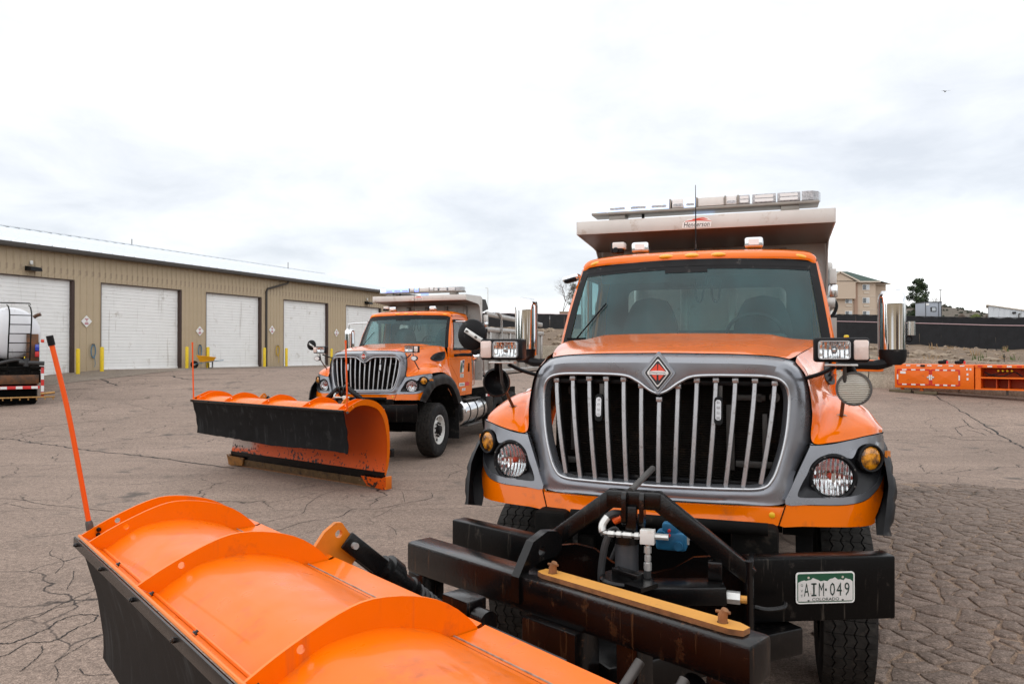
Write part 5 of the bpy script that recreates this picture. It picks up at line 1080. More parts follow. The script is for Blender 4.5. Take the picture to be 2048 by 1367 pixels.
# crazed patch: broken asphalt pieces in sand, right of the near truck
def clip(poly, px, py, nx_, ny_):
    out = []; n = len(poly)
    for i in range(n):
        a = poly[i]; b_ = poly[(i+1) % n]; da = (a[0]-px)*nx_+(a[1]-py)*ny_; db_ = (b_[0]-px)*nx_+(b_[1]-py)*ny_
        if da <= 0: out.append(a)
        if (da < 0) != (db_ < 0) and abs(da-db_) > 1e-12: t = da/(da-db_); out.append((a[0]+(b_[0]-a[0])*t, a[1]+(b_[1]-a[1])*t))
    return out
rv = random.Random(5); DXc, DYc = .20, .155; seeds = {}
def in_patch(x, y): return 1.2 < x and y < 12.25-.42*(x-6.6)-.25*math.sin(x*2.3) and x < 9.2 and y > 3.2 and x > 1.55+.33*(y-3.0)
for i in range(-2, 46):
    for j in range(-2, 66):
        q = 1.0+.7*(rv.random()-.5)
        seeds[(i, j)] = (1.0+DXc*(i+(.5 if j % 2 else 0))+rv.uniform(-.12, .12), 2.6+DYc*j+rv.uniform(-.09, .09))
        if rv.random() < .30: del seeds[(i, j)]
cells = []
for (i, j), (x, y) in seeds.items():
    if not in_patch(x, y): continue
    poly = [(x-.5, y-.5), (x+.5, y-.5), (x+.5, y+.5), (x-.5, y+.5)]
    for di in (-3, -2, -1, 0, 1, 2, 3):
        for dj in (-3, -2, -1, 0, 1, 2, 3):
            if di or dj:
                q = seeds.get((i+di, j+dj))
                if q:
                    dx, dy = q[0]-x, q[1]-y; poly = clip(poly, (x+q[0])/2, (y+q[1])/2, dx, dy)
                    if len(poly) < 3: break
    if len(poly) >= 3: cells.append((math.hypot(x, y), x, y, poly))
cells.sort()
bed = MB(); bp_poly = [(1.6, 3.2), (9.1, 3.2), (9.1, 11.05), (8.0, 11.55), (7.2, 12.05), (6.5, 12.3), (5.6, 12.4), (4.75, 12.3), (3.6, 9.2), (2.4, 5.6)]
bed.prism(bp_poly, lambda x, y, t: (x, y, .004), 0); bo = bed.build('sand_joints', 'joint_sand'); tag(bo, kind='structure')
def cell_mesh(mb, x, y, poly, org=(0, 0)):
    # split long edges with a jog so the outline looks broken, not ruled
    out = []; n = len(poly)
    for a in range(n):
        p, q = poly[a], poly[(a+1) % n]; out.append(p); l = math.hypot(q[0]-p[0], q[1]-p[1])
        if l > .07: 
            h_ = (hash((round((p[0]+q[0])*500), round((p[1]+q[1])*500))) % 1000)/1000-.5; out.append(((p[0]+q[0])/2+(q[1]-p[1])/l*.028*h_*(1 if (p[0]+p[1]) < (q[0]+q[1]) else -1), (p[1]+q[1])/2-(q[0]-p[0])/l*.028*h_*(1 if (p[0]+p[1]) < (q[0]+q[1]) else -1)))
    cx = sum(p[0] for p in out)/len(out); cy = sum(p[1] for p in out)/len(out); g1 = rv.uniform(.010, .018) if rv.random() < .7 else rv.uniform(.020, .040); h = rv.uniform(.014, .020); tx, ty = rv.uniform(-.012, .012), rv.uniform(-.012, .012); n = len(out)
    def ring(gp, z):
        r = []
        for px, py in out:
            d = max(1e-6, math.hypot(px-cx, py-cy)); f = max(.2, (d-gp)/d); X = cx+(px-cx)*f; Y = cy+(py-cy)*f; r.append((X-org[0], Y-org[1], z+(tx*(X-cx)+ty*(Y-cy) if z > .008 else 0)))
        return r
    r0 = ring(g1*.75, .003); r1 = ring(g1, h*.85); r2 = ring(g1+.005, h)
    mb.add(r0+r1+r2, [(a, (a+1) % n, n+(a+1) % n, n+a) for a in range(n)]+[(n+a, n+(a+1) % n, 2*n+(a+1) % n, 2*n+a) for a in range(n)]+[tuple(2*n+a for a in range(n))])
vis = [c for c in cells if (c[1]/c[2] < .72)]; hid = [c for c in cells if not (c[1]/c[2] < .72)]
for c in vis[:300]:
    mb = MB(); cell_mesh(mb, c[1], c[2], c[3], (c[1], c[2])); o = mb.build('asphalt_piece', 'asphalt_piece', g, ang=50); o.location = (c[1], c[2], 0)
mb = MB()
for c in vis[300:]+hid: cell_mesh(mb, c[1], c[2], c[3])
o = mb.build('asphalt_pieces', 'asphalt_piece', g, ang=50, weld=False); o['kind'] = 'stuff'

# ================================================================ maintenance shop
mat('shop_wall', (.46, .365, .245), .55, var=.06, vs_=1.2, streak=((.28, .215, .15), .10, 6), dirt=((.26, .20, .15), .05, 1.5))
mat('shop_door', (.86, .86, .85), .5, var=.03, vs_=2, dirt=((.58, .55, .51), .07, 2.2), streak=((.55, .53, .5), .07, 5))
mat('jamb_brown', (.045, .022, .015), .5, var=.1)
mat('gutter_brown', (.042, .034, .028), .4, var=.1)
mat('roof_metal', (.70, .735, .77), .42, metal=.25, var=.04, vs_=.8)
mat('roof_seam', (.55, .58, .62), .45, metal=.3)
mat('bollard_yellow', (.80, .56, .010), .4, var=.06, vs_=6, dirt=((.35, .25, .05), .12, 10))
mat('hose_blue', (.12, .22, .30), .6); mat('hose_yellow', (.55, .36, .02), .6)
mat('barrow_yellow', (.80, .36, .008), .4, var=.06)
SHOP = empty('maintenance_shop', (-19.753, 35.9, 0), math.radians(67)); P = lambda mb, n, m_, par=None, **k: mb.build(n, m_, par or SHOP, **k)
gsh = lambda s: gz_(0, 35.9+s*.9205)
doors = [(-6.15, -1.25), (.10, 4.98), (6.68, 11.15), (13.15, 17.80), (19.85, 24.50)]; DT = 5.38; SA, SB = -14.0, 29.2
def panel(x0, x1, z0, z1):
    w = x1-x0; mb = MB(); r = min(.07, w*.4)
    pr = [(0, 0), (w-r, 0), (w-r*.72, -.032), (w-r*.28, -.032), (w, 0)]
    mb.grid([[(a, b_, z0) for a, b_ in pr], [(a, b_, z1) for a, b_ in pr]]); o = P(mb, 'wall_panel', 'shop_wall', smooth=False); o.location = (x0, 0, 0)
edges = [SA]+[v for d in doors for v in d]+[SB]
for k in range(0, len(edges), 2):
    x = edges[k]; n = max(1, round((edges[k+1]-x)/.305)); w = (edges[k+1]-x)/n
    for i in range(n): panel(x+i*w, x+(i+1)*w, gsh(x)-.15, 6.62)
for a, b_ in doors:
    n = round((b_-a)/.305); w = (b_-a)/n
    for i in range(n): panel(a+i*w, a+(i+1)*w, DT+.06, 6.62)
    gb = gsh((a+b_)/2)
    d = empty('roll_up_door', parent=SHOP); sl = MB(); nsl = 26; hh = (DT+.03-gb)/nsl; rows = []
    for i in range(nsl):
        for q, off in ((.0, .024), (.07, .0), (.93, .0), (1.0, .024)): rows.append([(x, .14+off, gb+(i+q)*hh) for x in (a, b_)])
    sl.grid(rows); P(sl, 'slats', 'shop_door', d, ang=10)
    P(MB().box(((a+b_)/2, .13, gb+.05), (b_-a-.02, .05, .10)), 'bottom_rail', 'shop_door', d)
    for x in (a+.018, b_-.07): P(MB().box((x, .06, (gb+DT)/2), (.035 if x < (a+b_)/2 else .14, .17, DT-gb)), 'door_jamb', 'jamb_brown', d)
    P(MB().box(((a+b_)/2, .06, DT+.04), (b_-a, .17, .04)), 'door_header', 'jamb_brown', d)
mb = MB(); mb.box(((SA+SB)/2, .32, 3.8), (SB-SA-.1, .1, 5.8)); mb.box((SB-.05, 9.2, 3.8), (.1, 18.3, 5.8)); P(mb, 'inner_wall', 'shop_wall')
for k in range(60): 
    pass
# roof: standing-seam panels
y0, z0, y1, z1 = -.42, 6.80, 9.2, 8.93; wseam = .61; nrf = int((SB+.4-SA)/wseam); me_ref = None
for k in range(nrf):
    x0 = SA-.2+k*wseam; mb = MB(); mb.grid([[(a, y, z+b_) for a, b_ in ((0, 0), (wseam-.03, 0), (wseam-.02, .045), (wseam, .045), (wseam, 0))] for y, z in ((y0, z0), (y1, z1))])
    if me_ref is None: o = P(mb, 'roof_panel', 'roof_metal', smooth=False); me_ref = o.data
    else: o = bpy.data.objects.new('roof_panel', me_ref); COL.objects.link(o); o.parent = SHOP
    o.location = (x0, 0, 0)
mb = MB(); mb.grid([[(SA-.2, y1, z1), (SB+.4, y1, z1)], [(SA-.2, 18.8, z0), (SB+.4, 18.8, z0)]]); mb.add([(SB+.02, 0, 6.5), (SB+.02, 18.4, 6.5), (SB+.02, 9.2, 8.88)], [(0, 1, 2)]); P(mb, 'rear_roof', 'roof_metal', smooth=False)
P(MB().box(((SA+SB)/2, y1, z1+.03), (SB-SA+.6, .3, .05)), 'ridge_cap', 'roof_metal')
P(MB().box(((SA+SB)/2+.1, -.36, 6.68), (SB-SA+.5, .14, .20), bev=.02), 'gutter', 'gutter_brown'); P(MB().box(((SA+SB)/2+.1, -.14, 6.63), (SB-SA+.5, .30, .03)), 'soffit', 'gutter_brown')
P(MB().tube([(13.24, -.34, 6.60), (13.22, -.30, 6.45), (11.60, -.08, 5.98), (11.52, -.07, 5.80), (11.52, -.07, gsh(11.5))], .065, 8), 'downspout', 'gutter_brown')
for x, yy in ((9.6, 9.2), (24.0, 8.6)): P(MB().tube([(x, yy, 8.8), (x, yy, 9.35)], .025, 8), 'roof_vent', 'gutter_brown')
tag(SHOP, 'long tan metal shop with white roll-up doors and pale metal roof at left', 'building')
def shop_pt(s, off, z=0.0): a = math.radians(67); return Vector((-19.753+s*math.cos(a)+off*math.cos(a-PI/2), 35.9+s*math.sin(a)+off*math.sin(a-PI/2), z))
def on_wall(name, s, z): return empty(name, shop_pt(s, .035, z), math.radians(67))
wl_ = ['small black lamp high on the tan wall above the leftmost roll-up door', 'small black lamp on the tan wall above the farthest roll-up door, near the truck canopy']
for q, (s, z) in enumerate(((-3.35, 5.74), (22.46, 5.72))):
    r = on_wall('wall_lamp', s, z); mb = MB(); mb.box((0, -.05, .28), (.12, .10, .18), bev=.03); mb.build('lamp_neck', 'white_paint', r)
    MB().prism([(0, .12), (.36, .06), (.42, -.10), (0, -.08)], lambda y, zz_, t: (-.25+t, -y, zz_), .50).build('lamp_head', 'black_plastic', r); tag(r, wl_[q], 'wall lamp', 'wall lamps on the shop')
sg = ['white diamond sign on the tan pier between the first and second roll-up doors', 'white diamond sign on the tan pier above the wheelbarrow', 'white diamond sign on the tan pier right of the brown downspout', 'white diamond sign on the tan pier left of the farthest door, above a yellow bollard']
for q, (s, z) in enumerate(((-.66, 3.55), (6.22, 3.25), (12.07, 3.45), (18.72, 3.41))):
    r = on_wall('diamond_sign', s, z); MB().prism([(0, .28), (.28, 0), (0, -.28), (-.28, 0)], lambda x, v, t: (x, -.012+t, v), .012).build('sign_plate', 'white_flat', r)
    mb = MB()
    for zq, w in ((.12, .20), (.07, .12), (.03, .06), (-.05, .14), (-.10, .22), (-.14, .18)): mb.add([(x, -.0145, zq+b_) for x, b_ in ((-w/2, -.016), (w/2, -.016), (w/2, .016), (-w/2, .016))], [(0, 1, 2, 3)])
    mb.build('sign_marks', 'sign_pink', r, smooth=False); tag(r, sg[q], 'sign', 'diamond signs on the shop wall')
hs = [('blue', -.33, 'blue air hose hung in a coil on the tan wall between the first two doors'), ('blue', 6.21, 'grey-blue hose hanging on the tan wall behind the wheelbarrow'), ('yellow', 12.55, 'yellow hose coiled on the tan wall right of the downspout')]
for c_, s, lb_ in hs:
    r = on_wall('hose_coil', s, 2.3); k = .75 if c_ == 'blue' else 1.0
    mb = MB(); mb.tube([Vector((.16*k*math.cos(a)*(1+.15*math.sin(a*.37)), -.05-.012*math.sin(a*.9), -.15+.30*math.sin(a)*(1+.1*math.cos(a*.21)))) for a in [i*.26 for i in range(0, 24*5)]], .014, 6); mb.tube(crs([(.05, -.05, -.35), (.08, -.05, -.55), (.10, -.05, -.75), (.06, -.05, -.9)], 4), .014, 6); mb.build('hose', 'hose_'+c_, r)
    MB().box((0, -.04, .17), (.12, .08, .06), bev=.015).build('hose_hook', 'bracket_grey', r); tag(r, lb_, 'hose', 'hoses on the shop wall')
bl = ['yellow steel bollard right of the leftmost door', 'yellow bollard beside the blue hose, left of the second door', 'yellow bollard left of the wheelbarrow', 'yellow bollard just behind the wheelbarrow handle end', 'yellow bollard at the foot of the brown downspout', 'yellow bollard left of the fourth door, right of the yellow hose', 'yellow bollard behind the small left lamp of the farther truck']
for q, s in enumerate((-1.66, -.44, 4.60, 6.06, 10.52, 12.50, 17.12)):
    p = shop_pt(s, .8); r = empty('bollard', (p.x, p.y, gz_(p.x, p.y))); MB().lathe([(.085, -.05), (.085, 1.10), (.075, 1.135), (.045, 1.155), (.001, 1.16)], None, 20).build('post', 'bollard_yellow', r); MB().lathe([(.13, 0), (.12, .012), (.085, .014)], None, 20).build('footing', 'concrete', r)
    tag(r, bl[q], 'bollard', 'yellow bollards along the shop')
# concrete apron
mb = MB(); rows = []
for off in (-.3, .6, 1.6, 2.7, 3.6):
    row = []
    for i in range(45):
        s = SA+i*1.0; p = shop_pt(s, off+(.05*math.sin(i*1.7) if off > 3 else 0)); row.append((p.x, p.y, gz_(p.x, p.y)+.012))
    rows.append(row)
o = mb.grid(rows).build('concrete_apron', 'concrete'); tag(o, kind='structure')
# wheelbarrow
p = shop_pt(5.30, 1.35); WB = empty('wheelbarrow', (p.x, p.y, gz_(p.x, p.y)+.01), math.radians(18))
top = [(-.42, -.33), (.55, -.33), (.55, .33), (-.42, .33)]; bot = [(-.22, -.20), (.40, -.20), (.40, .20), (-.22, .20)]
mb = MB(); tz = [.70, .58, .58, .70]
mb.add([(x, y, z) for (x, y), z in zip(top, tz)]+[(x, y, .33) for x, y in bot]+[(x*.97, y*.95, z) for (x, y), z in zip(top, tz)]+[(x*.97, y*.95, .345) for x, y in bot], [(0, 1, 5, 4), (1, 2, 6, 5), (2, 3, 7, 6), (3, 0, 4, 7), (4, 5, 6, 7), (8, 12, 13, 9), (9, 13, 14, 10), (10, 14, 15, 11), (11, 15, 12, 8), (12, 15, 14, 13), (0, 8, 9, 1), (1, 9, 10, 2), (2, 10, 11, 3), (3, 11, 8, 0)]); mb.build('tray', 'barrow_yellow', WB, smooth=False)
for s in (-1, 1):
    MB().tube([(-.55, s*.06, .22), (-.1, s*.22, .30), (.5, s*.24, .38), (.92, s*.27, .42)], .018, 8).build('handle', 'hose_blue', WB); MB().tube([(.15, s*.23, .33), (.18, s*.23, .02), (.36, s*.23, .02), (.38, s*.23, .36)], .016, 8).build('leg', 'black_plastic', WB)
mb = MB(); mb.lathe([(.09, -.05), (.17, -.055), (.20, -.03), (.20, .03), (.17, .055), (.09, .05), (.05, .04), (.05, -.04)], Matrix.Translation((-.52, 0, .20)) @ Matrix.Rotation(PI/2, 4, 'X'), 20); mb.build('wheel', 'rubber', WB)
tag(WB, 'yellow wheelbarrow with black wheel standing between two bollards', 'wheelbarrow')
# ================================================================ tanker truck at the left edge
mat('tank_white', (.72, .73, .76), .3, coat=.3, var=.04, vs_=2, streak=((.45, .42, .40), .08, 5))
mat('red_tape', (.60, .025, .02), .35); mat('white_tape', (.75, .77, .76), .35); mat('blue_lens', (.02, .05, .45), .15, coat=1.0)
mat('brass', (.42, .24, .09), .4, metal=.7, var=.3, vs_=20); mat('tanker_orange', (.16, .055, .010), .5, var=.3, vs_=4, dirt=((.02, .016, .013), .8, 3))
TK = empty('tanker_truck', (-16.30, 24.4, gz_(0, 24.2)), math.radians(33)); P = lambda mb, n, m_, par=None, **k: mb.build(n, m_, par or TK, **k)
MT = Matrix.Translation((0, .25, 2.37)) @ Matrix.Rotation(-PI/2, 4, 'X')
P(MB().lathe([(.001, -.10), (.30, -.085), (.58, -.04), (.76, .04), (.84, .14), (.86, .25), (.86, 5.2), (.80, 5.4), (.001, 5.5)], MT, 48), 'tank', 'tank_white', ang=60)
ld = empty('ladder', parent=TK)
for x in (-.07, .53): P(MB().tube(crs([(x, -.10, .95), (x+.03, -.12, 2.0), (x+.06, -.12, 2.9), (x+.03, .0, 3.20), (x-.02, .3, 3.30)], 5), .022, 8), 'ladder_rail', 'black_gloss', ld)
for k in range(7): z = 1.15+.30*k; P(MB().tube([(-.05+.005*k, -.12, z), (.56+.005*k, -.12, z)], .016, 8), 'rung', 'black_gloss', ld)
P(MB().tube([(-.6, .2, 3.3), (-.6, .2, 3.36), (.55, .2, 3.36), (.55, .2, 3.3)], .02, 8), 'top_rail', 'black_gloss')
mb = MB(); mb.box((-.2, .35, 1.22), (2.3, 1.0, .10), bev=.01); mb.box((-.2, .25, .95), (2.1, .7, .40), bev=.01); P(mb, 'rear_deck', 'under_dark')
P(MB().box((-.1, -.12, .86), (1.8, .05, .30), bev=.01), 'rear_panel', 'tanker_orange')
P(MB().box((-.2, .10, .42), (1.85, .35, .70), bev=.03), 'rear_box', 'void_black')
P(MB().box((-.2, -.16, .60), (2.05, .05, .10), bev=.006), 'bumper_bar', 'decal_red')
for k in range(5): P(MB().box((-1.0+.42*k, -.19, .60), (.18, .012, .085)), 'reflective_tape', 'white_tape')
P(MB().box((.90, -.14, .75), (.09, .06, 1.0), bev=.008), 'corner_post', 'red_tape')
for z in (.95, .55): P(MB().box((.90, -.175, z), (.085, .012, .20)), 'reflective_tape', 'white_tape')
P(MB().box((.62, .25, 1.85), (.34, .25, 1.0), bev=.02), 'side_cabinet', 'tanker_orange'); P(MB().box((.75, .10, 1.90), (.12, .08, .22), bev=.02), 'blue_lamp', 'blue_lens'); P(MB().box((.75, .10, 1.68), (.12, .08, .18), bev=.02), 'tail_lamp', 'decal_red'); P(MB().box((.90, .1, 2.12), (.10, .08, .10), bev=.02), 'marker_lamp', 'red_flat')
P(MB().tube(crs([(.50, .5, 2.75), (.70, .45, 2.95), (.85, .4, 3.02)], 4), .06, 10), 'spout', 'tanker_orange')
mb = MB(); mb.tube(crs([(-.6, -.2, 1.28), (-.2, -.3, 1.42), (.2, -.25, 1.50), (.5, -.2, 1.40)], 6), .05, 10); mb.cyl((.25, -.25, 1.42), (.95, -.25, 1.38), .07, 12); mb.cyl((.45, -.25, 1.30), (.45, -.25, 1.55), .08, 12); P(mb, 'rear_hoses', 'hose_black')
P(MB().box((.40, -.28, 1.50), (.03, .02, .22)), 'valve_handle', 'bollard_yellow')
mb = MB(); mb.cyl((-1.2, -.22, .28), (1.25, -.22, .28), .028, 10)
for k in range(11): mb.cyl((-1.1+.23*k, -.22, .26), (-1.1+.23*k, -.22, .19), .022, 6)
mb.cyl((.85, -.22, .38), (1.25, -.22, .42), .04, 10); P(mb, 'spray_bar', 'brass')
for x in (-.95, .55): P(MB().lathe([(.25, -.2), (.45, -.22), (.50, -.17), (.50, .17), (.45, .22), (.25, .2), (.2, .1), (.2, -.1)], Matrix.Translation((x, 1.0, .48)) @ Matrix.Rotation(PI/2, 4, 'Y'), 28), 'wheel', 'rubber')
mb = MB(); mb.box((-.2, 3.2, 1.0), (1.0, 6.0, .3)); mb.box((-.2, 6.6, 1.7), (2.2, 1.6, 1.9), bev=.1); P(mb, 'chassis_and_cab', 'under_dark')
tag(TK, 'white round tank truck seen from behind at the left edge, with a black ladder', 'tank truck')

# ================================================================ concrete barriers, right
ground_nodes('barrier_concrete', (.42, .385, .32), (.30, .27, .22), (.5, .47, .42), cracky=False)
bd = Vector((.810, -.587, 0)); b0 = Vector((13.9, 29.3, 0)); bang = math.atan2(bd.y, bd.x)
prof_b = [(-.30, 0), (-.30, .08), (-.22, .30), (-.11, .52), (-.09, 1.16), (-.075, 1.19), (.075, 1.19), (.09, 1.16), (.11, .52), (.22, .30), (.30, .08), (.30, 0)]
seg_mesh = None; BL_ = 3.05
names = ['far left of the row, seen between the two trucks', 'beyond the hood of the near truck', 'just behind the near truck cab', 'behind the right mirror of the near truck', 'directly behind the orange cabinet with closed doors', 'behind the joint of the two orange cabinets', 'behind the open orange cabinet at the right edge', 'last at the right edge of the photo']
idx = [-5, -4, -2, -1, 0, 1, 2, 3]
for q, k in enumerate(idx):
    c = b0+bd*(BL_*(k+.5)); 
    if seg_mesh is None:
        mb = MB(); L = BL_-.03; n = len(prof_b)
        mb.add([(x, y, z) for x in (-L/2, L/2) for y, z in prof_b], [(i, (i+1) % n, n+(i+1) % n, n+i) for i in range(n)]+[tuple(range(n))[::-1], tuple(range(n, 2*n))]); o = mb.build('concrete_barrier', 'barrier_concrete', ang=20); seg_mesh = o.data
    else: o = bpy.data.objects.new('concrete_barrier', seg_mesh); COL.objects.link(o)
    zl = gz_(0, (c-bd*BL_/2).y); zr = gz_(0, (c+bd*BL_/2).y); o.location = (c.x, c.y, (zl+zr)/2-.03); o.rotation_euler = (0, -math.atan2(zr-zl, BL_), bang)
    tag(o, 'pale concrete road barrier '+names[q], 'barrier', 'concrete barriers along the yard edge')
# rods sticking up from the joints
for q, (k, lb_) in enumerate(((1, 'thin black pin standing on the barrier left of the black gloves'), (2, 'thin black pin standing on the barrier above the open orange cabinet'))):
    c = b0+bd*(BL_*(k-.55)); r = MB().tube([(0, 0, 0), (0, 0, .32)], .014, 6); r.box((0, 0, .22), (.08, .05, .04)); o = r.build('barrier_pin', 'ink_black'); o.location = (c.x, c.y, gz_(0, c.y)+1.14); tag(o, lb_, 'pin', 'barrier pins')

# ================================================================ orange crash-attenuator cabinets on the ground
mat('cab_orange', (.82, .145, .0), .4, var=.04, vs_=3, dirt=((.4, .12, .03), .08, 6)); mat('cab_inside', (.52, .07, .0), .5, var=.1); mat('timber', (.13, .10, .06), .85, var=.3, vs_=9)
e = Vector((.766, -.643, 0)); ea = math.atan2(e.y, e.x)
def cabinet(p, L, H, zb):
    r = empty('orange_cabinet', (p.x, p.y, gz_(0, p.y)), ea); return r
C1 = cabinet(Vector((14.02, 27.55, 0)), 2.48, .86, .16); L1, H1, ZB = 2.50, .86, .17; P = lambda mb, n, m_, par=None, **k: mb.build(n, m_, par or C1, **k)
P(MB().box((L1/2, .40, ZB+H1/2), (L1, .80, H1), bev=.012), 'cabinet_body', 'cab_orange')
for x0, x1 in ((.10, 1.14), (1.20, 2.06)):
    dr = empty('cabinet_door', parent=C1); z0, z1 = ZB+.13, ZB+.66; cx, cz = (x0+x1)/2, (z0+z1)/2
    mb = MB(); pts = [(x0, -.012, z0), (x1, -.012, z0), (x1, -.012, z1), (x0, -.012, z1), (cx, -.034, cz)]; mb.add(pts, [(0, 1, 4), (1, 2, 4), (2, 3, 4), (3, 0, 4)]); mb.add([(x0, 0, z0), (x1, 0, z0), (x1, 0, z1), (x0, 0, z1)]+pts[:4], [(0, 1, 5, 4), (1, 2, 6, 5), (2, 3, 7, 6), (3, 0, 4, 7)]); P(mb, 'door_leaf', 'cab_orange', dr, smooth=False)
    def tape(a, b_, horiz, n):
        for i in range(n):
            t0, t1 = i/n, (i+1)/n; m_ = 'white_tape' if i % 2 else 'red_tape'
            if horiz: P(MB().box((lerp(a[0], b_[0], (t0+t1)/2), -.016, a[1]), (abs(b_[0]-a[0])/n, .008, .045)), 'tape', m_, dr)
            else: P(MB().box((a[0], -.016, lerp(a[1], b_[1], (t0+t1)/2)), (.045, .008, abs(b_[1]-a[1])/n)), 'tape', m_, dr)
    tape((x0, z1), (x1, z1), True, 7); tape((x0, z0), (x1, z0), True, 7); tape((x0, z0), (x0, z1), False, 3); tape((x1, z0), (x1, z1), False, 3)
    P(MB().box(((x1-.05) if x0 < .5 else (x0+.05), -.03, cz), (.07, .02, .06), bev=.01), 'latch', 'fitting', dr)
P(MB().box((.28, -.022, ZB+.56), (.18, .01, .09)), 'warning_decal', 'white_flat')
for x, z in ((2.30, .70), (2.40, .70), (2.31, .52), (2.31, .36)): P(MB().box((x, -.006, ZB+z), (.055, .008, .075)), 'tape', 'white_tape')
for k in range(6): P(MB().box((.45+.34*k, -.006, ZB+H1-.045), (.14, .008, .04)), 'tape', 'white_tape')
for x in (.22, .85): P(MB().box((x, .18, ZB/2+.05), (.10, .12, ZB-.04)), 'stand_leg', 'cab_orange')
P(MB().box((.92, -.02, ZB+H1-.05), (.14, .06, .07), bev=.015), 'handle', 'black_plastic')
tag(C1, 'orange steel cabinet with two closed doors edged in red and white tape', 'cabinet', 'orange steel cabinets at the barrier')
C2 = cabinet(Vector((14.02, 27.55, 0))+e*2.53, 2.6, .86, .16); P = lambda mb, n, m_, par=None, **k: mb.build(n, m_, par or C2, **k); L2 = 3.4
C2.location.z = C1.location.z
P(MB().box((L2/2, .80, ZB+H1/2), (L2, .02, H1)), 'back_plate', 'cab_inside')
for z in (ZB+.03, ZB+.42, ZB+H1-.02): P(MB().box((L2/2, .40, z), (L2, .80, .05)), 'shelf', 'cab_orange')
P(MB().box((L2/2, -.005, ZB+H1-.05), (L2, .02, .09)), 'top_rail', 'cab_orange')
P(MB().box((.09, .40, ZB+H1/2), (.16, .79, H1-.06)), 'end_plate', 'cab_orange')
for x in (.60, .95, 1.55, 2.2, 2.9): P(MB().box((x, .50, ZB+.22), (.03, .55, .36)), 'divider', 'cab_inside')
for x in (1.5, 2.6): P(MB().box((x, .50, ZB+.63), (.03, .55, .38)), 'divider', 'cab_inside')
for k in range(9): P(MB().box((.16+.28*k, -.018, ZB+H1-.05), (.14, .008, .05)), 'tape', 'white_tape' if k % 2 else 'red_tape')
for k in range(4): P(MB().lathe([(.035, 0), (.035, .05), (.02, .07), (.001, .07)], Matrix.Translation((.66+.13*k, .2, ZB+.66)) @ Matrix.Rotation(PI/2, 4, 'X'), 10), 'yellow_plug', 'bollard_yellow')
mb = MB(); mb.tube(crs([(.25, .2, ZB+.60), (.5, .15, ZB+.50), (.8, .15, ZB+.48), (1.1, .2, ZB+.62), (1.35, .2, ZB+.47)], 6), .02, 8); mb.tube(crs([(.3, .15, ZB+.48), (.6, .12, ZB+.55), (.9, .2, ZB+.64)], 6), .016, 8); P(mb, 'cables', 'black_plastic')
for x in (.9, 2.4): P(MB().box((x, .3, ZB/2), (.06, .12, ZB)), 'stand_leg', 'bracket_grey')
tag(C2, 'open orange steel cabinet with shelves and yellow plugs at the right edge', 'cabinet', 'orange steel cabinets at the barrier')
for q, (x, y, lb_) in enumerate(((.16, .12, 'left of two grey timber blocks under the orange cabinet'), (.95, .05, 'right of two grey timber blocks under the orange cabinet'))):
    c = Vector((14.02, 27.55, 0))+e*x; o = MB().box((0, 0, .05), (.72, .28, .10), bev=.008).build('timber_block', 'timber'); o.location = (c.x+.1, c.y+y, gz_(0, c.y)+.005); o.rotation_euler = (0, 0, ea); tag(o, lb_, 'timber', 'timber blocks')
for q, (x, lb_) in enumerate(((1.50, 'left pair of black work gloves lying on the orange cabinet'), (2.02, 'right pair of black work gloves with red cuffs on the orange cabinet'))):
    c = Vector((14.02, 27.55, 0))+e*x; r = empty('work_gloves', (c.x+.18, c.y+.25, C1.location.z+ZB+H1), ea+.3*q)
    mb = MB(); mb.box((0, 0, .07), (.26, .12, .13), bev=.05, seg=3); mb.box((.1, .02, .10+.03*q), (.16, .10, .14), bev=.04, seg=3); mb.build('glove', 'black_plastic', r); MB().box((.17, -.03, .07), (.06, .10, .11), bev=.02).build('cuff', 'decal_red', r); tag(r, lb_, 'gloves', 'work gloves on the cabinet')
# orange attenuator stand with yellow capped posts, seen past the near truck's lamp
r = empty('attenuator_stand', (12.05, 25.9, gz_(0, 25.9)), ea)
MB().box((-.08, .3, 1.12), (1.3, .5, .40), bev=.05).build('stand_box', 'cab_orange', r); MB().box((.44, .045, 1.16), (.16, .02, .20)).build('symbol_plate', 'ink_black', r); MB().box((.44, .04, 1.02), (.16, .02, .03)).build('yellow_strip', 'bollard_yellow', r)
for x in (-.62, .50):
    MB().tube([(x, .35, 1.3), (x, .35, 2.12)], .055, 12).build('post', 'cab_orange', r); MB().lathe([(.085, 0), (.085, .05), (.05, .07), (.001, .07)], Matrix.Translation((x+.02, .35, 2.12)), 14).build('post_cap', 'bollard_yellow', r)
for x in (-.6, -.3): MB().box((x, .3, .48), (.1, .12, .96)).build('stand_leg', 'cab_orange', r)
tag(r, 'orange stand with yellow-capped posts partly hidden behind the near truck right lamp', 'stand')

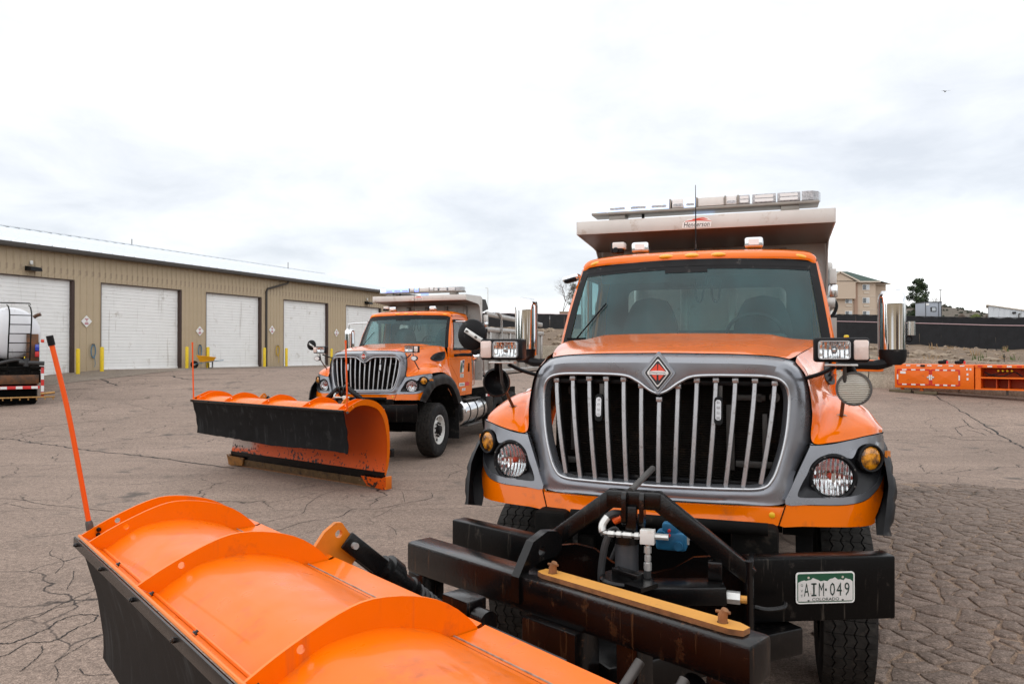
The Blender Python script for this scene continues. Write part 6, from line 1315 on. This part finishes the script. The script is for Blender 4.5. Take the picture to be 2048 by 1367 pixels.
# ================================================================ bank, fences and far things
def ground_bank(name, a, b_, c): return ground_nodes(name, a, b_, c, cracky=False)
ground_bank('bank_soil', (.19, .142, .10), (.075, .056, .040), (.34, .27, .19))
BF = [(-16, 122, 6.2), (-6, 112, 5.6), (5.3, 104, 5.1), (20, 87, 3.8), (36.9, 68, 2.46), (42.6, 62.6, 2.06), (70, 36, 1.5)]
BB = [(-5.5, 72, 1.3), (-2.5, 46, 1.4), (4, 37.0, 1.5), (9, 33.3, 1.35), (14.3, 29.6, 1.25), (18.4, 26.7, 1.1), (34, 15, .6)]
rows = []; rb_ = random.Random(2)
for j in range(15):
    t = j/14
    ctrl = [Vector(a).lerp(Vector(b_), t) for a, b_ in zip(BB, BF)]; row = crs(ctrl, 10)
    for p in row: p.z += (.16*rb_.uniform(-1, 1)+.10*math.sin(p.x*.9))*(0 if j in (0,) else .8)-(.05 if j == 0 else 0)+.25*math.sin(PI*t)
    rows.append(row)
far_rows = [[Vector((p.x+(8 if k else 0), p.y+k, p.z+dz)) for p in rows[-1]] for k, dz in ((12, 1.2), (60, 3.5), (400, 12))]
o = MB().grid(rows+far_rows).build('bank', 'bank_soil', ang=80); tag(o, kind='structure')
mat('rock', (.26, .20, .145), .9, var=.3, vs_=3, bump=.3, bs=8); mat('grass_green', (.07, .11, .022), .8, var=.3); mat('grass_dry', (.32, .21, .11), .9, var=.25); mat('bush_brown', (.13, .085, .06), .9, var=.3); mat('bush_green', (.11, .14, .012), .8, var=.3)
def bankz(x, y):
    best = None
    for r_ in rows:
        for p in r_:
            d = (p.x-x)**2+(p.y-y)**2
            if best is None or d < best[0]: best = (d, p.z)
    return best[1]
rk = MB(); rr_ = random.Random(9)
for k in range(900):
    i = rr_.randrange(1, 14); j = rr_.randrange(0, len(rows[0])-1); p = rows[i][j].lerp(rows[i-1][j+1], rr_.random()); s_ = rr_.uniform(.05, .22)*(1.6 if p.x < 25 else .8)
    b = bmesh.new(); bmesh.ops.create_icosphere(b, subdivisions=1, radius=1.0)
    for v in b.verts: v.co *= rr_.uniform(.75, 1.2)
    rk.bm(b, 0, Matrix.Translation((p.x, p.y, p.z+.02)) @ Matrix.Rotation(rr_.uniform(0, 6), 4, 'Z') @ Matrix.Diagonal((s_*1.5, s_, s_*.7, 1)))
o = rk.build('bank_rocks', 'rock', smooth=False, weld=False); tag(o, 'brown rocks and rubble scattered over the dry bank', 'rocks', kind='stuff')
def tuft(mb, p, h, n, spread, rnd, mi=0):
    for k in range(n):
        a = rnd.uniform(0, 6.28); d = rnd.uniform(0, spread); x, y = p[0]+d*math.cos(a), p[1]+d*math.sin(a); l = h*rnd.uniform(.5, 1.1); w = .03*h+.012; bx, by = rnd.uniform(-.35, .35)*l, rnd.uniform(-.35, .35)*l
        mb.add([(x-w, y, p[2]-.05), (x+w, y, p[2]-.05), (x+bx*.4, y+by*.4, p[2]+l*.6), (x+bx, y+by, p[2]+l)], [(0, 1, 2), (0, 2, 3)], mi)
tg = MB(); rt = random.Random(4)
for k in range(34):
    x = 15.5+rt.uniform(-1.2, 1.6) if k < 22 else rt.uniform(15, 24); y = 29.6-.73*(x-14.3)+rt.uniform(1.2, 3.4); tuft(tg, (x, y, bankz(x, y)), rt.uniform(.18, .4), 26, .30, rt, 0 if k < 18 else 1)
for k in range(60): x = rt.uniform(10, 45); y = rt.uniform(35, 62); tuft(tg, (x, y, bankz(x, y)), rt.uniform(.2, .5), 14, .4, rt, 1 if rt.random() < .8 else 0)
o = tg.build('bank_grass', ['grass_green', 'grass_dry'], smooth=False, weld=False); tag(o, 'green and dry grass tufts behind the concrete barrier', 'grass', kind='stuff')
# screened fences
mat('screen_black', (.010, .010, .012), .85, var=.3, vs_=2, bump=.15, bs=30); mat('rail_dark', (.03, .03, .03), .7); mat('fence_post', (.45, .31, .32), .45, metal=.6)
def fence(path, top, label, grp, nm='screen_fence', rail='fence_post', drop=0.0):
    r = empty(nm, path[0]); O_ = Vector(path[0]); P3 = crs([Vector(p)-O_ for p in path], 8)
    k = 0
    for i in range(len(P3)-1):
        a, b_ = P3[i]+Vector((-.06, -.06, 0)), P3[i+1]+Vector((-.06, -.06, 0)); n = 3; f = []
        for t in (0, .5, 1): q = a.lerp(b_, t); sag = -.05*math.sin(PI*t)*rt.uniform(.3, 1); f.append((q, sag))
        mb = MB(); mb.grid([[tuple(q+Vector((0, 0, .02-drop))) for q, s_ in f], [tuple(q+Vector((rt.uniform(-.03, .03), rt.uniform(-.03, .03), top*.5))) for q, s_ in f], [tuple(q+Vector((0, 0, top+s_))) for q, s_ in f]]); mb.build('screen_panel', 'screen_black', r, smooth=False)
        MB().tube([tuple(a+Vector((.1, .12, -.1))), tuple(a+Vector((.1, .12, top+.10)))], .035, 6).build('fence_post', 'rail_dark', r)
        MB().tube([tuple(a+Vector((0, 0, top+.03))), tuple(b_+Vector((0, 0, top+.03)))], .045, 6).build('top_rail', rail, r)
    tag(r, label, 'fence', grp)
fence([(-10, 115, 5.8), (5.3, 104, 5.1), (20, 87, 3.85), (36.9, 68, 2.50), (42.6, 62.6, 2.10), (52, 53.2, 1.75)], 2.02, 'nearer black screened fence with pale top rail along the dry bank', 'black screened fences')
fence([(36.5, 98, 4.0), (40.1, 92, 4.0), (44.5, 82, 3.3), (51.8, 76, 2.9), (62, 66, 2.5)], 2.45, 'farther black screened fence rising just above the nearer fence', 'black screened fences', rail='rail_dark', drop=1.5)
# hotel
mat('hotel_cream', (.50, .40, .31), .8, var=.04); mat('hotel_tan', (.33, .215, .155), .8, var=.05); mat('hotel_roof', (.030, .060, .047), .75, var=.2, vs_=1.0); mat('hotel_trim', (.55, .48, .40), .7); mat('hotel_glass', (.05, .06, .07), .1, coat=1.0); mat('hotel_curtain', (.48, .52, .55), .4, coat=.6); mat('stone', (.36, .31, .24), .9, var=.4, vs_=1.6)
HT = empty('hotel', (70, 165, 5)); P = lambda mb, n, m_, par=None, **k: mb.build(n, m_, par or HT, **k)
mb = MB(); mb.box((0.5, 6, 7.6), (18.8, 12, 8.9)); P(mb, 'upper_wall', 'hotel_cream'); mb = MB(); mb.box((11.6, 8, 7.6), (3.6, 11, 8.9)); P(mb, 'side_wing', 'hotel_cream')
P(MB().box((.5, 5.96, 1.6), (18.9, 12, 3.2)), 'base_wall', 'hotel_tan'); P(MB().box((11.6, 7.96, 1.6), (3.7, 11, 3.2)), 'wing_base', 'hotel_tan')
P(MB().box((5.45, -.12, 7.6), (.75, .3, 8.8)), 'pilaster', 'hotel_tan'); P(MB().box((5.0, -.25, 1.7), (1.0, .6, 3.4), bev=.05), 'stone_pier', 'stone')
for z in (5.95, 8.85): P(MB().box((.5, -.03, z), (18.8, .06, .12)), 'string_course', 'hotel_trim')
for x in (-2.6, .5, 3.9, 7.75):
    for k, z in enumerate((2.15, 5.1+2.05, 5.1+4.95)):
        w = empty('window', parent=HT); z = (2.0, 7.2, 10.6)[k] if False else (1.9, 5.0, 7.95, 10.85)[k+1] if k else 1.95
        P(MB().box((x, -.05, z), (1.55, .12, 1.25)), 'window_frame', 'white_paint', w); P(MB().box((x-.36, -.13, z), (.66, .03, 1.08)), 'pane', 'hotel_glass', w); P(MB().box((x+.36, -.13, z), (.66, .03, 1.08)), 'pane', 'hotel_curtain', w)
        if k: P(MB().box((x+.1, -.06, z-1.2), (1.2, .1, .36)), 'air_grille', 'hotel_trim', w)
    w = empty('window', parent=HT); z = 5.0; P(MB().box((x, -.05, z), (1.55, .12, 1.25)), 'window_frame', 'white_paint', w); P(MB().box((x-.36, -.13, z), (.66, .03, 1.08)), 'pane', 'hotel_glass', w); P(MB().box((x+.36, -.13, z), (.66, .03, 1.08)), 'pane', 'hotel_curtain', w)
rf = MB(); ez = 12.1; rf.add([(-9.5, -.9, ez), (10.4, -.9, ez), (13.9, 1.6, ez-.3), (13.9, 14.5, ez-.3), (-9.5, 14.5, ez), (-6, 6.5, 15.0), (6.6, 6.5, 15.0)], [(0, 1, 6, 5), (1, 2, 6), (2, 3, 6), (3, 4, 5, 6), (4, 0, 5)]); P(rf, 'roof', 'hotel_roof', smooth=False)
g2 = MB(); g2.add([(-2.5, -1.2, ez), (5.6, -1.2, ez), (1.6, -1.2, 14.2), (1.6, 7, 14.2)], [(0, 2, 3), (1, 3, 2)]); P(g2, 'gable_roof', 'hotel_roof', smooth=False); g2 = MB(); g2.add([(-2.1, -1.0, ez-.1), (5.2, -1.0, ez-.1), (1.6, -1.0, 14.0)], [(0, 1, 2)]); g2.box((1.55, -.5, 10.2), (7.0, 1.0, 3.9)); P(g2, 'gable_wall', 'hotel_cream', smooth=False)
P(MB().box((.5, -.9, ez-.12), (20.2, .15, .30)), 'fascia', 'hotel_trim'); P(MB().box((12.2, 1.6, ez-.42), (3.6, .15, .30)), 'fascia', 'hotel_trim')
for sx, ax, bx in ((-1, -2.6, 1.6), (1, 5.8, 1.6)): P(MB().bar((ax, -1.25, ez-.05), (bx, -1.25, 14.15), .15, .30, up=(0, 0, 1)), 'gable_board', 'hotel_trim')
tag(HT, 'cream hotel block with dark green roof beyond the black fences', 'building')
# trees
mat('pine_leaf', (.020, .040, .012), .8, var=.4, vs_=1.5); mat('pine_leaf2', (.040, .058, .016), .8, var=.3, vs_=1.5); mat('bark', (.10, .065, .045), .9, var=.3); mat('twig', (.14, .10, .085), .9)
def leaf_tree(name, loc, h, rad, label, seed, n=2200, conical=.5, lean=0.0, bare_bottom=.08):
    r = empty(name, loc); rd = random.Random(seed); MB().tube([(0, 0, -.3), (.03*h*lean, 0, h*.5), (.05*h*lean, 0, h*.93)], [rad*.10, rad*.06, rad*.015], 8).build('trunk', 'bark', r)
    mb = MB(); br = MB(); clumps = []
    for k in range(46):
        t = rd.uniform(bare_bottom, .99); env = rad*((1-t)**conical if conical < 2 else 1)*(.75+.4*rd.random()); a = rd.uniform(0, 6.28); rr2 = env*rd.uniform(.35, 1.0); c = Vector((rr2*math.cos(a)+.05*h*lean*t, rr2*math.sin(a), h*t)); clumps.append((c, rad*rd.uniform(.18, .34)))
        br.tube([(.05*h*lean*t, 0, max(.1, h*t-.08*h)), tuple(c)], [rad*.022, rad*.008], 5)
    for k in range(n):
        c, cr2 = clumps[rd.randrange(len(clumps))]; d = Vector((rd.gauss(0, 1), rd.gauss(0, 1), rd.gauss(0, .75))); d = d/(d.length+1e-6)*cr2*rd.random()**.4; p = c+d; s_ = rad*rd.uniform(.035, .075); u = Vector((rd.gauss(0, 1), rd.gauss(0, 1), rd.gauss(0, 1))).normalized(); v = u.orthogonal().normalized()
        mb.add([p-u*s_, p+v*s_*.55, p+u*s_, p-v*s_*.55], [(0, 1, 2, 3)], 0 if rd.random() < .65 else 1)
    mb.build('crown', ['pine_leaf', 'pine_leaf2'], r, smooth=False, weld=False); br.build('branches', 'bark', r); tag(r, label, 'tree'); return r
leaf_tree('pine_tree', (59.2, 110, 5.6), 6.9, 2.25, 'dark green pine tree right of the hotel, behind the mirror', 21, 11000, .36, .3)
leaf_tree('pine_tree', (10.35, 130, 8.0), 5.6, 1.6, 'small dark evergreen beside the near truck cab, above the fence', 22, 1500, .5, 1.0, .35)
def bare_tree(loc, h, spread, label, seed):
    r = empty('bare_tree', loc); rd = random.Random(seed); mb = MB()
    def grow(p, d, l, rad, dep):
        q = p+d*l; mb.tube([tuple(p), tuple(q)], [rad, rad*.65], 5)
        if dep:
            for k in range(3):
                nd = (d+Vector((rd.gauss(0, spread), rd.gauss(0, spread), rd.uniform(-.1, .5)))).normalized(); grow(q, nd, l*rd.uniform(.6, .85), rad*.6, dep-1)
    grow(Vector((0, 0, -.5)), Vector((0, 0, 1)), h*.33, h*.012, 5); mb.build('branches', 'twig', r); tag(r, label, 'tree')
bare_tree((8.6, 128, 6.3), 8.0, .55, 'thin leafless tree left of the near truck cab, beyond the fence', 31)
bare_tree((61.3, 108, 5.2), 4.6, .45, 'leafless shrub tree between the pine and the grey cabin', 32)
# grey cabin
mat('cabin_grey', (.33, .36, .41), .6, var=.05); CBN = empty('site_cabin', (53.3, 95, 5.9)); P = lambda mb, n, m_, par=None, **k: mb.build(n, m_, par or CBN, **k)
P(MB().box((0, 1.2, 1.25), (2.02, 2.4, 1.95), bev=.03), 'cabin_wall', 'cabin_grey'); P(MB().box((0, 1.2, 2.27), (2.12, 2.5, .10)), 'cabin_roof', 'ink_black'); P(MB().box((0, 1.2, .18), (1.8, 2.2, .25)), 'cabin_base', 'ink_black')
for x in (-1.0, .66, 1.0): P(MB().box((x, -.01, 1.25), (.06, .06, 1.98)), 'corner_trim', 'ink_black')
P(MB().box((-.02, -.03, 1.35), (.70, .06, .58)), 'window_frame', 'ink_black'); P(MB().box((.0, -.07, 1.35), (.46, .02, .40)), 'window_pane', 'hotel_curtain'); P(MB().box((-.76, -.02, 1.98), (.40, .03, .26)), 'notice', 'white_flat')
tag(CBN, 'grey site cabin with a small black window above the fence', 'cabin')
r = empty('light_pole', (74.2, 130, 6)); MB().tube([(0, 0, -1), (0, 0, 6.4)], [.09, .06], 8).build('pole', 'bracket_grey', r); MB().box((-.05, 0, 6.45), (.42, .3, .14), bev=.03).build('lamp_head', 'ink_black', r); tag(r, 'tall light pole behind the grey cabin', 'light pole')
r = empty('light_pole', (-3.05, 95, 5)); MB().tube([(0, 0, -2), (0, 0, 5.0)], [.06, .05], 8).build('pole', 'fitting', r); MB().box((-.18, 0, 5.0), (.36, .1, .06)).build('lamp_head', 'fitting', r); tag(r, 'thin light pole rising behind the farther truck dump body', 'light pole')
r = empty('brick_shed', (7.9, 118, 5.9)); MB().box((.9, 1, 1.05), (2.4, 2, 2.35)).build('shed_wall', 'hotel_tan', r); MB().box((.9, 1, 2.27), (2.6, 2.2, .1)).build('shed_roof', 'hotel_trim', r); tag(r, 'small brown shed top showing over the fence beside the truck cab', 'shed')
# white metal building
mat('white_metal', (.60, .63, .66), .5, var=.03); WM = empty('metal_shed', (53.9, 85, 2.5), -math.radians(32)); P = lambda mb, n, m_, par=None, **k: mb.build(n, m_, par or WM, **k)
for k in range(20):
    x0 = k*.52; ht = 4.65-.20*x0; mb = MB(); mb.grid([[(x, y, z) for x, y in ((x0, 0), (x0+.44, 0), (x0+.46, -.05), (x0+.50, -.05), (x0+.52, 0))] for z in (0, ht)]); P(mb, 'wall_panel', 'white_metal', smooth=False)
mb = MB(); mb.add([(-.2, -.15, 4.78), (10.6, -.15, 2.62), (10.6, 9, 2.62), (-.2, 9, 4.78), (-.2, -.15, 4.66), (10.6, -.15, 2.50)], [(0, 1, 2, 3), (0, 4, 5, 1)]); P(mb, 'roof_edge', 'hotel_trim', smooth=False); P(MB().box((.02, 4.5, 2.3), (.04, 9, 4.6)), 'end_wall', 'white_metal')
P(MB().box((2.42, -.1, 3.75), (.36, .15, .22), bev=.03), 'wall_lamp', 'ink_black'); P(MB().tube([(2.85, -.1, 2.2), (2.85, -.1, 3.6), (3.0, -.12, 3.68)], .06, 8), 'wall_pipe', 'bracket_grey'); P(MB().box((1.0, -.08, 2.55), (.9, .1, .10)), 'sill', 'bracket_grey')
tag(WM, 'pale ribbed metal shed with sloping roof at the right edge', 'shed')
def bush(loc, w, h, m_, label, seed):
    r = empty('shrub', loc); rd = random.Random(seed); mb = MB()
    for k in range(900):
        d = Vector((rd.gauss(0, 1), rd.gauss(0, 1), abs(rd.gauss(0, 1)))).normalized()*rd.random()**.35; p = Vector((d.x*w, d.y*w, d.z*h*(1+.25*math.sin(d.x*5+seed)))); s_ = .09*w; u = Vector((rd.gauss(0, 1), rd.gauss(0, 1), rd.gauss(0, 1))).normalized(); v = u.orthogonal()
        mb.add([p-u*s_, p+v*s_*.5, p+u*s_, p-v*s_*.5], [(0, 1, 2, 3)])
    mb.build('foliage', m_, r, smooth=False, weld=False); tag(r, label, 'shrub', 'shrubs beyond the fences')
bush((58.6, 95, 6.05), .72, .55, 'bush_green', 'yellow-green shrub left of the pale metal shed', 1); bush((56.9, 95, 6.0), .60, .60, 'bush_brown', 'brown leafless shrub left of the yellow-green shrub', 2); bush((60.2, 95, 6.0), .40, .62, 'bush_brown', 'reddish brown shrub against the corner of the metal shed', 3)
# hill
ground_nodes('hill_soil', (.135, .120, .100), (.075, .078, .060), (.2, .17, .14), cracky=False)
mat('hill_shrub', (.030, .038, .024), .9, var=.3, vs_=.05)
def hz(x): return ip(x, [300, 380, 440, 497, 520, 541, 553, 562, 575, 620, 700], [36, 46, 55, 59.3, 58.5, 55.0, 51.5, 47.0, 41, 34, 28])
rows_h = []; rh = random.Random(6)
for j in range(14):
    t = j/13; row = []
    for i in range(61):
        x = lerp(300, 700, i/60); z = lerp(22, hz(x), math.sin(t*PI/2)) if j < 10 else lerp(hz(x), 30, (j-9)/4); row.append((x+rh.uniform(-2, 2), 760+t*220, z+rh.uniform(-.5, .5)))
    rows_h.append(row)
o = MB().grid(rows_h).build('hill', 'hill_soil', ang=90); tag(o, kind='structure')
mb = MB()
for k in range(420):
    i = rh.randrange(0, 60); j = rh.randrange(3, 10); p = Vector(rows_h[j][i]).lerp(Vector(rows_h[j+0][i+1]), rh.random()); s_ = rh.uniform(.8, 2.1)*(1.2 if j > 7 else .8)
    for q in range(3):
        b = bmesh.new(); bmesh.ops.create_icosphere(b, subdivisions=1, radius=1.0)
        for v in b.verts: v.co *= rh.uniform(.6, 1.25)
        mb.bm(b, 0, Matrix.Translation((p.x+rh.uniform(-1, 1)*s_, p.y+rh.uniform(-1, 1)*s_, p.z+s_*.5)) @ Matrix.Diagonal((s_*.8, s_*.8, s_*.9, 1)))
o = mb.build('hill_shrubs', 'hill_shrub', smooth=False, weld=False); tag(o, 'dark shrubs dotted over the far hill', 'shrubs', kind='stuff')
# bird
r = MB(); r.add([(-.75, 0, .02), (-.35, .05, .10), (0, .1, 0), (.35, .05, .12), (.8, 0, .10), (.35, -.10, .10), (0, -.15, 0), (-.35, -.10, .08)], [(0, 1, 7), (1, 2, 6, 7), (2, 3, 5, 6), (3, 4, 5)]); r.tube([(0, .25, 0), (0, .1, -.02), (0, -.25, -.01)], [.02, .07, .02], 8); o = r.build('bird', 'bracket_grey'); o.location = (57.9, 100, 36.6); tag(o, 'tiny bird gliding in the sky at the upper right', 'bird')

# ================================================================ yard behind the camera (seen in the chrome and the glass)
r = empty('storage_building', (-34, -34, 0), 0.0); P = lambda mb, n, m_, par=None, **k: mb.build(n, m_, par or r, **k)
P(MB().box((45, -6, 3.2), (92, 12, 6.4)), 'wall', 'shop_wall'); P(MB().box((45, -6, 6.7), (94, 14, .7)), 'roof_edge', 'gutter_brown')
for k in range(9): P(MB().box((6+10*k, .02, 2.1), (4.6, .12, 4.2)), 'bay_door', 'jamb_brown' if k % 2 else 'shop_door')
tag(r, 'long tan storage building behind the camera, mirrored in the chrome', 'building')

# unseen tree band, added so chrome and paint reflect dark instead of sky
mb = MB(); rw = random.Random(14); prev = None; cols = []
for k in range(221):
    az = math.radians(lerp(48, 316, k/220)); R_ = 95+10*math.sin(k*.31); h = 6.5+2.6*math.sin(k*.17)+2.2*math.sin(k*.61+1)+rw.uniform(-1.3, 1.3); x, y = R_*math.sin(az), R_*math.cos(az); cols.append([(x, y, -.5), (x*.985, y*.985, h*.55), (x*1.01, y*1.01, h), (x*1.08, y*1.08, h*.5), (x*1.09, y*1.09, -.5)])
mb.grid(cols); o = mb.build('reflection_tree_band', 'hill_shrub', smooth=False); tag(o, 'unseen dark tree band around the yard, added to darken reflections', 'trees', kind='stuff')
